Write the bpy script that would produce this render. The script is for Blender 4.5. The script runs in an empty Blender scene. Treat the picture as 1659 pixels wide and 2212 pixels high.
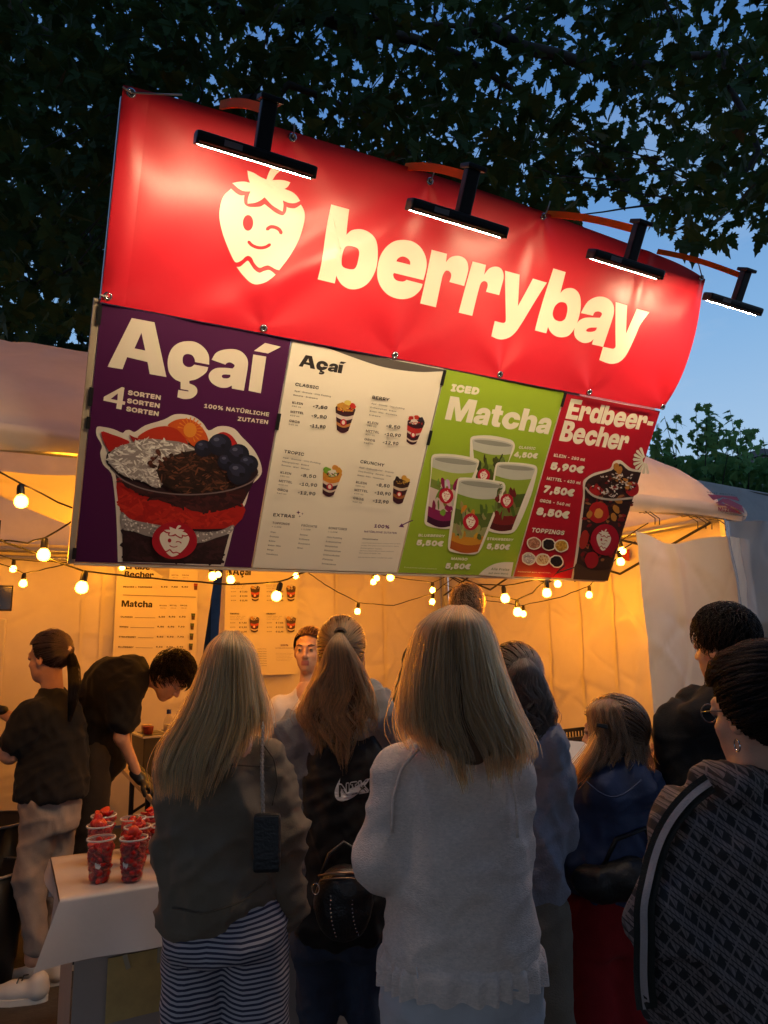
import bpy, bmesh, math, random, os
import numpy as np
from mathutils import Vector, Matrix, noise, geometry
R = math.radians
random.seed(7)
rng = np.random.default_rng(7)
sc = bpy.context.scene
COL = sc.collection

# ---------------------------------------------------------------- camera
CAM = np.array([0.0, 0.0, 1.58])
AX_R = np.array([0.88582304, -0.4637056, -0.01716569])
AX_U = np.array([-0.06877433, -0.16778532, 0.98342167])
AX_F = np.array([0.45889829, 0.86995701, 0.18051915])
FPX, CXP, CYP = 1533.0, 829.5, 1106.0
cd = bpy.data.cameras.new('camera')
cd.sensor_fit = 'VERTICAL'; cd.sensor_height = 24.0; cd.lens = 24.0 * FPX / 2212.0
cd.clip_start = 0.05; cd.clip_end = 500
cam = bpy.data.objects.new('camera', cd); COL.objects.link(cam)
m = Matrix.Identity(4)
for i in range(3):
    m[i][0] = AX_R[i]; m[i][1] = AX_U[i]; m[i][2] = -AX_F[i]; m[i][3] = CAM[i]
cam.matrix_world = m
sc.camera = cam

# ---------------------------------------------------------------- dusk sky, exposure
w = bpy.data.worlds.new('World'); sc.world = w; w.use_nodes = True
nt = w.node_tree; nt.nodes.clear()
N = nt.nodes.new; L = nt.links.new
tc = N('ShaderNodeTexCoord'); sx = N('ShaderNodeSeparateXYZ'); L(tc.outputs['Generated'], sx.inputs[0])
ramp = N('ShaderNodeValToRGB'); L(sx.outputs['Z'], ramp.inputs[0])
def srgb(*c):
    return tuple(((v/255)/12.92 if v/255 <= .04045 else ((v/255+.055)/1.055)**2.4) for v in c)
stops = [(0.0, (188,190,202)), (0.2, (158,186,214)), (0.38, (124,166,208)), (0.52, (100,146,198)), (0.7, (74,118,178)), (1.0, (48,84,140))]
cr = ramp.color_ramp
while len(cr.elements) < len(stops): cr.elements.new(0.5)
for e, (p, c) in zip(cr.elements, stops):
    e.position = p; e.color = srgb(*c) + (1,)
mp = N('ShaderNodeMapping'); mp.inputs['Scale'].default_value = (2.2, 2.2, 7); L(tc.outputs['Generated'], mp.inputs[0])
nz = N('ShaderNodeTexNoise'); nz.inputs['Scale'].default_value = 1.6; nz.inputs['Detail'].default_value = 6; nz.inputs['Roughness'].default_value = .6
L(mp.outputs[0], nz.inputs['Vector'])
cr2 = N('ShaderNodeMapRange'); cr2.inputs[1].default_value = .48; cr2.inputs[2].default_value = .75; cr2.inputs[3].default_value = 0; cr2.inputs[4].default_value = .32
L(nz.outputs['Fac'], cr2.inputs[0])
mx = N('ShaderNodeMix'); mx.data_type = 'RGBA'
L(cr2.outputs[0], mx.inputs[0]); L(ramp.outputs[0], mx.inputs[6]); mx.inputs[7].default_value = srgb(188, 198, 212) + (1,)
bg = N('ShaderNodeBackground'); bg.inputs['Strength'].default_value = 1.1
L(mx.outputs[2], bg.inputs[0])
wo = N('ShaderNodeOutputWorld'); L(bg.outputs[0], wo.inputs[0])
sc.view_settings.view_transform = 'Standard'; sc.view_settings.look = 'None'
sc.view_settings.exposure = 0.12; sc.view_settings.gamma = 1.0; sc.view_settings.use_curve_mapping = False
sc.render.engine = 'CYCLES'
cy = sc.cycles
cy.use_denoising = True
try: cy.denoiser = 'OPENIMAGEDENOISE'; cy.denoising_input_passes = 'RGB_ALBEDO_NORMAL'
except Exception: pass
cy.max_bounces = 7; cy.diffuse_bounces = 4; cy.glossy_bounces = 3; cy.transmission_bounces = 6; cy.transparent_max_bounces = 12
cy.sample_clamp_indirect = 4.0; cy.caustics_reflective = False; cy.caustics_refractive = False
cy.use_light_tree = True

# ---------------------------------------------------------------- measuring helpers (displayed photo pixel -> place in the world)
def ray(x, y):
    return AX_F + AX_R*((x-CXP)/FPX) - AX_U*((y-CYP)/FPX)
def at(x, y, D): return CAM + ray(x, y)*D
def onX(x, y, v): r = ray(x, y); return CAM + r*((v-CAM[0])/r[0])
def onY(x, y, v): r = ray(x, y); return CAM + r*((v-CAM[1])/r[1])
def onZ(x, y, v): r = ray(x, y); return CAM + r*((v-CAM[2])/r[2])

# ---------------------------------------------------------------- object helpers
def tag(o, label=None, cat=None, group=None, kind=None):
    if label: o['label'] = label
    if cat: o['category'] = cat
    if group: o['group'] = group
    if kind: o['kind'] = kind
    return o
def link(name, data, parent=None, mat=None):
    o = bpy.data.objects.new(name, data); COL.objects.link(o)
    if mat is not None and data is not None:
        for mm in (mat if isinstance(mat, (list, tuple)) else [mat]): data.materials.append(mm)
    if parent is not None: o.parent = parent
    return o
def empty(name, loc=(0,0,0), rz=0.0):
    o = bpy.data.objects.new(name, None); COL.objects.link(o); o.location = loc; o.rotation_euler = (0,0,rz); o.empty_display_size = .1
    return o
def mesh_from(name, verts, faces, mat=None, parent=None, smooth=False):
    me = bpy.data.meshes.new(name); me.from_pydata([tuple(v) for v in verts], [], [tuple(f) for f in faces]); me.update()
    if smooth: me.polygons.foreach_set('use_smooth', [True]*len(me.polygons))
    return link(name, me, parent, mat)
class MB:
    """collects shapes for ONE mesh object"""
    def __init__(s): s.v = []; s.f = []; s.mi = []
    def add(s, v, f, mi=0):
        b = len(s.v); s.v += [tuple(p) for p in v]; s.f += [tuple(i+b for i in q) for q in f]; s.mi += [mi]*len(f); return s
    def box(s, c, size, rot=None, mi=0, bev=0.0):
        bm = bmesh.new(); bmesh.ops.create_cube(bm, size=1)
        for v in bm.verts: v.co = Vector((v.co.x*size[0], v.co.y*size[1], v.co.z*size[2]))
        if bev > 0: bmesh.ops.bevel(bm, geom=bm.edges[:], offset=bev, segments=2, affect='EDGES', profile=.6)
        M = Matrix.Translation(Vector(c)) @ (rot.to_4x4() if rot is not None else Matrix.Identity(4))
        bm.verts.index_update()
        s.add([M @ v.co for v in bm.verts], [[v.index for v in f.verts] for f in bm.faces], mi); bm.free(); return s
    def tube(s, pts, rad, seg=8, mi=0, cap=True):
        pts = [Vector(p) for p in pts]; n = len(pts)
        rads = rad if isinstance(rad, (list, tuple)) else [rad]*n
        vs = []; t0 = (pts[1]-pts[0]).normalized()
        up = Vector((0,0,1)) if abs(t0.z) < .9 else Vector((1,0,0))
        nrm = t0.cross(up).normalized()
        for i in range(n):
            t = (pts[min(i+1,n-1)]-pts[max(i-1,0)]).normalized()
            nrm = (nrm - t*nrm.dot(t)).normalized(); b = t.cross(nrm)
            for k in range(seg):
                a = 2*math.pi*k/seg; vs.append(pts[i] + (nrm*math.cos(a)+b*math.sin(a))*rads[i])
        fs = [(i*seg+k, i*seg+(k+1)%seg, (i+1)*seg+(k+1)%seg, (i+1)*seg+k) for i in range(n-1) for k in range(seg)]
        if cap: fs += [tuple(range(seg-1,-1,-1)), tuple((n-1)*seg+k for k in range(seg))]
        return s.add(vs, fs, mi)
    def lathe(s, prof, c=(0,0,0), seg=20, axis=None, mi=0):
        vs = []; fs = []
        M = Matrix.Translation(Vector(c)) @ (Vector((0,0,1)).rotation_difference(Vector(axis)).to_matrix().to_4x4() if axis is not None else Matrix.Identity(4))
        for r, z in prof:
            for k in range(seg):
                a = 2*math.pi*k/seg; vs.append(M @ Vector((r*math.cos(a), r*math.sin(a), z)))
        for i in range(len(prof)-1):
            for k in range(seg): fs.append((i*seg+k, i*seg+(k+1)%seg, (i+1)*seg+(k+1)%seg, (i+1)*seg+k))
        return s.add(vs, fs, mi)
    def build(s, name, mat=None, parent=None, smooth=False):
        o = mesh_from(name, s.v, s.f, mat, parent, smooth)
        if any(s.mi): o.data.polygons.foreach_set('material_index', s.mi)
        return o
def copy_tree(o, parent=None):
    c = o.copy(); COL.objects.link(c)
    if parent is not None: c.parent = parent
    for ch in list(o.children): copy_tree(ch, c)
    return c
def local(o, parent):
    """parent o (built in world coordinates) keeping its place"""
    o.parent = parent; o.matrix_parent_inverse = Matrix.LocRotScale(parent.location, parent.rotation_euler, None).inverted(); return o

# ---------------------------------------------------------------- materials
def mat(name, col, rough=.6, metal=0.0, spec=.5, bump=0.0, bscale=40.0, var=0.0, vscale=6.0, emit=None, estr=0.0, transl=0.0, stretch=(1,1,1), coat=0.0, sheen=0.0, sss=0.0):
    m = bpy.data.materials.new(name); m.use_nodes = True; t = m.node_tree; n = t.nodes; n.clear()
    o = n.new('ShaderNodeOutputMaterial'); p = n.new('ShaderNodeBsdfPrincipled')
    p.inputs['Base Color'].default_value = tuple(col)+(1,)
    p.inputs['Roughness'].default_value = rough; p.inputs['Metallic'].default_value = metal
    p.inputs['Specular IOR Level'].default_value = spec
    if coat: p.inputs['Coat Weight'].default_value = coat; p.inputs['Coat Roughness'].default_value = .25
    if sheen: p.inputs['Sheen Weight'].default_value = sheen; p.inputs['Sheen Roughness'].default_value = .5
    if sss: p.inputs['Subsurface Weight'].default_value = sss; p.inputs['Subsurface Radius'].default_value = (.012,.005,.003); p.inputs['Subsurface Scale'].default_value = 1.0
    if emit is not None: p.inputs['Emission Color'].default_value = tuple(emit)+(1,); p.inputs['Emission Strength'].default_value = estr
    tcn = n.new('ShaderNodeTexCoord'); mpn = n.new('ShaderNodeMapping'); mpn.inputs['Scale'].default_value = stretch
    t.links.new(tcn.outputs['Object'], mpn.inputs[0])
    colout = None
    if var:
        a = n.new('ShaderNodeTexNoise'); a.inputs['Scale'].default_value = vscale; a.inputs['Detail'].default_value = 5; a.inputs['Roughness'].default_value = .65
        t.links.new(mpn.outputs[0], a.inputs['Vector'])
        mr = n.new('ShaderNodeMapRange'); mr.inputs[1].default_value = .3; mr.inputs[2].default_value = .7; mr.inputs[3].default_value = 1-var; mr.inputs[4].default_value = 1+var
        t.links.new(a.outputs['Fac'], mr.inputs[0])
        mul = n.new('ShaderNodeMix'); mul.data_type = 'RGBA'; mul.blend_type = 'MULTIPLY'; mul.inputs[0].default_value = 1
        mul.inputs[6].default_value = tuple(col)+(1,); t.links.new(mr.outputs[0], mul.inputs[7])
        t.links.new(mul.outputs[2], p.inputs['Base Color']); colout = mul.outputs[2]
    bnode = None
    if bump:
        b = n.new('ShaderNodeTexNoise'); b.inputs['Scale'].default_value = bscale; b.inputs['Detail'].default_value = 4
        t.links.new(mpn.outputs[0], b.inputs['Vector'])
        bnode = n.new('ShaderNodeBump'); bnode.inputs['Strength'].default_value = bump; bnode.inputs['Distance'].default_value = .01
        t.links.new(b.outputs['Fac'], bnode.inputs['Height']); t.links.new(bnode.outputs[0], p.inputs['Normal'])
    if transl:
        tr = n.new('ShaderNodeBsdfTranslucent'); tr.inputs[0].default_value = tuple(col)+(1,)
        if colout: t.links.new(colout, tr.inputs[0])
        mxs = n.new('ShaderNodeMixShader'); mxs.inputs[0].default_value = transl
        t.links.new(p.outputs[0], mxs.inputs[1]); t.links.new(tr.outputs[0], mxs.inputs[2]); t.links.new(mxs.outputs[0], o.inputs[0])
    else: t.links.new(p.outputs[0], o.inputs[0])
    return m
def attr_mat(name, rough=.5, coat=0.0, bump=0.0, transl=0.0):
    m = mat(name, (.8,.8,.8), rough=rough, bump=bump, bscale=9, coat=coat, transl=transl); t = m.node_tree
    a = t.nodes.new('ShaderNodeAttribute'); a.attribute_name = 'Col'
    p = [x for x in t.nodes if x.type == 'BSDF_PRINCIPLED'][0]; t.links.new(a.outputs['Color'], p.inputs['Base Color'])
    for x in t.nodes:
        if x.type == 'BSDF_TRANSLUCENT': t.links.new(a.outputs['Color'], x.inputs[0])
    return m
M_PVC = mat('white_pvc', (.74,.66,.52), rough=.30, bump=.12, bscale=2.2, var=.06, vscale=2, transl=.10)
M_ROOF = mat('roof_pvc', (.74,.69,.61), rough=.38, bump=.25, bscale=5.0, var=.08, vscale=3, transl=.38)
M_ALU = mat('aluminium', (.55,.56,.58), rough=.35, metal=.9, bump=.05, bscale=80)
M_STEEL = mat('eyelet_metal', (.6,.6,.62), rough=.25, metal=1)
M_BLACK = mat('black_plastic', (.012,.012,.013), rough=.45, bump=.05, bscale=120)
M_BLACKMETAL = mat('black_metal', (.015,.015,.016), rough=.5)
M_ROPE = mat('white_cord', (.6,.57,.5), rough=.8, bump=.3, bscale=300)
M_PRINT = attr_mat('print_ink', rough=.5)
M_CLOTHPRINT = attr_mat('banner_ink', rough=.4, coat=.1)
M_BOARD = mat('board_core', (.7,.66,.6), rough=.6)
# ================================================================ setting: ground, tents, building
def fbm(p, s, o=3):
    return noise.fractal(Vector(p)*s, 1.0, 2.1, o)
gv = []; gf = []
n = 40
for i in range(n+1):
    for j in range(n+1):
        x = (i/n-.5); y = (j/n-.5)
        X = 3 + 240*math.copysign(abs(2*x)**2.2, x)/2; Y = 5 + 240*math.copysign(abs(2*y)**2.2, y)/2
        gv.append((X, Y, .006*fbm((X, Y, 0), .7) if abs(X) < 20 and abs(Y) < 20 else 0))
gf = [(i*(n+1)+j, (i+1)*(n+1)+j, (i+1)*(n+1)+j+1, i*(n+1)+j+1) for i in range(n) for j in range(n)]
M_GROUND = mat('dark_paving', (.05,.043,.038), rough=.85, bump=.6, bscale=30, var=.35, vscale=3)
tag(mesh_from('ground', gv, gf, M_GROUND, smooth=True), kind='structure', label='dark trodden asphalt ground under the stall')

YF, YB, XL, XR, ZE = 3.27, 7.05, -1.6, 4.56, 2.42
def sheet(name, fn, nu, nv, m, parent, smooth=True, thick=0.0):
    vs = [fn(i/nu, j/nv) for j in range(nv+1) for i in range(nu+1)]
    fs = [(j*(nu+1)+i, j*(nu+1)+i+1, (j+1)*(nu+1)+i+1, (j+1)*(nu+1)+i) for j in range(nv) for i in range(nu)]
    if thick:
        me = bpy.data.meshes.new(name); me.from_pydata([tuple(v) for v in vs], [], fs)
        bm = bmesh.new(); bm.from_mesh(me); bm.normal_update()
        r = bmesh.ops.solidify(bm, geom=bm.faces[:], thickness=thick); bm.to_mesh(me); bm.free()
        if smooth: me.polygons.foreach_set('use_smooth', [True]*len(me.polygons))
        return link(name, me, parent, m)
    return mesh_from(name, vs, fs, m, parent, smooth)
tent = tag(empty('market_tent', (0,0,0)), 'white frame tent glowing orange inside behind the slanted red sign', 'tent')
def wrinkle(a, b, c, amp):
    p = Vector((a, b, c))
    d = noise.fractal(Vector((a*1.3+b*.5, b*1.1-a*.3, c*1.4)), 1.0, 2.0, 3)
    r = abs(noise.noise(Vector((a*1.1+c*.9, b*1.1, c*.8-a*.7)))); r2 = abs(noise.noise(Vector((a*2.3-c*1.2+7, b*2.1, c*1.6+a*.9))))
    r3 = abs(noise.noise(Vector((a*.8+c*1.7+3, b*.9+c*.4, c*.5-a*1.3+b))))
    return amp*(d*.55 - .45*math.exp(-(r*20)**2) + .35*math.exp(-(r2*24)**2) + .4*math.exp(-(r3*26)**2))
# back wall: two panels with a wedge-shaped gap between them
gt = onY(476, 1232, YB)[0]; gb0 = onY(437, 1440, YB)[0]; gb1 = onY(462, 1440, YB)[0]
def back_left(u, v):
    z = .02 + (2.5-.02)*v; xr = gb0 - .03 + (gt-.02-gb0)*min(1, max(0, (z-1.2)/1.15)); x = XL + (xr-XL)*u
    return (x, YB + wrinkle(x, 0, z, .022) + .03*math.sin(x*9)*math.exp(-abs(u-1)*6), z)
def back_right(u, v):
    z = .02 + (2.5-.02)*v; xl = gb1 + .02 + (gt+.01-gb1)*min(1, max(0, (z-1.2)/1.15)); x = xl + (XR-xl)*u
    return (x, YB + .015 + wrinkle(x+5, 0, z, .022), z)
sheet('back_wall', back_left, 110, 90, M_PVC, tent)
sheet('back_wall', back_right, 150, 90, M_PVC, tent)
def side(u, v):
    z = .02 + (2.5-.02)*v; y = YF+.05 + (YB-YF-.05)*u
    return (XR + wrinkle(0, y+3, z, .026), y, z)
sheet('side_wall', side, 150, 100, M_PVC, tent)
def side_l(u, v):
    z = .02 + (2.5-.02)*v; y = YF+.05 + (YB-YF-.05)*u
    return (XL + wrinkle(0, y+9, z, .04), y, z)
sheet('side_wall', side_l, 40, 20, M_PVC, tent)
# welded seams on the wall sheets
for (X, off) in ((onY(726,1300,YB)[0], 0), (onY(400,1300,YB)[0]-.75, 0), (onY(180,1300,YB)[0], 0), (onY(830,1300,YB)[0], 0)):
    sheet('seam', lambda u, v, X=X: (X+.016*(u-.5)*2, YB-.012+wrinkle(X+(5 if X > gt else 0), 0, .02+2.45*v, .022), .02+2.45*v), 1, 40, M_PVC, tent)
Ys = onX(1190, 1400, XR)[1]; Ys2 = onX(1330, 1400, XR)[1]
for y in (Ys, Ys2, 4.9):
    sheet('seam', lambda u, v, y=y: (XR-.012+wrinkle(0, y+3, .02+2.45*v, .026), y+.018*(u-.5)*2, .02+2.45*v), 1, 40, M_PVC, tent)
# frame
def pole(a, b, r=.022, name='frame_tube', m=M_ALU): return MB().tube([a, b], r, 12).build(name, m, tent, True)
pole((XL, YF, ZE), (XR-.05, YF, ZE), .03, 'eave_tube'); pole((XL, YB-.05, ZE+.02), (XR-.03, YB-.05, ZE+.02), .026, 'eave_tube')
pole((XL, YB-.05, ZE-.05), (XR-.03, YB-.05, ZE-.05), .016)
pole((XR-.05, YF, ZE), (XR-.05, YB, ZE), .026, 'eave_tube'); pole((XL, YF, ZE), (XL, YB, ZE), .026, 'eave_tube')
for x, y in ((XL+.04, YF), (XR-.06, YF+.04), (XR-.10, YB-.08), (XL+.04, YB-.08)):
    MB().box((x, y, ZE/2), (.05, .05, ZE), bev=.006).build('corner_post', M_ALU, tent)
pole((XR-.16, YB-.08, .05), (XR-.16, YB-.08, ZE), .014); 
ridge0, ridge1, RZ = (XL+1.9, 5.2), (2.75, 5.2), 3.62
for x in (0.9, 2.7): pole((x, YF, ZE), (x, 5.2, RZ-.12), .018, 'rafter'); pole((x, YB, ZE), (x, 5.2, RZ-.12), .018, 'rafter')
pole((XR-.05, YF, ZE), (ridge1[0], 5.2, RZ-.12), .018, 'rafter'); pole((XR-.05, YB, ZE), (ridge1[0], 5.2, RZ-.12), .018, 'rafter')
# scissor lattice near the corner
for k in range(4):
    y0 = YF+.1+k*.9; y1 = y0+.9
    pole((XR-.12, y0, ZE-.03), (XR-.12, y1, ZE-.32), .01, 'lattice_bar', M_BLACKMETAL); pole((XR-.12, y0, ZE-.32), (XR-.12, y1, ZE-.03), .01, 'lattice_bar', M_BLACKMETAL)
for k in range(0):
    x0 = 3.0+k*.5; pole((x0, YF+.05, ZE-.04), (x0+.5, YF+.05, ZE-.28), .01, 'lattice_bar', M_BLACKMETAL); pole((x0, YF+.05, ZE-.28), (x0+.5, YF+.05, ZE-.04), .01, 'lattice_bar', M_BLACKMETAL)
# roof: skirt (front), slopes with sag
SK = .30
def hip(x, y):
    dx = min(x-XL, XR-x); dy = min(y-YF, YB-y); d = max(0, -math.log(math.exp(-14*dx)+math.exp(-14*dy))/14) if max(dx, dy) > .0 else 0
    z = float(np.interp(d, [0,.03,.09,.2,.39,.8,1.9], [ZE+.08,ZE+.17,ZE+.27,ZE+.385,ZE+.53,ZE+.77,RZ]))
    cr_ = abs(noise.noise(Vector((x*1.1+y*.5, y*1.3-x*.8, 6)))); cq_ = abs(noise.noise(Vector((x*2.1-y*1.3, y*1.2+x, 9))))
    return z + (.018*noise.fractal(Vector((x*1.4, y*1.4, 2)), 1, 2, 3) + .014*math.exp(-(cr_*15)**2) - .012*math.exp(-(cq_*15)**2))*min(1, d*4+.15)
def roof(u, v):
    x = XL - .04 + (XR-XL+.08)*u; y = YF-.04 + (YB-YF+.08)*v
    return (x, y, hip(x, y))
sheet('roof', roof, 190, 120, M_ROOF, tent)
def skirt_f(u, v):
    x = XL-.04 + (XR-XL+.06)*u
    z0 = ZE-.03 + .012*math.sin(x*5); z1 = hip(x, YF-.04)
    bul = .016*math.sin(v*math.pi) + .012*noise.noise(Vector((x*2.2, v*2, 0)))
    return (x, YF-.045-bul, z0+(z1-z0)*v)
sheet('valance', skirt_f, 120, 10, M_ROOF, tent)
def skirt_r(u, v):
    y = YF-.04 + (YB-YF+.08)*u; z0 = ZE-.03; z1 = hip(XR+.04, y)
    return (XR+.045+.05*math.sin(v*math.pi), y, z0+(z1-z0)*v)
sheet('valance', skirt_r, 60, 10, M_ROOF, tent)
def skirt_b(u, v):
    x = XL + (XR-XL)*u; z0 = ZE-.03; z1 = hip(x, YB+.04); return (x, YB+.05, z0+(z1-z0)*v)
sheet('valance', skirt_b, 40, 3, M_ROOF, tent)
# loose inner flap hanging inside under the front tube at the left
def flap(u, v):
    x = -.25 + .95*u; sag = .02 + .42*(u**1.3)*v + .05*v
    return (x, YF+.26+.10*v+.03*math.sin(u*7), ZE-.03-sag + .02*noise.noise(Vector((u*4, v*3, 1))))
sheet('inner_flap', flap, 30, 14, M_PVC, tent)
# maker's mark printed on the valance near the corner (flat print)
# curtain hung in front of the right corner
cur = tag(empty('tent_curtain', (3.7, YF-.08, 0)), 'white plastic side curtain hooked along the eave at the right corner', 'curtain')
ca = onY(1366, 1138, YF-.10); cb = onY(1548, 1138, YF-.10); cdn = onY(1418, 1640, YF-.10)
def curtain(u, v):
    z = .03 + (ca[2]-.02-.03)*v; xs = ca[0] + (cdn[0]-ca[0])*min(1.0, (ca[2]-z)/(ca[2]-cdn[2]))
    x = xs + (XR+.02-xs)*u
    dip = .07*math.exp(-((u-.30)/.22)**2)*(v**9)
    fold = .030*math.sin(u*9+1.2*v)*(.35+.65*v) + .035*math.exp(-((u-.33-.10*(1-v))/.05)**2)*(v > .55)*((v-.55)/.45)
    return (x, YF-.10 - fold + wrinkle(x, 2, z, .018), z-dip)
local(sheet('curtain_sheet', curtain, 70, 60, M_PVC, None), cur)
M_CLEAR = bpy.data.materials.new('clear_film'); M_CLEAR.use_nodes = True
t = M_CLEAR.node_tree; t.nodes.clear(); o = t.nodes.new('ShaderNodeOutputMaterial'); a = t.nodes.new('ShaderNodeBsdfTransparent'); a.inputs[0].default_value = (.62,.63,.66,1)
b = t.nodes.new('ShaderNodeBsdfPrincipled'); b.inputs['Base Color'].default_value = (.5,.5,.52,1); b.inputs['Roughness'].default_value = .12
bz = t.nodes.new('ShaderNodeTexNoise'); bz.inputs['Scale'].default_value = 5; bb = t.nodes.new('ShaderNodeBump'); bb.inputs['Strength'].default_value = .5; t.links.new(bz.outputs[0], bb.inputs['Height']); t.links.new(bb.outputs[0], b.inputs['Normal'])
x = t.nodes.new('ShaderNodeMixShader'); x.inputs[0].default_value = .4; t.links.new(a.outputs[0], x.inputs[1]); t.links.new(b.outputs[0], x.inputs[2]); t.links.new(x.outputs[0], o.inputs[0])
def film(u, v):
    xx = 4.22 + .46*u; z = .9 + (ZE-.06-.9)*v
    return (xx, YF-.16-.05*math.sin(u*6+v*3)-.03*noise.noise(Vector((u*5, v*5, 4))), z)
local(sheet('clear_panel', film, 24, 36, M_CLEAR, None), cur)
for xx in (3.62, 3.66, 4.02, 4.10, 4.16, 4.30):
    hk = MB().tube([(xx, YF-.115, ZE-.13), (xx, YF-.12, ZE-.09), (xx, YF-.05, ZE-.035), (xx, YF+.0, ZE-.034), (xx, YF+.035, ZE+.0), (xx, YF+.02, ZE+.03)], .0035, 6).build('hook', M_BLACKMETAL, None, True)
    local(hk, cur)

# neighbouring tent to the right and a grey house beyond
nb = tag(empty('neighbour_tent', (0,0,0)), 'grey-brown stall tent standing beyond the right corner', 'tent')
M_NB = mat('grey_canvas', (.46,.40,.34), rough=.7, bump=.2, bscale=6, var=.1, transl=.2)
A = onY(1440, 1030, 6.4); B = onY(1800, 1095, 6.4)
na = at(1470, 1030, 7.6); nbp = at(1900, 1110, 8.6); nc = at(1900, 1330, 7.4); nd = at(1540, 1262, 6.6)
def nroof(u, v):
    p = (na*(1-u)+nbp*u)*(v) + (nd*(1-u)+nc*u)*(1-v)
    return (p[0], p[1], p[2]+.05*math.sin(u*9)*v*(1-v) - .05*math.sin(v*math.pi))
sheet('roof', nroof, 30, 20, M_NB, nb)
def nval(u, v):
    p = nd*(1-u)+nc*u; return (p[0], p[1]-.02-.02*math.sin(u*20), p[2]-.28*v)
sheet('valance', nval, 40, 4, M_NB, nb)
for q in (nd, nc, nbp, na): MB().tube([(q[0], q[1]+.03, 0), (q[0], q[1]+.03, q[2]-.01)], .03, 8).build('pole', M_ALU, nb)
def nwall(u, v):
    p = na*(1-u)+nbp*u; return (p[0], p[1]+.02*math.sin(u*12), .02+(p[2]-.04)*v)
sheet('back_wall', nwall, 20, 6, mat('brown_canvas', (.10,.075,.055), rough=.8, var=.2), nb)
bh = tag(empty('back_house', (1.0, 13.0, 0)), 'dark blue-grey house front seen through the gap in the back wall', 'house')
M_BH = mat('blue_grey_render', (.10,.13,.18), rough=.8, var=.2)
MB().box((0,2,1.5), (14,4,3.0)).build('wall', M_BH, bh); MB().box((0,2,3.06), (14.3,4.3,.12)).build('roof', M_NB, bh)
for k in range(7): MB().box((-5.4+k*1.8, -.03, 1.75), (.9,.08,1.3)).build('window', M_BLACK, bh); MB().box((-5.4+k*1.8, -.075, 1.75), (.05,.03,1.3)).build('window_bar', M_ALU, bh)
h0 = at(1648, 985, 26)
hs = tag(empty('grey_house', (h0[0]+3.5, h0[1], 0)), 'flat-roofed grey house above the shrub at the far right', 'house')
M_HOUSE = mat('grey_render', (.20,.20,.21), rough=.9, var=.1)
MB().box((0,3,h0[2]/2), (7,6,h0[2])).build('wall', M_HOUSE, hs)
MB().box((0,3,h0[2]+.12), (7.3,6.3,.24)).build('roof', mat('roof_felt', (.10,.10,.11), rough=.9), hs)
for k in range(3): MB().box((-2.3+k*2.2, -.01, h0[2]-1.6), (1.1,.08,1.3)).build('window', mat('dark_glass', (.03,.035,.045), rough=.1), hs)
# ================================================================ the slanted sign: banner, menu boards, lamps
P0 = np.array([0.2255, 2.3635, 3.5435]); DN = np.array([0, .48637880, -.87374805]); NO = np.array([0, -.87374805, -.48637880])
_tl = at(265, 185, 3.0*0.57291686/0.68309608); P0 = _tl
def uv(x, y):
    r = ray(x, y); t = ((P0-CAM) @ NO)/(r @ NO); q = CAM + r*t - P0; return (q[0], q @ DN)
W_, H1, H2 = 3.036, .752, 1.832
def Zc(x0, y0, w, W=1659.0):
    s = w/W
    return lambda p: ((x0+p[0]*s)/1.15732, (y0+p[1]*s)/1.15732)
ZA = Zc(780, 480, 460); ZB = Zc(1180, 620, 460); Z3 = Zc(160, 680, 600); Z4 = Zc(620, 800, 500); Z5 = Zc(980, 880, 700); ZL = Zc(500, 200, 650)
ID = lambda p: p
def crom(pts, sub=5):
    """closed outline; entries (x, y) are smooth, (x, y, 1) are corners"""
    n = len(pts); out = []
    for i in range(n):
        p0, p1, p2, p3 = pts[i-1], pts[i], pts[(i+1) % n], pts[(i+2) % n]
        c1 = len(p1) > 2; c2 = len(p2) > 2
        if c1 and c2: out.append(p1[:2]); continue
        a = np.array(p1[:2], float); b = np.array(p2[:2], float)
        m1 = (b-a) if c1 else (b-np.array(p0[:2]))/2; m2 = (b-a) if c2 else (np.array(p3[:2])-a)/2
        d = np.linalg.norm(b-a); 
        for mm in (0, 1): pass
        l1 = np.linalg.norm(m1); l2 = np.linalg.norm(m2)
        if l1 > d*1.2: m1 = m1*(d*1.2/l1)
        if l2 > d*1.2: m2 = m2*(d*1.2/l2)
        for k in range(sub):
            t = k/sub; t2 = t*t; t3 = t2*t
            out.append(tuple((2*t3-3*t2+1)*a + (t3-2*t2+t)*m1 + (-2*t3+3*t2)*b + (t3-t2)*m2))
    return out
def stroke(pts, wd):
    """open thick line as an outline (same coordinates as pts)"""
    P = [np.array(p, float) for p in pts]
    # smooth the centre line
    Q = []
    for i in range(len(P)-1):
        p0 = P[max(i-1,0)]; p1 = P[i]; p2 = P[i+1]; p3 = P[min(i+2,len(P)-1)]
        for k in range(4):
            t = k/4; Q.append(.5*((2*p1)+(-p0+p2)*t+(2*p0-5*p1+4*p2-p3)*t*t+(-p0+3*p1-3*p2+p3)*t**3))
    Q.append(P[-1]); Lf = []; Rt = []
    for i, q in enumerate(Q):
        d = Q[min(i+1,len(Q)-1)]-Q[max(i-1,0)]; d = d/(np.linalg.norm(d)+1e-9); nn = np.array([-d[1], d[0]])*wd/2
        Lf.append(q+nn); Rt.append(q-nn)
    d0 = Q[0]-Q[1]; d0 = d0/np.linalg.norm(d0)*wd/2; d1 = Q[-1]-Q[-2]; d1 = d1/np.linalg.norm(d1)*wd/2
    return [tuple(p) for p in Lf+[Q[-1]+d1]+Rt[::-1]+[Q[0]+d0]]
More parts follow.
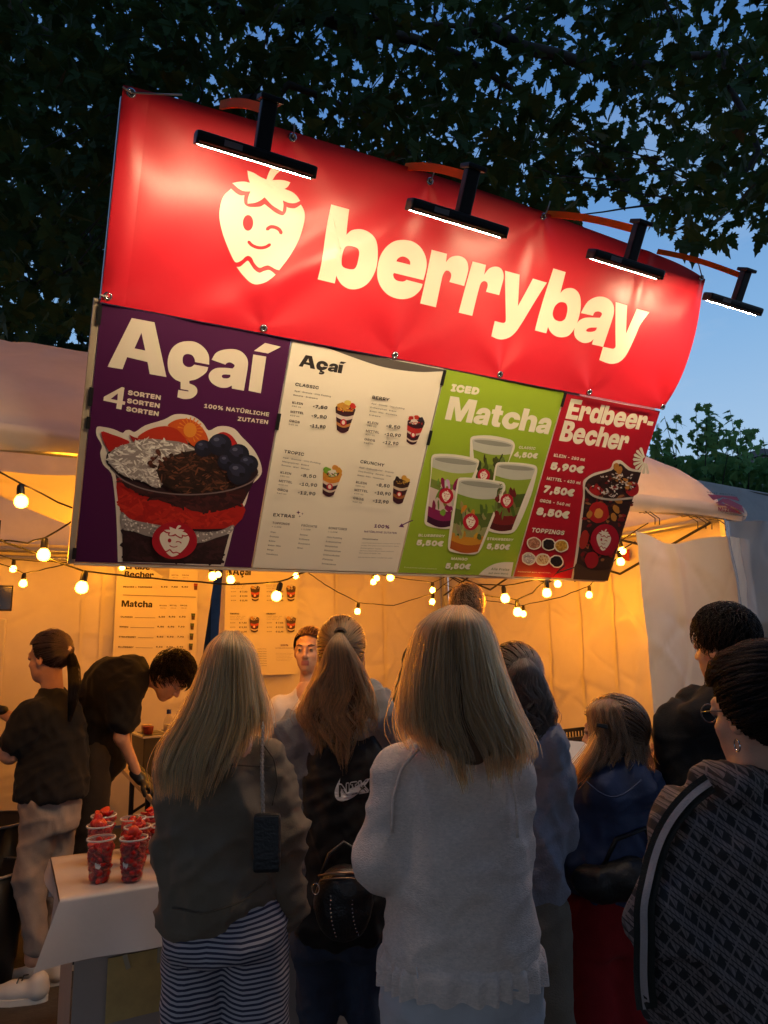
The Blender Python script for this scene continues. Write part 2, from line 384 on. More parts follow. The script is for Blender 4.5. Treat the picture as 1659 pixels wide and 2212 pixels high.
def ellipse(cx, cy, rx, ry, n=20, rot=0.0, jit=0.0, seed=0):
    rr = random.Random(seed); o = []
    for k in range(n):
        a = 2*math.pi*k/n; s = 1+jit*(rr.random()-.5)
        x = rx*s*math.cos(a); y = ry*s*math.sin(a); o.append((cx+x*math.cos(rot)-y*math.sin(rot), cy+x*math.sin(rot)+y*math.cos(rot)))
    return o
try:
    FONT = bpy.data.fonts.load(os.path.join(bpy.utils.resource_path('LOCAL'), 'datafiles', 'fonts', 'Inter.woff2'))
except Exception:
    FONT = None
_tcache = {}
def glyph_mesh(s):
    if s in _tcache: return _tcache[s]
    c = bpy.data.curves.new('lettering_tmp', 'FONT'); c.body = s; c.size = 1; c.fill_mode = 'FRONT'; c.resolution_u = 3
    if FONT: c.font = FONT
    c.space_character = 1.06
    o = bpy.data.objects.new('lettering_tmp', c); COL.objects.link(o)
    me = o.to_mesh(); v = [(p.co.x, p.co.y) for p in me.vertices]; f = [tuple(p.vertices) for p in me.polygons]
    o.to_mesh_clear(); bpy.data.objects.remove(o); bpy.data.curves.remove(c)
    _tcache[s] = (v, f); return v, f
class Print:
    """flat print on a surface S(u, v, off): coloured polygons gathered into one mesh with its own ink colours"""
    def __init__(s, S, base=.0012, uvf=uv, maxlen=None): s.S = S; s.uvf = uvf; s.v = []; s.f = []; s.c = []; s.off = base; s.maxlen = maxlen
    def _tri(s, V, F, col, off):
        lin = srgb(*col)+(1,)
        if s.maxlen:
            bm = bmesh.new(); vs = [bm.verts.new((a, b, 0)) for a, b in V]
            for f in F:
                try: bm.faces.new([vs[i] for i in f])
                except Exception: pass
            for _ in range(6):
                le = [e for e in bm.edges if e.calc_length() > s.maxlen]
                if not le: break
                bmesh.ops.subdivide_edges(bm, edges=le, cuts=1); bmesh.ops.triangulate(bm, faces=[f for f in bm.faces if len(f.verts) > 3])
            bm.verts.index_update(); V = [(v.co.x, v.co.y) for v in bm.verts]; F = [[v.index for v in f.verts] for f in bm.faces]; bm.free()
        b = len(s.v); s.v += [tuple(s.S(a, c, off)) for a, c in V]
        s.f += [tuple(i+b for i in f) for f in F]; s.c += [lin]*len(F)
    def poly(s, outer, col, holes=(), conv=ID, raw=False, step=.00025):
        rings = [[(p if raw else s.uvf(*conv(p))) for p in r] for r in [outer]+list(holes)]
        rv = [[Vector((a, b, 0)) for a, b in r] for r in rings]
        T = geometry.tessellate_polygon(rv); V = [p for r in rings for p in r]
        s.off += step; s._tri(V, T, col, s.off); return s
    def many(s, polys, col, conv=ID, step=.00025):
        """small separate polygons that may lie over one another: each on its own tiny height"""
        for k, p in enumerate(polys):
            r = [s.uvf(*conv(q)) for q in p]; s._tri(r, [tuple(range(len(r)))], col[k % len(col)], s.off + step + k*2e-6)
        s.off += step + len(polys)*2e-6
    def text(s, st, a, b, h, col, bold=.05, conv=ID):
        """baseline from a to b, capital height h (source units, measured upwards)"""
        V, F = glyph_mesh(st)
        if not V: return s
        u0, v0 = s.uvf(*conv(a)); u1, v1 = s.uvf(*conv(b)); _, vt = s.uvf(*conv((a[0], a[1]-h))); hv = (v0-vt)
        x0 = min(p[0] for p in V); x1 = max(p[0] for p in V); ch = .727; s.off += .00025
        dirs = [(0, 0)]
        if bold: dirs += [(math.cos(k*math.pi/4)*bold, math.sin(k*math.pi/4)*bold) for k in range(8 if bold > .03 else 4)]
        for k, (dx, dy) in enumerate(dirs):
            pts = []
            for gx, gy in V:
                q = (gx-x0)/(x1-x0); u = u0+(u1-u0)*q+dx*hv; v = v0+(v1-v0)*q-(gy/ch)*hv+dy*hv; pts.append((u, v))
            ml = s.maxlen; s.maxlen = None; s._tri(pts, F, col, s.off+k*1.5e-5); s.maxlen = ml
        s.off += .00016; return s
    def build(s, name, m, parent):
        o = mesh_from(name, s.v, s.f, m, parent)
        at_ = o.data.attributes.new('Col', 'FLOAT_COLOR', 'FACE'); at_.data.foreach_set('color', np.array(s.c, np.float32).ravel()); return o

# ---------------------------------------------------------------- traced lettering
C = 1
G_b1 = [(163,113,C),(328,157,C),(295,385,C),(345,345),(420,335),(490,360),(545,415),(570,490),(573,600),(555,700),(510,790),(455,845),(385,873),(315,870),(255,835),(220,790),(203,752,C),(190,822,C),(37,785,C)]
G_b1h = [(285,490),(320,485),(365,495),(395,515),(405,550),(398,610),(385,660),(365,690),(330,695),(280,683),(252,660),(246,620),(252,560),(265,515)]
G_e = [(992,793,C),(1012,720),(1022,640),(1005,560),(960,490),(890,445),(800,432),(720,445),(650,495),(600,570),(577,650),(568,720),(575,790),(605,860),(660,920),(730,953),(810,963),(890,945),(945,905),(975,865),(986,828,C),(835,790,C),(820,800),(795,805),(750,797),(722,775),(713,745),(720,728,C)]
G_eh = [(742,624,C),(755,600),(785,583),(815,582),(850,600),(868,625),(870,655,C)]
G_r = [(1068,520,C),(1205,557,C),(1197,632,C),(1235,590),(1290,575),(1345,585),(1385,620),(1402,680),(1395,740),(1368,847,C),(1232,810,C),(1245,770),(1245,735),(1225,712),(1200,708),(1180,730),(1165,770),(1112,1038,C),(968,1003,C)]
G_r2 = [(-3,120,C),(120,152,C),(107,240,C),(150,185),(205,167),(255,180),(283,220),(288,275),(275,330),(250,425,C),(128,395,C),(142,340),(135,310),(110,298),(85,310),(68,345),(2,612,C),(-122,582,C)]
G_y = [(300,205,C),(435,240,C),(420,525,C),(548,275,C),(672,312,C),(430,715),(395,765),(350,805),(290,825),(230,820),(170,795,C),(208,658,C),(285,677),(308,668),(313,640)]
G_b2 = [(725,183,C),(838,217,C),(792,405,C),(830,370),(885,360),(930,378),(962,425),(972,500),(962,590),(935,680),(900,745),(855,790),(795,803),(740,790),(700,755),(680,710,C),(662,768,C),(563,742,C)]
G_b2h = [(775,495),(805,487),(838,497),(853,530),(850,580),(835,630),(810,655),(780,660),(745,645),(727,615),(727,575),(745,525)]
G_a = [(972,585,C),(1000,530),(1040,475),(1100,442),(1165,438),(1220,462),(1255,505),(1265,560),(1255,625),(1172,890,C),(1075,867,C),(1090,820,C),(1060,845),(1010,855),(960,840),(922,805),(910,760),(920,710),(945,665),(985,635),(1040,625),(1140,628,C),(1158,600),(1152,580),(1125,570),(1095,578),(1078,608,C)]
G_ah = [(1118,715,C),(1060,717),(1035,725),(1020,740),(1030,752),(1060,755),(1090,750),(1108,738)]
G_y2 = [(1278,485,C),(1385,517,C),(1370,770,C),(1462,545,C),(1583,577,C),(1500,690),(1460,780),(1395,920),(1350,990),(1300,1028),(1240,1040),(1190,1030),(1138,1007,C),(1172,888,C),(1250,905),(1272,895),(1278,870)]
A_A = [(468,318,C),(625,348,C),(708,726,C),(592,705,C),(577,622,C),(436,588,C),(404,672,C),(300,655,C)]
A_Ah = [(535,420,C),(562,543,C),(487,528,C)]
A_c = [(1003,640,C),(1000,575),(965,520),(910,485),(850,478),(790,492),(745,530),(720,590),(717,650),(730,700),(765,740),(806,760,C),(806,808,C),(860,818,C),(860,826,C),(790,815,C),(783,865,C),(830,878),(880,872),(915,845),(920,810),(900,785),(866,770,C),(866,752,C),(910,742),(950,720),(985,690),(997,658,C),(900,640,C),(880,655),(850,655),(825,635),(820,600),(830,575),(855,567),(885,575),(902,600),(905,622,C)]
A_a = [(1020,606,C),(1050,560),(1100,538),(1170,533),(1225,550),(1262,590),(1272,640),(1243,820,C),(1160,805,C),(1160,785,C),(1120,800),(1070,795),(1020,765),(1000,725),(1012,690),(1050,665),(1110,662),(1165,667,C),(1178,652),(1176,640),(1150,625),(1128,628),(1115,640,C)]
A_ah = [(1150,710,C),(1105,708),(1090,718),(1100,733),(1130,735),(1148,725)]
A_i = [(1308,570,C),(1398,585,C),(1360,838,C),(1275,820,C)]
A_ac = [(1390,490,C),(1500,517,C),(1410,563,C),(1313,545,C)]
def norm_glyph(rings, conv, base_px, x_px):
    """traced outline -> upright glyph in x-heights; base_px / x_px = points on the baseline and on the x-height line"""
    q = [[uv(*conv(p)) for p in crom(r)] for r in rings]
    vb = uv(*conv(base_px))[1]; vx = uv(*conv(x_px))[1]; s = 1/(vb-vx); u0 = min(a for a, b in q[0])
    return [[((a-u0)*s, (vb-b)*s) for a, b in r] for r in q]
GL = {}
GL['b'] = norm_glyph([G_b1, G_b1h], ZA, (190,822), (420,345)); GL['e'] = norm_glyph([G_e, G_eh], ZA, (810,945), (800,445))
GL['r'] = norm_glyph([G_r], ZA, (1040,1020), (1136,540)); GL['a'] = norm_glyph([G_a, G_ah], ZB, (1125,880), (1165,440))
GL['A'] = norm_glyph([A_A, A_Ah], Z3, (350,664), (330,520)); _h = max(b for a, b in GL['A'][0])/1.40; GL['A'] = [[(a/_h, b/_h) for a, b in r] for r in GL['A']]
GL['ç'] = norm_glyph([A_c], Z3, (866,752), (850,490)); GL['í1'] = norm_glyph([A_i], Z3, (1318,829), (1353,577))
def _mir(r): w_ = max(a for a, b in r[0]); return [[(w_-a, b) for a, b in q] for q in r]
GL['d'] = _mir(GL['b'])
GL['c'] = [crom([(1.12,.60,C),(1.08,.80),(.92,.96),(.66,1.03),(.38,.98),(.15,.82),(.02,.55),(.04,.30),(.2,.1),(.42,-.02),(.68,-.03),(.92,.06),(1.08,.22),(1.13,.42,C),(.74,.42,C),(.66,.32),(.54,.31),(.43,.4),(.42,.55),(.5,.68),(.62,.7),(.71,.66),(.74,.60,C)])]
GL['M'] = [[(0,0),(0,1.36),(.52,1.36),(.81,.6),(1.1,1.36),(1.62,1.36),(1.62,0),(1.25,0),(1.25,.82),(.96,0),(.66,0),(.37,.82),(.37,0)]]
GL['t'] = [crom([(0,1,C),(0,.73,C),(.14,.73,C),(.14,.32),(.2,.1),(.38,0),(.62,0),(.70,.02,C),(.70,.28,C),(.6,.27),(.53,.35),(.53,.73,C),(.70,.73,C),(.70,1,C),(.53,1,C),(.53,1.27,C),(.14,1.27,C),(.14,1,C)])]
GL['h'] = [crom([(0,0,C),(0,1.36,C),(.39,1.36,C),(.39,.88,C),(.5,.98),(.68,1.02),(.9,.97),(1.03,.82),(1.06,.62),(1.06,0,C),(.67,0,C),(.67,.56),(.62,.7),(.53,.74),(.43,.7),(.39,.56),(.39,0,C)])]
GL['E'] = [[(0,0),(0,1.36),(1.02,1.36),(1.02,1.05),(.41,1.05),(.41,.84),(.95,.84),(.95,.54),(.41,.54),(.41,.31),(1.05,.31),(1.05,0)]]
GL['B'] = [crom([(0,0,C),(0,1.36,C),(.65,1.36),(.92,1.3),(1.05,1.12),(1.05,.95),(.97,.8),(.84,.72,C),(1.02,.62),(1.13,.46),(1.11,.26),(.97,.08),(.70,0)]), [(.4,.83),(.4,1.08),(.56,1.08),(.64,1.03),(.64,.89),(.56,.83)], [(.4,.28),(.4,.55),(.6,.55),(.7,.50),(.7,.34),(.6,.28)]]
GL['-'] = [[(.05,.40),(.05,.70),(.62,.70),(.62,.40)]]
def heavy(pr, word, a, b, xh, col, conv=ID, gap=.05):
    """a word in the traced heavy letters: baseline a->b in source units, x-height xh"""
    u0, v0 = pr.uvf(*conv(a)); u1, v1 = pr.uvf(*conv(b)); vt = pr.uvf(*conv((a[0], a[1]-xh)))[1]; hv = v0-vt
    adv = []; x = 0
    for ch in word:
        k = 'i' if ch == 'í' else ch
        wd = .40 if ch == 'í' else max(p[0] for p in GL[ch][0]); adv.append(x); x += wd+gap
    tot = x-gap; pr.off += .0003
    for ch, x0 in zip(word, adv):
        rings = [[[(0,0),(0,1.0),(.4,1.0),(.4,0)]], [[(.0,1.12),(.12,1.38),(.66,1.38),(.40,1.12)]]] if ch == 'í' else [GL[ch]]
        for rg in rings:
            q = [[(u0+(u1-u0)*(gx+x0)/tot, v0+(v1-v0)*(gx+x0)/tot-gy*hv) for gx, gy in r] for r in rg]
            pr.poly(q[0], col, holes=q[1:], raw=True, step=0)

# strawberry emblem (traced), normalised to its own box
SB_body = [(190,695,C),(140,745),(118,820),(117,890),(135,970),(160,1040),(195,1120),(218,1158),(235,1163),(262,1150),(285,1128),(305,1122),(325,1135),(340,1165),(360,1190),(378,1198),(400,1188),(425,1182),(445,1190),(470,1205),(494,1212,C),(560,1130),(610,1050),(640,980),(660,900),(662,850),(650,815),(638,796,C),(600,818),(560,817),(545,810,C),(540,840),(525,862),(505,862),(470,845),(430,815),(402,793,C),(375,808),(330,812),(297,808),(275,790),(272,760),(275,737,C),(250,738),(225,725),(205,708)]
SB_leaf = [(413,638,C),(430,590),(455,550),(480,543),(508,556),(505,580),(475,605),(450,642,C),(500,640),(540,645),(570,655,C),(552,682),(530,697,C),(580,715),(612,740),(634,772,C),(600,786),(560,785),(520,770,C),(524,800),(518,840,C),(490,825),(450,800),(425,775),(402,750,C),(375,770),(340,785),(295,790,C),(295,765),(303,735),(313,713,C),(270,710),(238,695),(198,660,C),(235,652),(275,650),(310,658,C),(300,625),(295,580,C),(335,595),(375,620)]
SB_tip = [(230,1192,C),(252,1190),(275,1172),(300,1152),(318,1175),(340,1207),(370,1228),(400,1217),(435,1212),(470,1240,C),(440,1265),(400,1290),(350,1302),(312,1288),(270,1245)]
SB_eye = [(298+33*math.cos(a*.3142), 912+50*math.sin(a*.3142)) for a in range(20)]
SB_wink = stroke([(420,952),(440,938),(470,940),(497,955),(510,976)], 22); SB_smile = stroke([(303,1032),(328,1056),(370,1070),(410,1066),(438,1050)], 20)
def emblem(pr, box, fg, bg, conv=ID):
    """box: (x0, y0, x1, y1) in source units, drawn as the eye sees it there"""
    x0, y0, x1, y1 = box
    def cv(p): return conv((x0+(p[0]-117)/545*(x1-x0), y0+(p[1]-543)/759*(y1-y0)))
    pr.poly(crom(SB_body), fg, conv=cv); pr.poly(crom(SB_leaf), fg, conv=cv, step=0.00001); pr.poly(crom(SB_tip), fg, conv=cv, step=.00001)
    for e in (SB_eye, SB_wink, SB_smile): pr.poly(e, bg, conv=cv, step=.00012)

# ---------------------------------------------------------------- banner cloth
eyel_top = [(282,203), (630,298), (926,392), (1170,468)]; eyel_bot = [(232,639), (567,708), (851,766), (1077,808), (1270,846), (1428,878)]
EY = [uv(*p) for p in eyel_top+eyel_bot] + [uv(1512, 598)]
def hump(u, v):
    h = .012*math.sin(u*2.1+.6)*math.sin(min(1, v/.75)*math.pi) + .006*math.sin(u*5.3+v*4) + .004*noise.noise(Vector((u*3, v*3, 0)))
    # tension folds: creases fanning from the eyelets
    for k, (eu, ev) in enumerate(EY):
        du, dv = u-eu, v-ev; d = math.hypot(du, dv)+1e-6; a = math.atan2(du, dv if ev < .4 else -dv)
        h += .0085*math.exp(-((d-.16)/.17)**2)*math.cos(a*4+k*1.3)*math.exp(-(a/1.3)**2)
    h += .010*math.exp(-((u*.72+v-1.02)/.06)**2)*max(0, 1-abs(u-.75)/.8) - .009*math.exp(-((u*.72+v-.88)/.07)**2)*max(0, 1-abs(u-.7)/.8)
    h += .008*math.exp(-((u-1.86-.16*v)/.04)**2)*max(0, 1-v/.7) + .009*math.exp(-((u-2.58-.1*v)/.035)**2)*max(0, 1-v/.6) - .007*math.exp(-((u-2.52-.12*v)/.04)**2)*max(0,1-v/.6)
    return h
def SB(u, v, off=0.0):
    q = P0 + np.array([u, 0, 0]) + DN*v + NO*(hump(u, v)+off+.012); return (q[0], q[1], q[2])
def edge_shape(u, v):
    k = u/W_
    v2 = v - .046*math.sin(math.pi*min(1, max(0, k)))**.8*(1-v/H1)
    u2 = u + .062*(k**6)*math.sin(math.pi*min(1, max(.0, (v+.03)/(H1+.05))))
    if k > .9: v2 += .03*((k-.9)/.1)**2*(1-v/H1)*.6
    return u2, v2
RED, CREAM = (190, 16, 40), (240, 227, 207)
sign = tag(empty('sign_banner', (P0[0]+W_/2, P0[1], P0[2])), 'big red banner with a winking strawberry and cream lettering, leaning over the stall front', 'banner')
def put(o, par): return local(o, par)
nu, nv = 200, 60
vs = []
for j in range(nv+1):
    for i in range(nu+1):
        u, v = edge_shape(W_*i/nu, H1*j/nv); vs.append(SB(u, v))
fs = [(j*(nu+1)+i, (j+1)*(nu+1)+i, (j+1)*(nu+1)+i+1, j*(nu+1)+i+1) for j in range(nv) for i in range(nu)]
M_RED = mat('red_banner_vinyl', srgb(212, 34, 52), rough=.38, spec=.55, bump=.12, bscale=7, var=.03, coat=.12)
put(mesh_from('banner_cloth', vs, fs, M_RED, None, True), sign)
pr = Print(SB, base=.0015, maxlen=.05)
for rings, cv in (([G_b1, G_b1h], ZA), ([G_e, G_eh], ZA), ([G_r], ZA), ([G_r2], ZB), ([G_y], ZB), ([G_b2, G_b2h], ZB), ([G_a, G_ah], ZB), ([G_y2], ZB)):
    q = [crom(r) for r in rings]; pr.poly(q[0], CREAM, holes=q[1:], conv=cv, step=.00002)
put(pr.build('lettering', M_CLOTHPRINT, None), sign)
pr = Print(SB, base=.0015, maxlen=.05); emblem(pr, (117, 543, 662, 1302), CREAM, (212, 34, 52), ZL)
put(pr.build('strawberry_emblem', M_CLOTHPRINT, None), sign)
# sewn hem strip at the left edge, eyelets, cords
hv_ = [SB(*edge_shape(.003+.085*i/4, H1*j/40), .0035 if 0 < i < 4 else .001) for j in range(41) for i in range(5)]
put(mesh_from('hem', hv_, [(j*5+i, (j+1)*5+i, (j+1)*5+i+1, j*5+i+1) for j in range(40) for i in range(4)], M_RED, None, True), sign)
for e in eyel_top+eyel_bot+[(1512, 600)]:
    u, v = uv(*e); c = SB(u, v, .003)
    put(MB().lathe([(.007,0),(.0075,.003),(.012,.0045),(.0165,.002),(.017,-.001)], c, 14, NO).build('eyelet', M_STEEL, None, True), sign)
    put(MB().lathe([(.0072,.0012),(.0001,.0012)], c, 10, NO).build('eyelet_hole', M_BLACK, None), sign)
for e, d in ((eyel_top[1], (-.004,-.05)), (eyel_top[2], (.004,-.055)), (eyel_top[3], (.006,-.07)), (eyel_top[0], (-.03,-.01)), (eyel_top[0], (.17,-.045)), (eyel_bot[0], (-.03,.0))):
    u, v = uv(*e); a = SB(u, v, .008); b = SB(u+d[0], v+d[1], .012)
    put(MB().tube([a, [(p+q)/2 + (0,-.004,-.004)[k] for k, (p, q) in enumerate(zip(a, b))], b], .0032, 6).build('cord', M_ROPE, None, True), sign)
u, v = uv(1512, 600); put(MB().tube([SB(u, v, .008), SB(u-.07, v-.06, .012), SB(u-.16, v-.075, -.02)], .003, 6).build('cord', M_ROPE, None, True), sign)
# frame behind (aluminium), carrying banner and boards
def SP(u, v, off=0.0):
    q = P0 + np.array([u, 0, 0]) + DN*v + NO*off; return (q[0], q[1], q[2])
fr = MB()
ROTX = Matrix((Vector((1,0,0)), Vector(DN), Vector(-NO))).transposed()
frame = tag(empty('tube_scaffold', SP(W_/2, 1.0, -.06)), 'square tube scaffold behind the red banner and menu boards', 'scaffold')
for v in (.02, H1, H2-.03): put(MB().box(SP(W_/2, v, -.05), (W_-.02, .035, .035), ROTX, bev=.004).build('rail', M_ALU, None), frame)
for u in (.02, .776, 1.56, 2.315, W_-.02): put(MB().box(SP(u, H2/2, -.088), (.035, H2-.04, .035), ROTX, bev=.004).build('upright', M_ALU, None), frame)
put(MB().box(SP(-.012, (H1+H2)/2+.0, -.012), (.026, H2-H1+.02, .022), ROTX, bev=.003).build('edge_profile', mat('cream_profile', (.45,.36,.26), rough=.5), None), frame)
put(MB().box(SP(W_/2, H2+.010, -.012), (W_, .012, .022), ROTX, bev=.003).build('edge_profile', mat('cream_profile_low', (.62,.52,.40), rough=.5), None), frame)
for u in (.4, 1.56, 2.7):   # stays from the frame back to the tent
    put(MB().tube([SP(u, .1, -.11), (P0[0]+u, YF+.9, ZE+.55)], .017, 8).build('stay', M_ALU, None, True), frame)
    put(MB().tube([SP(u, H2-.12, -.11), (P0[0]+u, YF+.02, ZE-.02)], .017, 8).build('stay', M_ALU, None, True), frame)
for uu, vv in ((.0, 1.12), (.0, 1.225), (-.002, 1.79), (.0,.80), (.776, 1.12), (1.56, 1.10), (1.558,.80), (2.315,.80)):
    put(MB().box(SP(uu, vv, .006), (.016, .075 if vv < 1.2 else .05, .004), ROTX).build('clip', M_BLACK, None), frame)
# ---------------------------------------------------------------- four menu boards
def board(u0, u1, v0, v1, col, label):
    t = tag(empty('menu_board', SP((u0+u1)/2, v1, -.01)), label, 'menu board', 'menu boards under the red banner')
    b = MB().box(SP((u0+u1)/2, (v0+v1)/2, -.010), (u1-u0-.006, v1-v0, .018), ROTX, bev=.002).build('panel', M_BOARD, None); put(b, t)
    p = Print(SP, base=.0005); p.poly([(u0+.004, v0+.001), (u0+.004, v1-.003), (u1-.005, v1-.003), (u1-.005, v0+.001)], col, raw=True, step=.0002)
    return t, p
def slivers(poly, n, ln, wd, seed):
    """small flakes inside a polygon (source units)"""
    rr = random.Random(seed); xs = [p[0] for p in poly]; ys = [p[1] for p in poly]; out = []
    def inside(x, y):
        c = False; j = len(poly)-1
        for i in range(len(poly)):
            xi, yi = poly[i]; xj, yj = poly[j]
            if (yi > y) != (yj > y) and x < (xj-xi)*(y-yi)/(yj-yi)+xi: c = not c
            j = i
        return c
    while len(out) < n:
        x = rr.uniform(min(xs), max(xs)); y = rr.uniform(min(ys), max(ys))
        if not inside(x, y): continue
        a = rr.gauss(.2, .7); l = ln*rr.uniform(.5, 1.2); w_ = wd*rr.uniform(.6, 1.3); dx, dy = math.cos(a)*l/2, math.sin(a)*l/2; ex, ey = -math.sin(a)*w_/2, math.cos(a)*w_/2
        out.append([(x-dx-ex*.5, y-dy-ey*.5), (x-ex, y-ey), (x+dx-ex*.4, y+dy-ey*.4), (x+dx+ex*.4, y+dy+ey*.4), (x+ex, y+ey), (x-dx+ex*.5, y-dy+ey*.5)])
    return out
TAN = (226, 214, 196)
# board 1: purple, one big cup
B1, p1 = board(0, .776, H1+.004, H2, (72, 7, 68), 'purple menu board with a huge berry cup picture, first under the banner')
pics = Print(SP, base=.0012)
for rg in ([A_A, A_Ah], [A_c], [A_a, A_ah], [A_i], [A_ac]):
    q = [crom(r) for r in rg]; p1.poly(q[0], TAN, holes=q[1:], conv=Z3, step=.00002)
p1.poly([(400,795),(418,800),(405,892),(424,896),(420,918),(402,915),(396,950),(360,943),(366,908),(272,888),(276,862)], TAN, holes=[[(372,838),(322,878),(369,886)]], conv=Z3)
for k, y in enumerate((846, 902, 958)): p1.text('SORTEN', (443-k*6, y), (664-k*7, y+36), 40, TAN, .07, Z3)
p1.text('100% NATÜRLICHE', (968, 936), (1413, 996), 36, TAN, .05, Z3); p1.text('ZUTATEN', (1200, 1025), (1405, 1049), 36, TAN, .05, Z3)
put(p1.build('print', M_PRINT, None), B1)
W1 = [(225,1075),(255,1068),(340,1085),(405,1112),(425,1095),(455,1092),(490,1105),(560,1060),(690,1020),(760,985),(830,983),(900,1000),(960,1045),(1000,1095),(1060,1068),(1120,1065),(1180,1085),(1230,1140),(1280,1190),(1320,1240),(1355,1310),(1368,1380),(1340,1430),(1290,1480),(1255,1600),(1210,1680),(1170,1780),(1140,1900),(1105,2034),(372,2003),(362,1700),(345,1500),(325,1390),(270,1330),(250,1250),(262,1200),(225,1130)]
pics.poly(crom([p if i not in (28, 29) else p+(C,) for i, p in enumerate(W1)], 3), (222,212,200), conv=Z3)
pics.poly(crom([(290,1290),(310,1240),(420,1200),(900,1180),(1250,1260),(1340,1370),(1325,1420),(1250,1570),(1160,1760),(1085,2022,C),(405,2002,C),(398,1720),(355,1400),(300,1330)],3), (44,22,30), conv=Z3)
pics.poly(crom([(365,1425),(480,1495),(600,1555),(850,1625),(1232,1600),(1180,1755),(900,1775),(700,1760),(500,1725),(395,1668)],3), (176,26,22), conv=Z3)
pics.poly(crom([(365,1425),(480,1480),(700,1520),(900,1530),(1240,1500),(1225,1600),(980,1668),(850,1612),(600,1560),(470,1505)],3), (58,22,26), conv=Z3)
red_ = [(400,1500),(500,1560),(700,1640),(900,1690),(1200,1640),(1160,1740),(900,1760),(520,1700),(410,1650)]
pics.many(slivers(red_, 170, 90, 26, 31), [(170,24,20),(186,34,26),(160,20,20),(196,44,30)], Z3)
pics.many(slivers([(380,1440),(480,1500),(700,1540),(1000,1545),(1230,1510),(1200,1600),(900,1640),(600,1560)], 120, 80, 24, 32), [(64,26,30),(50,18,24),(76,32,34),(44,16,22)], Z3)
pics.many(slivers([(410,1800),(600,1850),(900,1890),(1120,1840),(1080,2000),(415,1985)], 170, 70, 26, 33), [(48,24,32),(36,16,24),(58,30,38),(30,14,20)], Z3)
chia = [(395,1655),(450,1700),(520,1722),(620,1740),(900,1790),(1060,1790),(1172,1745),(1150,1800),(1050,1835),(920,1872),(610,1832),(480,1790),(400,1770)]
pics.poly(crom(chia,3), (150,140,138), conv=Z3); pics.many(slivers(chia, 160, 16, 12, 5), [(205,198,192),(120,112,112),(230,224,218)], Z3)
pics.poly(crom([(255,1105),(330,1120),(400,1145),(450,1170),(440,1200),(380,1215),(310,1235)],3), (170,28,24), conv=Z3); pics.poly([(450,1122),(485,1140),(522,1150),(480,1182)], (150,22,22), conv=Z3)
pics.poly(crom([(510,1150),(560,1100),(640,1070),(720,1065),(800,1095),(845,1160),(850,1205),(660,1180)],3), (186,48,24), conv=Z3)
pics.poly(crom([(715,1060),(760,1025),(820,1012),(880,1020),(945,1065),(990,1135),(985,1195),(900,1205),(840,1150),(780,1085)],3), (206,84,28), conv=Z3)
pics.poly(ellipse(870,1090,46,52,14), (226,140,48), conv=Z3); pics.many([[(870+30*math.cos(a), 1090+34*math.sin(a)), (870+88*math.cos(a+.06), 1090+88*math.sin(a+.06)), (870+88*math.cos(a-.06), 1090+88*math.sin(a-.06))] for a in np.arange(-2.9, 1.2, .34)], [(226,130,44)], Z3)
pics.poly(crom([(1045,1130),(1100,1103),(1160,1132),(1200,1200),(1150,1220),(1080,1180)],3), (176,28,28), conv=Z3)
coco = [(300,1280),(340,1225),(420,1190),(560,1150),(700,1160),(830,1180),(930,1245),(800,1290),(690,1330),(700,1430),(640,1490),(540,1440),(420,1410),(330,1340)]
pics.poly(crom(coco,3), (150,138,136), conv=Z3); pics.many(slivers(coco, 300, 46, 13, 2), [(226,220,214),(196,188,184),(240,236,230),(170,160,158),(214,206,200)], Z3)
choc = [(690,1300),(800,1250),(950,1230),(1100,1290),(1210,1400),(1250,1450),(1100,1500),(850,1525),(700,1480),(640,1370)]
pics.poly(crom(choc,3), (38,22,18), conv=Z3); pics.many(slivers(choc, 260, 56, 14, 3), [(62,36,27),(40,23,18),(84,50,36),(28,16,14),(110,66,46)], Z3)
pics.many(slivers([(580,1240),(740,1220),(760,1280),(600,1370)], 14, 50, 26, 8), [(60,34,26),(92,50,38)], Z3)
for k, (x, y, r) in enumerate(((960,1215,62),(1075,1190,82),(1120,1310,62),(1200,1255,76),(1270,1322,68),(1205,1385,84))):
    pics.poly(ellipse(x, y, r, r*.94, 20), (24,26,44), conv=Z3); pics.poly(ellipse(x-r*.15, y-r*.3, r*.66, r*.5, 16, .3, .2, k), (42,45,70), conv=Z3); pics.poly(ellipse(x-r*.3, y-r*.45, r*.25, r*.16, 10), (84,88,116), conv=Z3); pics.poly(ellipse(x+r*.25, y+r*.1, r*.22, r*.18, 8, 0, .5, k), (16,16,30), conv=Z3)
pics.poly(stroke([(320,1350),(420,1440),(600,1505),(850,1532),(1100,1510),(1270,1455),(1335,1395)], 9), (120,104,108), conv=Z3)
pics.poly(ellipse(760,1848,156,128,32), (176,12,38), conv=Z3); emblem(pics, (658,1742,862,1958), (232,222,208), (176,12,38), Z3)
put(pics.build('cup_picture', M_PRINT, None), B1)

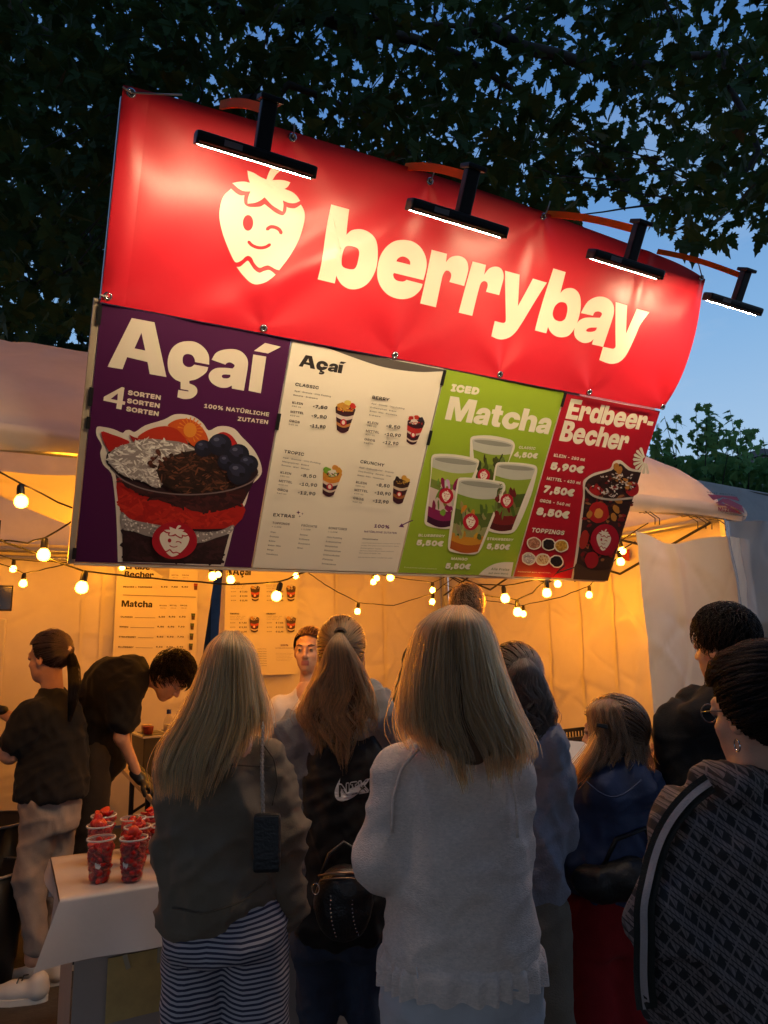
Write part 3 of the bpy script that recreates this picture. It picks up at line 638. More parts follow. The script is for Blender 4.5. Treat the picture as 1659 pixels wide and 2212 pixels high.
# board 2: white price list
B2, p2 = board(.776, 1.56, H1+.004, H2, (236,226,208), 'white price list board with four small cup pictures, between purple and green')
K = (38,30,30); K2 = (96,84,78)
p2.poly(crom([(520,200,C),(640,225),(900,320),(1130,392),(1400,430),(1630,425,C),(1643,414,C),(1200,330),(560,198,C)],4), (92,84,80), conv=Z4)
heavy(p2, 'Açaí', (418,383), (775,443), 74, K, Z4, gap=.04)
def menu_text(pr, cv, name, nx0, ny, nx1, desc, rows, px, slope=.16):
    pr.text(name, (nx0, ny), (nx1, ny+(nx1-nx0)*slope), 34, K, .045, cv)
    for i, (s, x0, x1, y) in enumerate(desc): pr.text(s, (x0, y), (x1, y+(x1-x0)*slope), 16, K2, .03, cv)
    for i, (lab, ml, price, x, y, pxx, py, pw) in enumerate(rows):
        pr.text(lab, (x, y), (x+(86 if lab != 'MITTEL' else 108), y+14), 24, K2, .05, cv); pr.text(ml, (x-4, y+26), (x+72, y+38), 15, K2, .02, cv)
        pr.text('€', (pxx, py-8), (pxx+16, py-6), 15, K, .03, cv); pr.text(price, (pxx+20, py), (pxx+20+pw, py+10), 34, K, .05, cv)
menu_text(p2, Z4, 'CLASSIC', 391, 543, 583, (('Açaí · Granola · Chia Pudding ·', 383, 697, 591), ('Banane · Erdbeere', 375, 575, 625)), (('KLEIN','280 ml','7,50',365,690,536,728,96),('MITTEL','420 ml','9,90',350,766,522,805,104),('GROß','540 ml','11,90',338,840,507,886,108)), None)
menu_text(p2, Z4, 'BERRY', 1025, 648, 1163, (('Açaí · Granola · Chia Pudding', 1017, 1290, 694), ('Erdbeerpüree · Kokos', 1010, 1222, 726), ('Kakao-Nibs · Blaubeere', 1004, 1228, 756), ('Erdbeere', 998, 1090, 788)), (('KLEIN','280 ml','8,50',984,850,1138,888,92),('MITTEL','420 ml','10,90',970,922,1122,955,112),('GROß','540 ml','12,90',956,990,1107,1022,106)), None)
menu_text(p2, Z4, 'TROPIC', 292, 1094, 453, (('Açaí · Granola · Chia Pudding', 281, 590, 1138), ('Mangopüree · Kokos', 276, 495, 1170), ('Banane · Kiwi · Mango', 270, 498, 1200)), (('KLEIN','280 ml','8,50',260,1262,427,1292,104),('MITTEL','420 ml','10,90',247,1332,414,1363,124),('GROß','540 ml','12,90',234,1402,401,1433,122)), None)
menu_text(p2, Z4, 'CRUNCHY', 917, 1175, 1112, (('Açaí · Erdnussbutter · Granola', 908, 1190, 1216), ('Chia Pudding · Banane · Oreo', 900, 1170, 1248), ('Kakao-Nibs · Haselnuss', 894, 1110, 1280)), (('KLEIN','280 ml','8,50',880,1340,1048,1368,86),('MITTEL','420 ml','10,90',867,1404,1032,1432,110),('GROß','540 ml','12,90',854,1470,1017,1498,106)), None)
p2.text('EXTRAS', (195,1610), (370,1625), 34, K, .045, Z4)
for (x, y, r) in ((402,1580,17),(436,1590,9),(413,1612,9)):
    p2.poly([(x,y-r),(x+r*.28,y-r*.28),(x+r,y),(x+r*.28,y+r*.28),(x,y+r),(x-r*.28,y+r*.28),(x-r,y),(x-r*.28,y-r*.28)], (80,20,84), conv=Z4)
for head, x0, x1, y, items, ix in (('TOPPINGS',187,328,1672,('Oreo','Granola','Kokos','Kakao-Nibs','Mango','Haselnuss'),172), ('FRÜCHTE',425,552,1692,('Banane','Erdbeere','Blaubeere','Kiwi'),413), ('SONSTIGES',646,796,1712,('Chia Pudding','Erdbeerpüree','Mangopüree','Blaubeerpüree','Erdnussbutter','Pistazie','Schokosauce'),632)):
    p2.text(head, (x0, y), (x1, y+12), 24, K2, .04, Z4); p2.text('+ 1,00€', (x0-4, y+27), (x0+74, y+34), 15, K2, .03, Z4)
    for k, s in enumerate(items): p2.text(s, (ix-k*7, y+72+k*36), (ix-k*7+len(s)*10.3, y+74+k*36+len(s)*.7), 17, K2, .03, Z4)
p2.text('100%', (1022,1697), (1142,1707), 34, (84,22,88), .07, Z4); p2.text('NATÜRLICHE ZUTATEN', (938,1738), (1203,1752), 20, (84,22,88), .04, Z4)
p2.poly(stroke([(1338,1640),(1290,1660),(1240,1685)], 9), (96,40,100), conv=Z4); p2.poly([(1222,1694),(1248,1664),(1268,1698)], (96,40,100), conv=Z4)
p2.text('Allergenhinweise:', (922,1795), (1052,1803), 15, K2, .04, Z4)
for k, (s, wd) in enumerate((('Unsere Produkte können Spuren von Nüssen, Milch und Gluten', 318), ('enthalten. Bitte sprecht unser Team am Stand an, falls ihr', 310), ('Allergien habt.', 180), ('Alle Preise inklusive Mehrwertsteuer und Becher', 280))): p2.text(s, (918-k*6, 1828+k*21), (918-k*6+wd, 1836+k*21), 11, K2, .0, Z4)
p2.text('Dazu passt ein kalter Tee', (896,1910), (1070,1916), 12, K2, .0, Z4); p2.text('Bitte den Becher danach in den Behälter werfen', (888,1945), (1168,1953), 12, K2, .0, Z4)
put(p2.build('print', M_PRINT, None), B2)
def small_cup(pr, top, bot, layers, tops, cv, badge=True, seed=1):
    """top: rim left/right points, bot: foot left/right, layers: (t0, t1, colour)"""
    (ax, ay), (bx, by) = top; (cx, cy_), (dx, dy) = bot
    def P(s, t): 
        x = (ax+(bx-ax)*s)*(1-t)+(cx+(dx-cx)*s)*t; y = (ay+(by-ay)*s)*(1-t)+(cy_+(dy-cy_)*s)*t; return (x, y+(bx-ax)*.13*math.sin(math.pi*s))
    S = [i/8 for i in range(9)]
    for t0, t1, col in layers: pr.poly([P(s, t0) for s in S]+[P(s, t1) for s in S[::-1]], col, conv=cv)
    mx_, my_, wd = (ax+bx)/2, (ay+by)/2, bx-ax
    pr.poly(ellipse(mx_, my_, wd*.5, wd*.17, 18, math.atan2(by-ay, bx-ax)), layers[0][2], conv=cv)
    rr = random.Random(seed)
    for fx, fy, r, col in tops: pr.poly(ellipse(mx_+fx*wd, my_+fy*wd, r*wd, r*wd*.8, 12, rr.random(), .4, rr.random()), col, conv=cv)
    fl = slivers([(mx_-wd*.45,my_-wd*.02),(mx_+wd*.42,my_-wd*.02),(mx_+wd*.3,my_+wd*.12),(mx_-wd*.3,my_+wd*.12)], 26, wd*.14, wd*.05, seed); pr.many(fl, [c for _, _, _, c in tops], cv)
    if badge:
        bxm, bym = P(.45, .52); pr.poly(ellipse(bxm, bym, wd*.16, wd*.17, 16), (190,16,44), conv=cv); pr.poly(ellipse(bxm, bym, wd*.085, wd*.11, 12), (230,215,200), conv=cv)
DP, WH = (58,24,36), (206,186,170)
c2 = Print(SP, base=.002)
small_cup(c2, ((724,722),(890,745)), ((735,910),(830,918)), ((0,.25,DP),(.25,.42,(216,200,190)),(.42,.62,DP),(.62,.76,(186,130,70)),(.76,1,DP)), ((-.2,-.15,.2,(206,150,60)),(.1,-.28,.2,(222,196,96)),(.36,-.12,.17,(196,46,36)),(.0,-.05,.2,(196,140,60)),(-.3,0,.14,(184,120,44))), Z4, seed=3)
put(c2.build('cup_picture', M_PRINT, None), B2)
c2 = Print(SP, base=.002)
small_cup(c2, ((1322,835),(1462,862)), ((1312,1005),(1392,1022)), ((0,.2,DP),(.2,.45,(176,42,34)),(.45,.55,(200,180,170)),(.55,.8,DP),(.8,.88,WH),(.88,1,DP)), ((-.3,-.25,.16,(190,46,34)),(.05,-.3,.17,(200,60,40)),(-.1,-.05,.22,(214,204,196)),(.3,-.15,.2,(40,36,52)),(.38,.0,.13,(44,30,30))), Z4, seed=4)
put(c2.build('cup_picture', M_PRINT, None), B2)
c2 = Print(SP, base=.002)
small_cup(c2, ((620,1262),(780,1280)), ((616,1435),(708,1450)), ((0,.18,(214,150,60)),(.18,.36,(210,130,40)),(.36,.5,(210,190,176)),(.5,.7,DP),(.7,.8,WH),(.8,1,DP)), ((-.3,-.18,.22,(110,160,40)),(.15,-.25,.2,(206,140,60)),(.35,-.15,.17,(214,150,50)),(.0,0,.25,(216,208,200)),(-.2,.06,.13,(60,34,30))), Z4, seed=5)
put(c2.build('cup_picture', M_PRINT, None), B2)
c2 = Print(SP, base=.002)
small_cup(c2, ((1204,1335),(1342,1345)), ((1200,1498),(1280,1514)), ((0,.22,(60,34,30)),(.22,.35,(206,186,160)),(.35,.6,DP),(.6,.75,(150,96,50)),(.75,1,DP)), ((-.25,-.1,.22,(44,28,26)),(.15,-.25,.18,(200,150,60)),(.33,-.1,.16,(206,160,70)),(.0,.02,.18,(60,36,30))), Z4, seed=6)
put(c2.build('cup_picture', M_PRINT, None), B2)

# board 3: green
GREEN, GT = (150,178,44), (232,224,204)
B3, p3 = board(1.56, 2.315, H1+.004, H2, GREEN, 'lime green menu board with four iced green drinks')
p3.text('ICED', (350,228), (508,250), 52, GT, .10, Z5)
heavy(p3, 'Matcha', (312,398), (926,488), 105, GT, Z5, gap=.05)
p3.text('CLASSIC', (750,570), (846,578), 20, GT, .05, Z5); p3.text('4,50€', (722,618), (856,628), 38, GT, .09, Z5)
p3.text('BLUEBERRY', (155,1091), (309,1097), 20, GT, .05, Z5); p3.text('5,50€', (145,1140), (297,1148), 38, GT, .09, Z5)
p3.text('STRAWBERRY', (560,1112), (714,1119), 20, GT, .05, Z5); p3.text('5,50€', (560,1162), (690,1168), 38, GT, .09, Z5)
p3.text('MANGO', (348,1229), (442,1233), 20, GT, .05, Z5); p3.text('5,50€', (315,1278), (456,1283), 38, GT, .09, Z5)
p3.text('Produktbilder können abweichen', (70,1276), (262,1286), 9, GT, .0, Z5)
p3.poly(crom([(510,1318,C),(545,1285),(600,1255),(660,1243),(716,1244,C),(700,1333,C)],4), GT, conv=Z5)
p3.text('Alle Preise', (583,1289), (690,1294), 20, (130,140,80), .03, Z5); p3.text('auf dem Menü', (568,1311), (682,1316), 13, (130,140,80), .03, Z5)
put(p3.build('print', M_PRINT, None), B3)
_dk = 0
def drink(outl, rim, layers, badge, seed):
    c3.poly(crom(outl, 3), (226,220,204), conv=Z5)
    (ax, ay, bx, by, cx, cy_, dx, dy) = rim
    def P(s, t): return ((ax+(bx-ax)*s)*(1-t)+(cx+(dx-cx)*s)*t, (ay+(by-ay)*s)*(1-t)+(cy_+(dy-cy_)*s)*t+(bx-ax)*.07*math.sin(math.pi*s))
    S = [i/10 for i in range(11)]
    for t0, t1, col in layers: c3.poly([P(s, t0) for s in S]+[P(s, t1) for s in S[::-1]], col, conv=Z5, step=.0001)
    c3.poly(ellipse((ax+bx)/2, (ay+by)/2, (bx-ax)/2, (bx-ax)*.085, 22, math.atan2(by-ay, bx-ax)), (196,196,188), conv=Z5); c3.poly(ellipse((ax+bx)/2, (ay+by)/2+3, (bx-ax)/2*.93, (bx-ax)*.06, 22, math.atan2(by-ay, bx-ax)), (150,152,142), conv=Z5)
    rr = random.Random(seed)
    for k in range(30):   # marbling
        t = rr.uniform(.30, .8); s = rr.uniform(.12, .88); x, y = P(s, t); col = layers[min(len(layers)-1, rr.choice((2,3,3,4)))][2]
        c3.poly(ellipse(x, y, rr.uniform(5,16), rr.uniform(12,40), 9, rr.gauss(0,.25), .5, k), tuple(min(255, int(c*rr.uniform(.86,1.14))) for c in col), conv=Z5, step=.00004)
    bx_, by_, r = badge; c3.poly(ellipse(bx_, by_, r*.92, r, 20), (186,18,46), conv=Z5); emblem(c3, (bx_-r*.55, by_-r*.72, bx_+r*.55, by_+r*.75), (232,222,206), (186,18,46), Z5)
gl, mg, dg = (190,192,180), (140,164,52), (74,92,34)
c3 = Print(SP, base=.002+.0012*_dk); _dk += 1
drink([(462,520),(480,498),(580,494),(700,518),(726,545),(722,580),(690,650),(650,760),(480,760)], (474,520,716,553,500,800,640,810), ((0,.20,gl),(.2,.42,mg),(.42,.62,(120,140,60)),(.62,.8,dg),(.8,1,(60,70,30))), (541,730,40), 1)
put(c3.build('cup_picture', M_PRINT, None), B3)
c3 = Print(SP, base=.002+.0012*_dk); _dk += 1
drink([(230,630),(250,604),(370,606),(500,632),(518,660),(500,720),(470,800),(400,960),(360,1030),(320,1048),(210,1030),(190,1000),(210,850),(228,720)], (240,628,508,660,205,1005,345,1030), ((0,.14,gl),(.14,.32,(160,178,70)),(.32,.45,(120,140,56)),(.45,.75,(206,186,180)),(.75,.9,(132,30,84)),(.9,1,(60,14,44))), (318,850,46), 2)
put(c3.build('cup_picture', M_PRINT, None), B3)
c3 = Print(SP, base=.002+.0012*_dk); _dk += 1
drink([(610,672),(630,652),(740,654),(838,668),(858,690),(850,740),(820,850),(760,1000),(720,1064),(660,1075),(570,1058),(560,1000),(590,800)], (620,672,846,692,560,1035,705,1052), ((0,.16,gl),(.16,.4,mg),(.4,.62,dg),(.62,.75,(110,120,56)),(.75,.9,(120,30,30)),(.9,1,(80,18,22))), (676,880,42), 3)
put(c3.build('cup_picture', M_PRINT, None), B3)
c3 = Print(SP, base=.002+.0012*_dk); _dk += 1
drink([(384,765),(400,742),(520,748),(650,768),(668,790),(662,830),(620,930),(560,1080),(510,1185),(440,1195),(345,1180),(328,1150),(345,1000),(370,860)], (394,765,658,795,340,1160,505,1180), ((0,.18,gl),(.18,.4,(124,152,48)),(.4,.62,(88,104,44)),(.62,.76,(150,150,96)),(.76,.88,(206,140,40)),(.88,1,(176,88,26))), (462,1003,50), 4)
put(c3.build('cup_picture', M_PRINT, None), B3)

# board 4: red strawberry cup
RB = (176,14,36)
B4, p4 = board(2.315, W_+.002, H1+.012, H2, RB, 'red menu board with a tall strawberry cup, last of the row')
heavy(p4, 'Erdbeer-', (1026,394), (1532,470), 92, GT, Z5, gap=.045); heavy(p4, 'Becher', (988,524), (1384,584), 92, GT, Z5, gap=.045)
for s, pz, (x, y, w1, w2) in (('KLEIN - 280 ml','5,90€',(957,618,182,188)),('MITTEL - 420 ml','7,50€',(915,755,198,172)),('GROß - 540 ml','8,50€',(873,886,178,184))):
    p4.text(s, (x, y), (x+w1, y+28), 24, GT, .05, Z5); p4.text(pz, (x-18, y+72), (x-18+w2, y+96), 50, GT, .11, Z5)
p4.text('TOPPINGS', (823,1064), (1014,1082), 34, GT, .05, Z5)
p4.text('Produktbild kann abweichen', (742,1302), (934,1310), 9, GT, .0, Z5)
cen = (1500, 640)
for k in range(9):
    a = 2.0+k*.36; ux, uy = math.cos(a), math.sin(a)
    p4.poly([(cen[0]+ux*18-uy*4, cen[1]-uy*18-ux*4), (cen[0]+ux*72-uy*9, cen[1]-uy*78-ux*9), (cen[0]+ux*78, cen[1]-uy*84), (cen[0]+ux*72+uy*9, cen[1]-uy*78+ux*9), (cen[0]+ux*18+uy*4, cen[1]-uy*18+ux*4)] if cen[0]+ux*78 < 1530 else [(1500,600),(1506,570),(1516,566),(1512,600)], GT, conv=Z5, step=.00003)
for k, (x, y, base, cs) in enumerate(((838,1132,(176,120,90),((206,150,120),(150,96,70))),(925,1138,(30,24,26),((50,40,40),(20,16,18))),(998,1146,(196,150,50),((220,180,80),(170,120,40))),(806,1222,(190,180,172),((226,220,214),(150,142,138))),(888,1226,(214,190,140),((176,110,60),(226,200,150))),(969,1236,(28,22,24),((54,42,40),(20,16,18))))):
    p4.poly(ellipse(x, y, 43, 38, 18, .2, .1, k), GT, conv=Z5); p4.poly(ellipse(x, y, 35, 31, 18, .2, .15, k), base, conv=Z5)
    p4.many(slivers(ellipse(x, y, 31, 27, 10), 40, 12, 6, k), cs, Z5)
put(p4.build('print', M_PRINT, None), B4)
c4 = Print(SP, base=.002)
c4.poly(crom([(1130,770),(1150,745),(1200,715),(1290,690),(1310,650),(1350,640),(1390,670),(1420,690),(1476,700,C),(1276,1356,C),(1060,1346,C),(1085,1200),(1110,1000),(1130,850)],3), (222,210,196), conv=Z5)
c4.poly(crom([(1145,775),(1190,735),(1300,700),(1350,660),(1400,700),(1474,712,C),(1274,1354,C),(1072,1344,C),(1100,1200),(1125,1000),(1140,860)],3), (52,28,22), conv=Z5)
inn = [(1155,790),(1300,710),(1460,725),(1420,900),(1300,1250),(1100,1250),(1130,1000)]
c4.many(slivers(inn, 150, 34, 20, 21), [(150,34,28),(90,40,30),(60,30,24),(120,24,24),(150,96,56),(44,24,20)], Z5)
for k, (x, y, rx, ry, col) in enumerate(((1222,950,60,64,(178,30,28)),(1222,955,26,30,(222,150,70)),(1205,820,40,32,(180,32,30)),(1420,810,42,44,(176,30,34)),(1135,1110,26,60,(170,46,34)),(1180,1230,40,50,(166,20,34)),(1300,1050,36,60,(60,30,26)),(1270,1160,50,46,(176,16,44)))):
    c4.poly(ellipse(x, y, rx, ry, 16, .2, .12, k), col, conv=Z5)
for k, (x, y) in enumerate(((1325,680),(1345,700),(1335,745),(1370,760),(1335,880),(1325,930),(1310,975),(1165,960),(1395,790))): c4.poly(ellipse(x, y, 17, 26, 10, .5*k, .3, k), (186,124,52), conv=Z5)
c4.many(slivers([(1170,800),(1250,715),(1420,720),(1440,800),(1300,860)], 120, 20, 8, 9), [(206,196,190),(40,24,20),(226,216,210),(70,40,30)], Z5)
c4.poly(crom([(1085,1250),(1180,1290),(1290,1280),(1310,1230,C),(1274,1353,C),(1073,1343,C)],3), (70,48,34), conv=Z5)
c4.poly(stroke([(1140,800),(1190,850),(1290,872),(1420,862)], 12), (190,176,168), conv=Z5)
c4.poly(ellipse(1255,1108,84,92,24,.2), (172,14,40), conv=Z5); emblem(c4, (1206,1046,1292,1174), (232,222,206), (172,14,40), Z5)
put(c4.build('cup_picture', M_PRINT, None), B4)
put(MB().box(SP(2.68, H1+.005, .022), (.56, .006, .006), ROTX).build('edge_strip', mat('pink_edge', (.75,.35,.5), rough=.3), None), B4)

# ---------------------------------------------------------------- four lamps on orange arms
M_ORANGE = mat('orange_paint', srgb(255,104,0), rough=.75, spec=.15, bump=.05, bscale=60)
M_LED = mat('led_strip', (.8,.8,.8), emit=(1,.73,.42), estr=490)
M_LABEL = mat('silver_sticker', (.35,.36,.4), rough=.35)
def lamp(cx, cy_, cz, au, label):
    c = np.array([cx, cy_, cz]); UP = -DN; L_ = .40
    t = tag(empty('sign_lamp', tuple(c)), label, 'lamp', 'bar lamps on orange arms over the banner')
    Rb = Matrix((Vector((1,0,0)), Vector(DN), Vector(-NO))).transposed()
    # housing: flat bar, chamfered, tilted so that its light face looks down at the cloth
    put(MB().box(c, (L_, .034, .058), Rb, bev=.011).build('housing', M_BLACK, None, False), t)
    d2_ = DN*math.cos(.42) - NO*math.sin(.42); n2_ = np.cross(np.array([1.0,0,0]), d2_); Rl = Matrix((Vector((1,0,0)), Vector(d2_), Vector(n2_))).transposed()
    e = c + DN*.0165 - NO*.007; put(MB().box(e+d2_*.0035, (L_-.024, .003, .013), Rl, bev=.001).build('led_strip', M_LED, None), t)
    put(MB().box(e-d2_*.004, (L_-.016, .012, .026), Rl, bev=.002).build('lamp_back', M_BLACK, None), t)
    for sx in (-1, 1): put(MB().box(c+DN*.012+np.array([sx*(L_/2-.006), 0, 0]), (.010, .022, .05), Rb, bev=.003).build('end_cap', M_BLACK, None), t)
    put(MB().box(c+NO*.0292+np.array([-.085,0,0])-DN*.0, (.058, .017, .0012), Rb).build('sticker', M_LABEL, None), t)
    h = .150; put(MB().box(c+UP*(h/2+.012)+np.array([.012,0,0])-NO*.0, (.052, h, .034), Rb, bev=.006).build('post', M_BLACK, None), t)
    put(MB().box(c+UP*(h+.016)+np.array([.014,0,0]), (.075, .016, .062), Rb, bev=.004).build('cap', M_BLACKMETAL, None), t)
    top = np.array(SP(au, -.045, -.04)); s = c+UP*(h-.012)-NO*.02
    arm = MB(); pts = []
    for k in range(9):
        q = k/8; p = s*(1-q)+top*q + UP*.014*math.sin(q*math.pi*.9); pts.append(p)
    vs = []; 
    for k, p in enumerate(pts):
        d = pts[min(k+1,8)]-pts[max(k-1,0)]; d = d/np.linalg.norm(d); side_ = np.array([1.0,0,0]); n_ = np.cross(d, side_)
        for a, b in ((-1,-1),(1,-1),(1,1),(-1,1)): vs.append(p+side_*.006*a+n_*.015*b)
    fs = [(k*4+j, k*4+(j+1)%4, k*4+4+(j+1)%4, k*4+4+j) for k in range(8) for j in range(4)]+[(3,2,1,0),(32,33,34,35)]
    put(arm.add(vs, fs).build('arm', M_ORANGE, None), t)
    return t
lamp(.609, 1.985, 3.133, .354, 'black bar lamp on an orange arm above the strawberry emblem')
lamp(1.294, 1.858, 3.03, 1.159, 'black bar lamp on an orange arm over the first banner letters')
lamp(2.176, 1.925, 3.11, 1.937, 'black bar lamp on an orange arm over the last letters of the banner')
lamp(3.133, 2.12, 3.23, 2.698, 'black bar lamp seen against open sky past the banner end')
# ================================================================ posters on the back wall
def poster(x0, x1, ztop, zbot, label, y=YB-.075):
    t = tag(empty('wall_poster', ((x0+x1)/2, y, zbot)), label, 'poster', 'price posters on the back wall')
    put(MB().box(((x0+x1)/2, y+.006, (ztop+zbot)/2), (x1-x0, .006, ztop-zbot), bev=.001).build('panel', M_BOARD, None), t)
    return t
YP = YB-.075
def uvp(x, y): q = onY(x, y, YP); return (q[0], -q[2])
def SPo(u, v, off): return (u, YP-off, -v)
Z6 = Zc(0, 1100, 760)
CREAMP = (222,212,190)
pa = onY(253, 1225, YP); pb = onY(429, 1225, YP); pc = onY(241, 1438, YP)
x0, x1 = (pa[0]+pc[0])/2, pb[0]+.0; zt, zb = 2.38, onY(300, 1455, YP)[2]
T1 = poster(x0, x1, zt, zb, 'cream price poster on the back wall above the bending man')
q = Print(SPo, base=.004, uvf=uvp)
q.poly([(x0+.005, -zt+.004), (x1-.005, -zt+.004), (x1-.005, -zb-.004), (x0+.005, -zb-.004)], CREAMP, raw=True)
heavy(q, 'Erdbeer-', (680,706), (888,710), 24, K, Z6); heavy(q, 'Becher', (678,748), (838,752), 24, K, Z6); heavy(q, 'Matcha', (662,910), (830,914), 26, K, Z6)
for y in (740, 905):
    for k, s in enumerate(('KLEIN','MITTEL','GROß')): q.text(s, (880+k*56-(y-740)*.06, y), (918+k*56-(y-740)*.06, y+2), 8, K2, .04, Z6); q.text('280 ml', (884+k*56-(y-740)*.06, y+14), (914+k*56-(y-740)*.06, y+15), 6, K2, .02, Z6)
for s, y, pr_, xx in (('BECHER + TOPPINGS', 805, ('5,90','7,50','8,50'), 672), ('CLASSIC', 968, ('4,50','5,90','6,90'), 658), ('MANGO', 1022, ('5,50','6,90','7,90'), 652), ('STRAWBERRY', 1077, ('5,50','6,90','7,90'), 648), ('BLUEBERRY', 1132, ('5,50','6,90','7,90'), 644)):
    wd = len(s)*9.2; q.text(s, (xx, y), (xx+wd, y+2), 10, K, .05, Z6)
    if y > 810: q.poly([(xx+wd+12, y), (xx+188, y+2), (xx+188, y+4), (xx+wd+12, y+2)], K2, conv=Z6)
    for k, p_ in enumerate(pr_): q.text(p_, (xx+206+k*56, y), (xx+240+k*56, y+1), 10, K, .06, Z6)
    cx_ = xx+394; q.poly([(cx_-10,y-22),(cx_+12,y-21),(cx_+8,y+14),(cx_-8,y+13)], (150,30,26) if y < 810 else (70,84,40), conv=Z6); q.poly([(cx_-9,y-8),(cx_+10,y-7),(cx_+8,y+14),(cx_-8,y+13)], (90,24,24) if y < 810 else (60,34,30), conv=Z6)
q.poly([(668,845),(1066,857),(1066,860),(668,848)], K2, conv=Z6)
q.poly(ellipse(1042,1205,14,20,14), K, conv=Z6); q.poly(ellipse(1042,1205,9,13,12), CREAMP, conv=Z6)
put(q.build('print', M_PRINT, None), T1)
xa = onY(487, 1240, YP)[0]; xb = onY(643, 1300, YP)[0]; zb2 = onY(600, 1458, YP)[2]
T2 = poster(xa, xb, 2.36, zb2, 'cream price poster with cup pictures on the back wall beside the wall gap')
q = Print(SPo, base=.004, uvf=uvp)
q.poly([(xa+.004, -2.356), (xb-.004, -2.356), (xb-.004, -zb2-.004), (xa+.004, -zb2-.004)], CREAMP, raw=True)
heavy(q, 'Açaí', (1268,738), (1368,738), 26, K, Z6)
def Z6b(p): return Z6((p[0], p[1]))
for name, bx, by in (('CLASSIC',1258,782),('BERRY',1452,782),('TROPIC',1252,952),('CRUNCHY',1450,952)):
    q.text(name, (bx, by), (bx+50, by), 10, K, .07, Z6)
    for k in range(3): q.text('Granola · Kokos · Kiwi', (bx, by+12+k*9), (bx+84-k*8, by+12+k*9), 5, K2, .0, Z6)
    for k, p_ in enumerate(('7,50','9,90','11,90')): q.text('KLEIN', (bx+2, by+48+k*24), (bx+28, by+48+k*24), 7, K2, .03, Z6); q.text('€ '+p_, (bx+50, by+50+k*24), (bx+90, by+50+k*24), 11, K, .05, Z6)
    cx_ = bx+132; small_cup(q, ((cx_-25, by+26), (cx_+27, by+26)), ((cx_-17, by+92), (cx_+19, by+92)), ((0,.3,DP),(.3,.5,(190,60,40)),(.5,.75,DP),(.75,.85,WH),(.85,1,DP)), ((-.25,-.1,.2,(200,150,60)),(.1,-.2,.2,(206,196,186)),(.3,-.05,.18,(60,34,34))), Z6, seed=bx)
for k in range(8):
    q.text('Haselnuss Pistazie', (1400, 1142+k*13), (1448, 1142+k*13), 6, K2, .02, Z6)
    q.text('Alle Preise inklusive Mehrwertsteuer und Becher am Stand', (1500, 1165+k*8), (1590-8*(k % 3), 1165+k*8), 4, K2, .0, Z6) if k < 6 else None
    q.text('Banane Kiwi', (1275, 1142+k*13), (1320, 1142+k*13), 6, K2, .02, Z6)
q.text('100%', (1524,1124), (1564,1124), 12, (84,22,88), .07, Z6); q.text('NATÜRLICHE ZUTATEN', (1496,1138), (1590,1138), 7, (84,22,88), .03, Z6)
q.poly(stroke([(1640,1090),(1620,1100),(1600,1112)], 4), (110,50,90), conv=Z6)
put(q.build('print', M_PRINT, None), T2)
# maker's emblem on the valance of the tent
Z7 = Zc(1250, 1000, 670)
def uvv(x, y): q_ = onY(x, y, YF+.06); return (q_[0], -q_[2])
def SV(u, v, off):
    z = -v; z0, z1 = ZE-.03, hip(u, YF-.04); t_ = min(1, max(0, (z-z0)/(z1-z0))); p_ = skirt_f((u-XL+.04)/(XR-XL+.06), t_)
    yy = p_[1] if z <= z1 else YF-.045+float(np.interp(z-ZE, [.08,.17,.27,.385,.53,.77], [0,.03,.09,.2,.39,.8]))
    return (u, yy-.012-off, z+.004)
q = Print(SV, base=.002, uvf=uvv, maxlen=.06)
CR = (150, 20, 44)
q.poly([(1207,603),(1390,618),(1398,648),(1300,622),(1232,642)], CR, conv=Z7); q.poly([(1240,660),(1300,628),(1316,640),(1262,668)], CR, conv=Z7)
q.poly([(1310,632),(1330,632),(1404,676),(1411,724),(1290,655)], CR, conv=Z7); q.poly([(1246,672),(1280,660),(1400,728),(1378,726),(1336,716),(1330,680),(1250,676)], CR, conv=Z7)
q.text('MIZE', (1254,706), (1334,716), 30, CR, .05, Z7); q.text('TENT RENTAL', (1206,597), (1384,612), 12, (60,70,60), .04, Z7); q.text('für alle Gelegenheiten', (1268,716), (1420,746), 12, (60,60,70), .02, Z7)
put(q.build('maker_emblem', M_PRINT, None), tent)
q = Print(lambda u, v, off: (XR-.03-off, v, -u), base=.002, uvf=lambda x, y: (-onX(x, y, XR)[2], onX(x, y, XR)[1]))
q.poly([(1348,1187),(1366,1187),(1366,1212),(1344,1210)], CR); put(q.build('maker_emblem', M_PRINT, None), tent)

# ================================================================ string lights
M_BULB = mat('bulb_filament', (.9,.7,.4), emit=(1.0,.365,.014), estr=620)
M_GLASS = bpy.data.materials.new('bulb_glass'); M_GLASS.use_nodes = True
t = M_GLASS.node_tree; t.nodes.clear(); o = t.nodes.new('ShaderNodeOutputMaterial'); a = t.nodes.new('ShaderNodeBsdfTransparent'); a.inputs[0].default_value = (1,.93,.8,1)
b = t.nodes.new('ShaderNodeBsdfPrincipled'); b.inputs['Base Color'].default_value = (1,.75,.4,1); b.inputs['Roughness'].default_value = .15; b.inputs['Emission Color'].default_value = (1,.55,.14,1); b.inputs['Emission Strength'].default_value = 9.0
lw = t.nodes.new('ShaderNodeMixShader'); lw.inputs[0].default_value = .28; t.links.new(a.outputs[0], lw.inputs[1]); t.links.new(b.outputs[0], lw.inputs[2]); t.links.new(lw.outputs[0], o.inputs[0])
M_CABLE = mat('black_cable', (.012,.011,.010), rough=.6)
_bm = {}
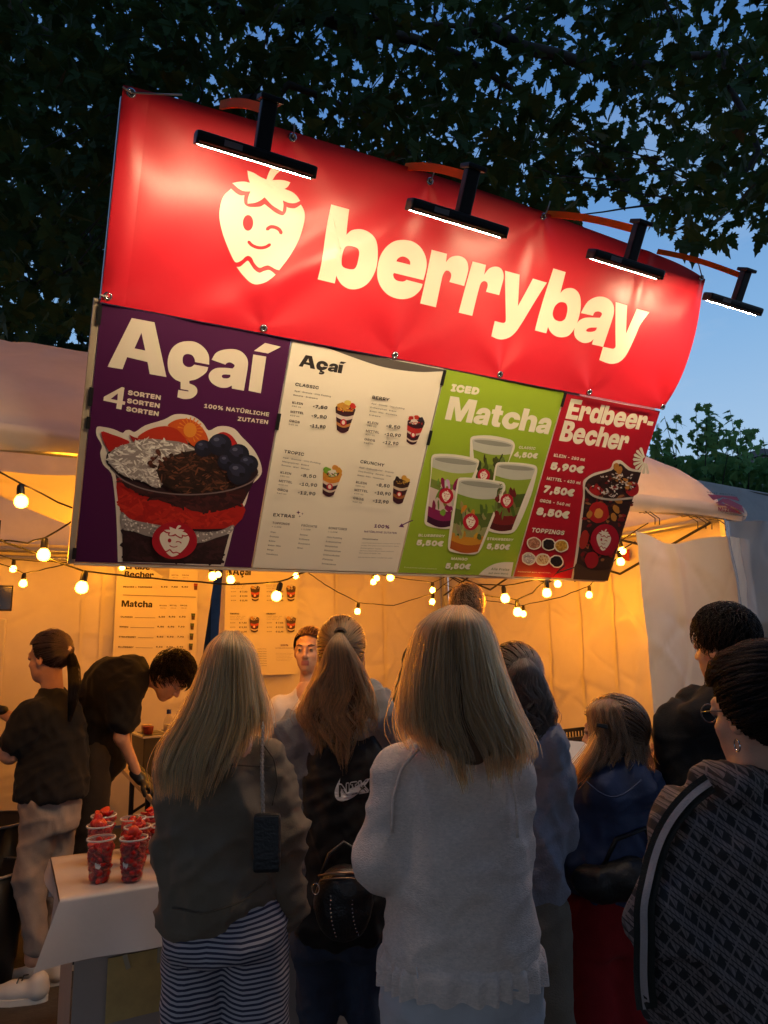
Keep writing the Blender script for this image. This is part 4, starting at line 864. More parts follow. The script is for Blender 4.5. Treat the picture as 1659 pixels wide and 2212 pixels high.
def bulb_meshes():
    if _bm: return _bm
    g = MB().lathe([(.0001,-.060),(.012,-.0585),(.022,-.053),(.0285,-.043),(.030,-.030),(.0275,-.018),(.021,-.008),(.013,.001),(.012,.004)], seg=18)
    s = MB().lathe([(.0001,.0),(.0145,.0),(.0155,.004),(.0150,.030),(.0125,.042),(.007,.048),(.0001,.049)], seg=12)
    f = MB().lathe([(.0001,-.050),(.013,-.046),(.0185,-.037),(.0195,-.029),(.016,-.018),(.008,-.008),(.0001,-.006)], seg=10)
    for n_, mb, mm in (('g', g, M_GLASS), ('s', s, M_BLACK), ('f', f, M_BULB)):
        ob = mb.build('tmp', mm, None, True); _bm[n_] = ob.data; bpy.data.objects.remove(ob)
    return _bm
def string_light(pts, bulbs, label, sag=.06, r=.0042):
    """pts: cable points; bulbs: places of the socket tops on the cable (each a point), hanging down"""
    pts = [np.array(p, float) for p in pts]; c0 = pts[0]
    t = tag(empty('string_light', tuple(c0)), label, 'string light', 'warm string lights across the tent')
    path = []
    for i in range(len(pts)-1):
        a, b = pts[i], pts[i+1]; d = np.linalg.norm(b-a); n_ = max(3, int(d/.07))
        for k in range(n_):
            q_ = k/n_; path.append(a*(1-q_)+b*q_ - np.array([0,0,1])*sag*d*d*.5*4*q_*(1-q_)*.25 + rng.normal(0,.0022,3))
    path.append(pts[-1])
    put(MB().tube(path, r, 6).build('cable', M_CABLE, None, True), t)
    M_ = bulb_meshes()
    for k, p in enumerate(bulbs):
        p = np.array(p, float); tilt = (rng.normal(0,.16), rng.normal(0,.16), 0)
        s = link('socket', M_['s'], None); s.location = Vector(p)-Vector((0,0,.046)); s.rotation_euler = tilt; s.parent = t; s.matrix_parent_inverse = Matrix.Translation(-Vector(c0))
        g = link('bulb', M_['g'], s); g.scale = (.88, .88, .90); f = link('glow_core', M_['f'], g)
    return t
def S_(*a): return [at(x, y, D) for x, y, D in a]
def bl(lst, D=None): return [at(x, y, d) for x, y, d in lst]
# cables measured in the photograph, each at its own distance inside the tent; socket tops are a little above the bulbs
b = bl([(47,1046,2.9)]); string_light(S_((-90,968,2.95))+b+S_((165,1101,3.1),(300,1178,3.4),(470,1205,4.0)), b, 'nearest string light, its bulb hanging beside the left edge of the purple menu board', sag=.03)
b = bl([(97,1162,3.05),(181,1233,3.1),(601,1258,3.7)])
string_light(S_((-60,1165,3.1),(0,1168,3.05),(60,1172,3.05))+b[:1]+S_((162,1125,3.2),(330,1090,3.6)), b[:1], 'short string light rising behind the purple menu board', sag=.05)
string_light(S_((-20,1158,3.0),(12,1172,3.05))+b[1:2]+S_((330,1250,3.5),(500,1262,3.6))+b[2:]+S_((660,1236,3.8),(720,1222,3.9)), b[1:], 'string light passing in front of both wall posters', sag=.02)
b = bl([(30,1209,5.6),(265,1208,6.2),(470,1224,6.3),(640,1226,6.3),(812,1232,6.4)])
string_light(S_((-60,1180,5.4))+b[:1]+S_((150,1215,6))+b[1:]+S_((905,1226,6.6)), b, 'string light running low along the back wall under the menu boards', sag=.02)
b = bl([(52,1238,5.0),(458,1220,4.5),(497,1228,4.6),(842,1226,5.2)])
string_light(S_((-50,1196,4.6))+b[:1]+S_((165,1215,4.8),(300,1200,4.7))+b[1:2]+b[2:3]+S_((640,1212,4.9))+b[3:]+S_((960,1222,5.3)), b, 'string light in the middle of the tent above the server', sag=.02)
b = bl([(804,1236,5.6),(773,1302,6.0),(934,1282,6.3)])
string_light(S_((655,1228,5.4),(700,1262,5.8))+b[1:2]+S_((850,1308,6.2))+b[2:3]+S_((1010,1226,6.5)), b[1:], 'string light sagging behind the ponytail girl to the back corner', sag=.05)
b = bl([(934,1262,6.5),(1089,1266,4.2),(1117,1296,4.3),(1180,1254,4.2)])
string_light(S_((900,1215,4.4),(960,1240,4.3),(1040,1285,4.3))+b[2:3]+S_((1150,1280,4.3))+b[3:4]+S_((1220,1222,4.2)), b[2:4], 'string light looping low over the tall man', sag=.03)
string_light(S_((930,1222,4.3),(1010,1262,4.25))+b[1:2]+S_((1160,1252,4.2),(1240,1226,4.2)), b[1:2], 'string light with one bulb under the green menu board', sag=.02)
b = bl([(1130,1308,6.2),(1272,1265,5.6),(806,1240,6.5),(934,1258,6.6)])
string_light(S_((960,1262,6.7),(1040,1296,6.4))+b[:1]+S_((1210,1290,5.9))+b[1:2]+S_((1330,1208,5.2)), b[:2], 'string light sloping along the side wall at the right', sag=.02)
string_light(S_((700,1212,6.4))+b[2:3]+b[3:4]+S_((1010,1225,6.6)), b[2:4], 'string light crossing the back corner post', sag=.03)
b = bl([(1338,1190,4.75),(1341,1168,5.0),(1204,1240,5.2)])
string_light(S_((1240,1255,4.6))+b[:1]+S_((1372,1170,4.9)), b[:1], 'string light ending beside the white curtain at the right', sag=.02)
string_light(S_((1120,1222,5.2))+b[2:3]+b[1:2]+S_((1400,1130,5.1)), b[1:3], 'string light behind the red menu board near the right corner', sag=.02)
# bulbs further along the strings, above the sign's sight line but inside the tent
b = bl([(240,1120,5.6),(420,1100,5.4),(640,1120,5.7),(860,1130,5.9),(1060,1140,5.9),(1250,1160,5.4)])
string_light(S_((60,1090,5.2))+b+S_((1330,1150,5.2)), b, 'string light higher up inside the tent behind the menu boards', sag=.02)

# ================================================================ counter, tables and what stands on them
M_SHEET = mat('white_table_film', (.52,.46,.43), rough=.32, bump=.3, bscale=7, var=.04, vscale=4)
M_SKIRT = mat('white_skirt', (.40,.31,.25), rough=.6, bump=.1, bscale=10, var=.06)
TH = .76; tx0 = .215
ctr = tag(empty('counter_table', (1.7, 3.0, 0)), 'long serving table under white plastic film, strawberry cups on its left end', 'table')
put(MB().box((1.72, 3.02, TH-.02), (3.0, .50, .03), bev=.004).build('tabletop', mat('table_wood', (.32,.2,.1), rough=.5, var=.2, vscale=8), None), ctr)
def film_(u, v):
    """tablecloth film: v 0..1 from the back hem over the top to the front hem"""
    X = tx0 + 3.02*u; k = v*1.02
    nz_ = noise.noise(Vector((X*2.5, v*3, 0)))
    if v < .18: y, z = 3.285, TH-.14+.14*v/.18
    elif v < .68: t_ = (v-.18)/.5; y, z = 3.285-.525*t_, TH+.004+.0035*nz_+.0025*noise.noise(Vector((X*9, v*9, 2)))
    else:
        t_ = (v-.68)/.32; dr = .175 - .04*min(1, (X-tx0)/.5) + .035*math.sin(X*3.1-.7) + .03*noise.noise(Vector((X*1.5,0,5)))
        y = 2.76-.012-.018*t_*(1+math.sin(X*11+1.5*math.sin(X*3)))-.02*t_; z = TH-dr*t_
    if v > .68: X -= .07*((v-.68)/.32)*math.exp(-u*40); y -= .03*((v-.68)/.32)*math.exp(-u*60)
    return (X, y, z)
put(sheet('table_film', film_, 150, 50, M_SHEET, None), ctr)
def film_e(u, v):
    y = 2.745+.54*u; d_ = .17*(1-u)+.03; return (tx0-.004-.02*v*math.sin(u*9), y, TH+.002-d_*v)
put(sheet('table_film', film_e, 20, 8, M_SHEET, None), ctr)
def skirt(u, v):
    X = tx0+.06+2.9*u; return (X, 2.80+.006*math.sin(X*14)*v+.010*noise.noise(Vector((X*2, v*2, 3))), .01+(TH-.06)*(1-v))
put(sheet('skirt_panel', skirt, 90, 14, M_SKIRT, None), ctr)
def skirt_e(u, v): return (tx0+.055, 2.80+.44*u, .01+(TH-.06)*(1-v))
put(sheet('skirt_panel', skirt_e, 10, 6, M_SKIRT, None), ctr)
# yellowed sheet taped under the film edge
put(MB().box((.56, 2.785, .44), (.36, .003, .20)).build('taped_sheet', mat('yellowed_paper', (.55,.36,.12), rough=.6, var=.15, vscale=12), None), ctr)
for k, xx in enumerate((.44, .55, .64)): put(MB().box((xx, 2.781, .52), (.016, .003, .05), Matrix.Rotation(.3*k-.3, 3, 'Y')).build('tape', mat('clear_tape', (.45,.38,.26), rough=.2), None), ctr)
for xx in (.35, 1.7, 3.05):
    for yy in (2.85, 3.18): put(MB().tube([(xx, yy, 0), (xx, yy, TH-.035)], .014, 8).build('leg', M_BLACKMETAL, None), ctr)
# strawberry cups
M_CUP = bpy.data.materials.new('clear_cup'); M_CUP.use_nodes = True
t = M_CUP.node_tree; t.nodes.clear(); o = t.nodes.new('ShaderNodeOutputMaterial'); a = t.nodes.new('ShaderNodeBsdfTransparent'); a.inputs[0].default_value = (.93,.92,.91,1)
b = t.nodes.new('ShaderNodeBsdfPrincipled'); b.inputs['Base Color'].default_value = (.75,.72,.7,1); b.inputs['Roughness'].default_value = .08
x = t.nodes.new('ShaderNodeMixShader'); x.inputs[0].default_value = .07; t.links.new(a.outputs[0], x.inputs[1]); t.links.new(b.outputs[0], x.inputs[2]); t.links.new(x.outputs[0], o.inputs[0])
M_RIM = mat('cup_rim', (.6,.57,.55), rough=.15)
M_BERRY = mat('strawberry', srgb(176,14,10), rough=.3, bump=.35, bscale=160, var=.25, vscale=45, sss=.0)
M_BERRYIN = mat('strawberry_flesh', srgb(196,48,30), rough=.4, var=.2, vscale=60)
M_BADGE = mat('cup_print', (.72,.66,.62), rough=.5)
def berry_mesh(seed, cut):
    rr = random.Random(seed); mb = MB(); prof = [(.0001,.016),(.008,.0145),(.0128,.009),(.0135,.002),(.0118,-.006),(.0078,-.013),(.003,-.0172),(.0001,-.018)]
    mb.lathe([(r_*rr.uniform(.92,1.08), z_) for r_, z_ in prof], seg=10)
    if cut: mb.v = [(x_, min(y_, .0015), z_) for x_, y_, z_ in mb.v]
    return mb
def berries(spots, name, par, seed):
    mb = MB(); rr = random.Random(seed)
    for k, (x_, y_, z_, s) in enumerate(spots):
        b_ = berry_mesh(seed*50+k, rr.random() < .55); Rm = Matrix.Rotation(rr.uniform(0,6.28), 4, 'Z') @ Matrix.Rotation(rr.uniform(0,3.1), 4, 'X') @ Matrix.Rotation(rr.uniform(0,3.1), 4, 'Y')
        mb.add([Vector((x_, y_, z_)) + (Rm @ Vector(p))*s for p in b_.v], b_.f, 1 if rr.random() < .25 else 0)
    return mb.build(name, [M_BERRY, M_BERRYIN], par, True)
def strawberry_cup(px, py, zoff, label, seed, heap=True):
    c = onZ(px, py, TH+.006) if zoff is None else np.array(zoff)
    t = tag(empty('strawberry_cup', (c[0], c[1], TH+.006), seed*.7), label, 'cup', 'clear cups of strawberries on the counter')
    Hc, r0, r1 = .142, .0345, .0475
    MB().lathe([(.0001,.002),(r0-.002,.002),(r0,.004),(r1-.001,Hc-.004),(r1,Hc),(r1-.0015,Hc),(r0-.0015,.006),(.0001,.006)], seg=28).build('cup', M_CUP, t, True)
    MB().lathe([(r1-.001,Hc-.004),(r1+.0025,Hc-.003),(r1+.003,Hc),(r1+.0022,Hc+.003),(r1-.001,Hc+.0025)], seg=28).build('rim', M_RIM, t, True)
    rr = random.Random(seed); spots = []
    for lvl in range(8):
        z_ = .014+lvl*.0158; R_ = r0+(r1-r0)*z_/Hc-.0135
        for k in range(7):
            a_ = k*.898+lvl*.5+rr.uniform(-.25,.25); spots.append((R_*math.cos(a_), R_*math.sin(a_), z_+rr.uniform(-.004,.004), rr.uniform(.8,1.12)))
        spots.append((rr.uniform(-.01,.01), rr.uniform(-.01,.01), z_, 1.1))
    berries(spots, 'strawberries', t, seed)
    if heap:
        top = [(rr.uniform(-.022,.022), rr.uniform(-.022,.022), Hc+rr.uniform(-.004,.012), rr.uniform(1.0,1.3)) for k in range(5)]+[(rr.uniform(-.008,.012), rr.uniform(-.01,.01), Hc+.022, 1.35)]
        berries(top, 'strawberry_topping', t, seed+90)
    # small printed emblem wrapped on the cup side towards the queue
    fc = math.atan2(-c[1], -c[0]) - seed*.7
    for da in (.35-.5*(seed % 3),):
        vs = []; 
        for p in SB_body[::2]+SB_tip[:0]: 
            a_ = fc+da+((p[0]-390)/545)*.55; z_ = .062-((p[1]-920)/759)*.036; R_ = r0+(r1-r0)*z_/Hc+.0008; vs.append((R_*math.cos(a_), R_*math.sin(a_), z_))
        T_ = geometry.tessellate_polygon([[Vector((p[0], p[1], 0)) for p in SB_body[::2]]]); mesh_from('printed_emblem', vs, T_, M_BADGE, t)
    return t
strawberry_cup(214, 1903, None, 'strawberry cup at the front of the counter, nearest to the table corner', 1, False)
strawberry_cup(285, 1902, None, 'strawberry cup at the front of the counter, beside the striped trousers', 2)
strawberry_cup(212, 1868, None, 'strawberry cup half hidden, second of the left file', 3)
strawberry_cup(220, 1842, None, 'strawberry cup with a pointed berry on top, last of the left file', 4)
strawberry_cup(293, 1872, None, 'strawberry cup half hidden, second of the right file', 5)
strawberry_cup(284, 1850, None, 'strawberry cup third of the right file', 6, False)
strawberry_cup(322, 1840, None, 'strawberry cup at the rear, touching the olive shirt in view', 7)
strawberry_cup(352, 1868, None, 'strawberry cup mostly hidden behind the olive shirt', 8)

# rear work table with black folding legs
ra = onZ(236, 1626, .78); rb = onZ(345, 1752, .78)
rx = (ra[0]+rb[0])/2
wt = tag(empty('work_table', (rx+.4, 4.9, 0)), 'pale folding work table with black legs under the bending man', 'table')
put(MB().box((rx+.55, (ra[1]+rb[1])/2+.15, .765), (1.1, abs(ra[1]-rb[1])+.5, .03), bev=.004).build('tabletop', mat('pale_table', (.55,.42,.28), rough=.4, var=.12, vscale=9), None), wt)
ymid = (ra[1]+rb[1])/2; 
for yy in (ymid+.25,):
    for xx in (rx+.06, rx+1.0):
        put(MB().tube([(xx, yy, 0), (xx, yy, .75)], .016, 8).build('leg', M_BLACKMETAL, None), wt)
for yy in (ymid-.35,):
    for xx in (rx+.06, rx+1.0): put(MB().tube([(xx, yy, 0), (xx, yy, .75)], .016, 8).build('leg', M_BLACKMETAL, None), wt)
put(MB().tube([(rx+.06, ymid+.25, .42), (rx+1.0, ymid+.25, .42)], .010, 6).build('brace', M_BLACKMETAL, None), wt); put(MB().tube([(rx+.06, ymid+.25, .5), (rx+.5, ymid+.25, .74)], .010, 6).build('brace', M_BLACKMETAL, None), wt)
# cold box on it with bottles and tubs
cbp = onZ(352, 1668, .78)
cb = tag(empty('topping_box', (cbp[0], cbp[1], .78), .1), 'dark topping box with an aluminium edge on the work table', 'box')
M_DARKGREEN = mat('dark_box', (.045,.045,.035), rough=.35, bump=.05, bscale=30)
MB().box((0,0,.12), (.34,.30,.24), bev=.006).build('body', M_DARKGREEN, cb); MB().box((0,0,.243), (.36,.32,.012), bev=.003).build('rim', M_ALU, cb)
for k in range(2):
    for j in range(2): MB().box((-.08+.16*k, -.065+.13*j, .2505), (.13,.11,.004)).build('well', mat('well_steel', (.10,.09,.08), rough=.4), cb)
def small(name, off, prof, m_, label, cat, seg=14):
    o_ = MB().lathe(prof, seg=seg).build(name, m_, None, True); o_.location = (cbp[0]+off[0], cbp[1]+off[1], .78+off[2]); return tag(o_, label, cat)
for k, (dx, dy, cr_, lab) in enumerate(((-.12,-.10,(150,60,40),'tub of red sauce on the topping box'),(-.11,.03,(220,190,150),'tub of pale flakes on the topping box'),(.12,-.09,(170,110,60),'tub of brown crumble on the topping box'))):
    t_ = small('topping_tub', (dx, dy, .255), [(.0001,0),(.028,0),(.034,.045),(.0345,.047),(.030,.042),(.0001,.040)], mat('tub_%d' % k, srgb(*cr_), rough=.5, var=.3, vscale=60), lab, 'tub'); t_['group'] = 'topping tubs'
bt = tag(empty('squeeze_bottle', (cbp[0]+.02, cbp[1]-.02, 1.033)), 'clear bottle with a blue cap standing on the topping box', 'bottle')
MB().lathe([(.0001,0),(.030,0),(.033,.004),(.033,.06),(.028,.078),(.014,.10),(.012,.112)], seg=16).build('body', M_CUP, bt, True)
MB().lathe([(.0285,.003),(.0305,.006),(.0305,.045),(.0001,.046)], seg=14).build('content', mat('pale_syrup', (.5,.42,.36), rough=.3), bt, True)
MB().lathe([(.0145,.112),(.0150,.114),(.0150,.136),(.013,.139),(.0001,.139)], seg=14).build('cap', mat('blue_cap', srgb(24,50,140), rough=.4), bt, True)
# black crates at the right end of the counter and a paper slip
cpp = at(1240, 1600, 4.7)
def crate(z, dx, label):
    t_ = tag(empty('plastic_crate', (cpp[0]+dx, cpp[1], z), .05+dx), label, 'crate', 'black crates stacked behind the counter')
    MB().box((0,0,.006), (.52,.34,.012)).build('base', M_BLACK, t_)
    for sx in (-1, 1):
        MB().box((sx*.255,0,.125), (.012,.34,.02)).build('rail', M_BLACK, t_); MB().box((sx*.255,0,.225), (.016,.35,.022)).build('rim', M_BLACK, t_)
        MB().box((0,sx*.165,.225), (.52,.016,.022)).build('rim', M_BLACK, t_); MB().box((0,sx*.165,.125), (.50,.010,.018)).build('rail', M_BLACK, t_)
    for k in range(18):
        for sy in (-1, 1): MB().box((-.247+k*.029, sy*.164, .11), (.012,.009,.21)).build('slat', M_BLACK, t_)
    return t_
crate(.0, 0, 'lowest black slatted crate of the stack behind the counter'); crate(.245, .012, 'second black slatted crate from the ground in the stack'); crate(.49, -.01, 'third black slatted crate from the ground in the stack'); crate(.735, .015, 'topmost black slatted crate of the stack beside the girl in blue')
pp_ = at(1240, 1652, 2.62)
sl = MB().box((0,0,0), (.13,.0015,.19), bev=.0004).build('paper_sheet', mat('white_paper', (.78,.77,.75), rough=.7), None); sl.location = pp_; sl.rotation_euler = (R(-35), R(6), R(-30)); tag(sl, 'white menu slip held up beside the girl in the blue hooded jacket', 'paper')
# dark screen and white cabinet at the left edge of the tent
scx = at(-14, 1292, 4.6)
scn = tag(empty('dark_screen', tuple(scx)), 'dark screen hanging at the left edge of the tent', 'screen')
put(MB().box((scx[0], scx[1], scx[2]), (.22,.04,.165), bev=.004).build('housing', M_BLACK, None), scn); put(MB().box((scx[0], scx[1]-.021, scx[2]), (.20,.002,.145)).build('glass', mat('screen_glass', (.01,.01,.012), rough=.1), None), scn)
put(MB().tube([(scx[0], scx[1]+.02, scx[2]+.07), (scx[0], scx[1]+.02, 2.42)], .008, 6).build('hanger', M_BLACKMETAL, None), scn)
fz = at(-22, 1500, 5.2)
fg = tag(empty('white_cabinet', (fz[0], fz[1], 0)), 'white upright cabinet cut by the left picture edge', 'cabinet')
zt_ = at(0, 1335, 5.2)[2]
MB().box((-.18,.25,zt_/2), (.5,.5,zt_), bev=.012).build('body', mat('cream_enamel', (.6,.55,.48), rough=.4), fg); MB().box((-.18,-.015,zt_/2+.1), (.42,.03,zt_-.35), bev=.008).build('door', mat('cream_door', (.55,.5,.43), rough=.4), fg)
# black bins with pale rims, low at the left edge
for k, (px, py, rr_, lab) in enumerate(((-25, 1795, .22, 'black bin with a pale rim behind the woman in pale jeans'), (-40, 1905, .20, 'black bin with a pale rim nearer the left picture corner'))):
    c_ = at(px, py, 3.75-.35*k); tb = tag(empty('black_bin', (c_[0], c_[1], 0)), lab, 'bin', 'black bins at the left edge'); zt2 = c_[2]+.05
    MB().lathe([(.0001,.004),(rr_*.8,.004),(rr_,zt2),(rr_-.006,zt2),(rr_*.8-.006,.01)], seg=28).build('body', M_BLACK, tb, True); MB().lathe([(rr_-.008,zt2-.004),(rr_+.006,zt2-.004),(rr_+.008,zt2+.006),(rr_-.008,zt2+.006)], seg=28).build('rim', mat('pale_rim', (.3,.27,.25), rough=.4), tb, True)
# waste box low at the right
wb = at(1372, 2130, 2.9)
wz = tag(empty('carton', (wb[0], wb[1], 0), .3), 'pale printed carton on the ground beside the patterned jacket', 'box')
MB().box((0,0,.19), (.26,.24,.38), bev=.004).build('body', mat('carton_grey', (.34,.32,.28), rough=.8, var=.15), wz); MB().box((0,-.121,.10), (.262,.003,.10)).build('band', mat('carton_green', (.05,.16,.09), rough=.6), wz)
MB().box((.02,-.1225,.24), (.16,.002,.05)).build('print', mat('carton_print', (.06,.05,.05), rough=.7), wz)
# ================================================================ trees: jagged five-lobed leaves, limbs, twigs
def leaf_outline():
    half = [(0,-.06),(.10,-.02),(.30,-.12),(.26,.02),(.44,.03),(.36,.12),(.52,.26),(.38,.27),(.40,.40),(.22,.36),(.24,.50),(.17,.60),(.21,.70),(.10,.78),(0,1.0)]
    return half+[(-x_, y_) for x_, y_ in half[-2:0:-1]]
LO = leaf_outline(); LT = [tuple(t_) for t_ in geometry.tessellate_polygon([[Vector((a_, b_, 0)) for a_, b_ in LO]])]
LV = np.array([(a_, b_-.05, -.10*abs(a_)**1.3-.10*b_*b_) for a_, b_ in LO])
def leaf_mat(name, col):
    m_ = mat(name, col, rough=.6, spec=.12, var=.35, vscale=1.2, transl=.3); return m_
M_LEAF = leaf_mat('plane_leaf', (.045,.075,.018)); M_LEAF2 = leaf_mat('dark_leaf', (.030,.055,.020)); M_LEAF3 = leaf_mat('shrub_leaf', (.14,.27,.08)); M_LEAFY = leaf_mat('rusty_leaf', (.10,.06,.02))
M_BARK = mat('bark', (.035,.028,.022), rough=.9, bump=.6, bscale=18, var=.3, vscale=6)
def rand_rot(r_):
    """leaf frames: mostly hanging, face roughly up or down"""
    n_ = len(r_); yaw = rng.uniform(0, 2*np.pi, n_); pitch = rng.normal(-.75, .55, n_); roll_ = rng.normal(0, .6, n_)
    cyw, syw, cp, sp, crl, srl = np.cos(yaw), np.sin(yaw), np.cos(pitch), np.sin(pitch), np.cos(roll_), np.sin(roll_)
    Y_ = np.stack([-syw*cp, cyw*cp, sp], 1); X0 = np.stack([cyw, syw, 0*yaw], 1); Z0 = np.cross(X0, Y_)
    X_ = X0*crl[:,None]+Z0*srl[:,None]; Z_ = np.cross(X_, Y_); return np.stack([X_, Y_, Z_], 2)
def leaves_mesh(name, pts, size, m_, parent):
    Rm = rand_rot(pts); n_ = len(pts); k_ = len(LV)
    V = (Rm @ (LV.T[None]*size[:,None,None])).transpose(0,2,1) + pts[:,None,:]
    F = (np.array(LT)[None]+(np.arange(n_)*k_)[:,None,None]).reshape(-1,3)
    me = bpy.data.meshes.new(name); me.vertices.add(n_*k_); me.vertices.foreach_set('co', V.ravel()); nf = len(F)
    me.loops.add(nf*3); me.loops.foreach_set('vertex_index', F.ravel()); me.polygons.add(nf); me.polygons.foreach_set('loop_start', np.arange(nf)*3); me.update(); me.validate()
    o_ = put(link(name, me, None, m_), parent); o_['kind'] = 'stuff'; return o_
_lm = {}
def leaf_objects(pts, size, m_, parent):
    """the leaves that show largest, one object each (shared mesh)"""
    if m_.name not in _lm:
        me = bpy.data.meshes.new('leaf'); me.from_pydata([tuple(v_) for v_ in LV], [], LT); me.materials.append(m_); _lm[m_.name] = me
    Rm = rand_rot(pts); inv = Matrix.Translation(-Vector(parent.location))
    for p_, s_, r_ in zip(pts, size, Rm):
        o_ = bpy.data.objects.new('leaf', _lm[m_.name]); COL.objects.link(o_); o_.parent = parent; o_.matrix_parent_inverse = inv
        M4 = Matrix(r_.tolist()).to_4x4(); o_.matrix_basis = Matrix.Translation(Vector(p_)) @ M4 @ Matrix.Scale(float(s_), 4)
def proj(P):
    d = P-CAM; f_ = d @ AX_F; return CXP+FPX*(d @ AX_R)/f_, CYP-FPX*(d @ AX_U)/f_, f_
def limb(pts, r0, r1, name, parent, seg=9, wob=.06):
    pts = [Vector(p_) for p_ in pts]; out = []
    for i in range(len(pts)-1):
        a_, b_ = pts[i], pts[i+1]; nn = max(3, int((b_-a_).length/.25))
        for k in range(nn): out.append(a_.lerp(b_, k/nn) + Vector(rng.normal(0, wob*.4, 3)))
    out.append(pts[-1]); n_ = len(out)
    return put(MB().tube(out, [r0+(r1-r0)*(i/(n_-1))**.8 for i in range(n_)], seg).build(name, M_BARK, None, True), parent), out
# --- the plane tree whose crown hangs over the sign
tree = tag(empty('plane_tree', (-3.4, 7.2, 0)), 'large plane tree whose dark leafy crown hangs over the sign', 'tree')
def ymax(px):
    xs = [-400,0,300,700,1000,1160,1235,1262,1300,1385,1410,1470,1540,1600,1660,1900]; ys = [760,745,700,600,540,520,505,440,428,432,505,548,545,500,520,470]; return np.interp(px, xs, ys)
def fields(P, s, seed):
    return np.array([noise.fractal(Vector((p_[0]*s+seed, p_[1]*s, p_[2]*s)), .9, 2.0, 3) for p_ in P])
def canopy(n, x0, x1, y0, y1, d0, d1, thr, margin=10):
    out = np.zeros((0,3))
    while len(out) < n:
        k = 6000; px = rng.uniform(x0, x1, k); py = rng.uniform(y0, y1, k); D = (rng.uniform(d0**2, d1**2, k))**.5
        jag = np.array([24*noise.noise(Vector((a_*.02, d_*.7, 3))) for a_, d_ in zip(px, D)])
        ok = py < ymax(px)+jag-margin; px, py, D = px[ok], py[ok], D[ok]
        P = CAM + (AX_F[None]+AX_R[None]*((px-CXP)/FPX)[:,None]-AX_U[None]*((py-CYP)/FPX)[:,None])*D[:,None]
        g = fields(P, 1.05, 11) + .35*fields(P, 2.9, 5); lim = np.interp(px, [0, 400, 900, 1300, 1660], [thr-.30, thr-.18, thr-.06, thr+.02, thr+.08])
        P = P[(g > lim) & (P[:,2] > 3.9)]; out = np.concatenate([out, P])
    return out[:n]
PL = canopy(14500, -160, 1800, -220, 760, 4.6, 9.8, .0)
SZ = rng.uniform(.11, .19, len(PL))
px_, py_, dd_ = proj(PL); vis = (px_ > 0) & (px_ < 1659) & (py_ > 0) & (py_ < 1000)
order = np.argsort(-(SZ/dd_)*vis)
big = order[:300]; rest = np.setdiff1d(np.arange(len(PL)), big)
leaf_objects(PL[big[:288]], SZ[big[:288]], M_LEAF, tree); leaf_objects(PL[big[288:]], SZ[big[288:]], M_LEAFY, tree)
leaves_mesh('crown', PL[rest], SZ[rest], M_LEAF, tree)
# unseen leaf dome added overhead and behind the camera to block sky light
k = 7000; az = rng.uniform(R(128), R(356), k); el = np.arcsin(rng.uniform(math.sin(R(24)), 1, k)); rr_ = rng.uniform(6.5, 9.5, k)
PO = np.stack([np.cos(az)*np.cos(el)*rr_*1.25, np.sin(az)*np.cos(el)*rr_*1.25-1.0, np.maximum(2.2+.5*np.sin(az*5), 1.2+np.sin(el)*rr_*.72)], 1); PO = PO[fields(PO, .5, 3) > -.45]
pxo, pyo, ddo = proj(PO); PO = PO[~((ddo > 0) & (pxo > -300) & (pxo < 1960) & (pyo > -420))]
_lo, _lt, _lv = LO, LT, LV
LV = np.array([(0,-.1,0),(.4,.2,-.05),(.25,.7,-.08),(0,.95,-.12),(-.25,.7,-.08),(-.4,.2,-.05)]); LT = [(0,1,2),(0,2,3),(0,3,4),(0,4,5)]
leaves_mesh('unseen_shade_leaves', PO, rng.uniform(.45, .70, len(PO)), M_LEAF, tree)
LV, LT = _lv, _lt
limb([(-3.4,7.2,0), (-3.35,7.15,2.0), (-3.2,7.0,3.9)], .30, .22, 'trunk', tree, 14, .03)
limbs = []
for path in ([(-3.2,7,3.9), at(30,40,7.2), at(230,120,6.6), at(420,260,6.3)], [(-3.2,7,3.9), at(-60,-60,6.5), at(560,20,6.4), at(1010,60,6.6), at(1420,-20,6.9)], [at(560,20,6.4), at(1000,110,6.9), at(1180,260,7.0), at(1330,330,7.1)], [at(1010,60,6.6), at(1250,140,6.8), at(1560,130,6.4), at(1640,330,6.2), at(1580,420,6.1)], [at(230,120,6.6), at(330,300,7.2), at(300,480,7.6), at(120,600,8)], [at(420,260,6.3), at(640,190,6.6), at(830,260,6.8)], [(-3.2,7,3.9), (-2,3,5.6), (1,0,6.2), (4,-2,6.4)], [(-3.2,7,3.9), (-4.2,4,5.8), (-3,-1,6.3)]):
    _, o_ = limb(path, .075, .014, 'limb', tree, 9, .07); limbs += o_
LP = np.array([tuple(p_) for p_ in limbs])
tw = MB()
for i in rng.choice(len(PL), 260, replace=False):
    p_ = PL[i]; j = np.argmin(((LP-p_)**2).sum(1)); a_ = LP[j]
    if np.linalg.norm(a_-p_) > 2.2: a_ = p_ + (a_-p_)/np.linalg.norm(a_-p_)*1.4
    mid = (a_+p_)/2 + rng.normal(0,.10,3); tw.tube([a_, a_*.6+mid*.4+rng.normal(0,.04,3), mid, p_], [.011,.008,.006,.003], 4, cap=False)
tk = tw.build('twigs', M_BARK, None, True); tk['kind'] = 'stuff'; put(tk, tree)
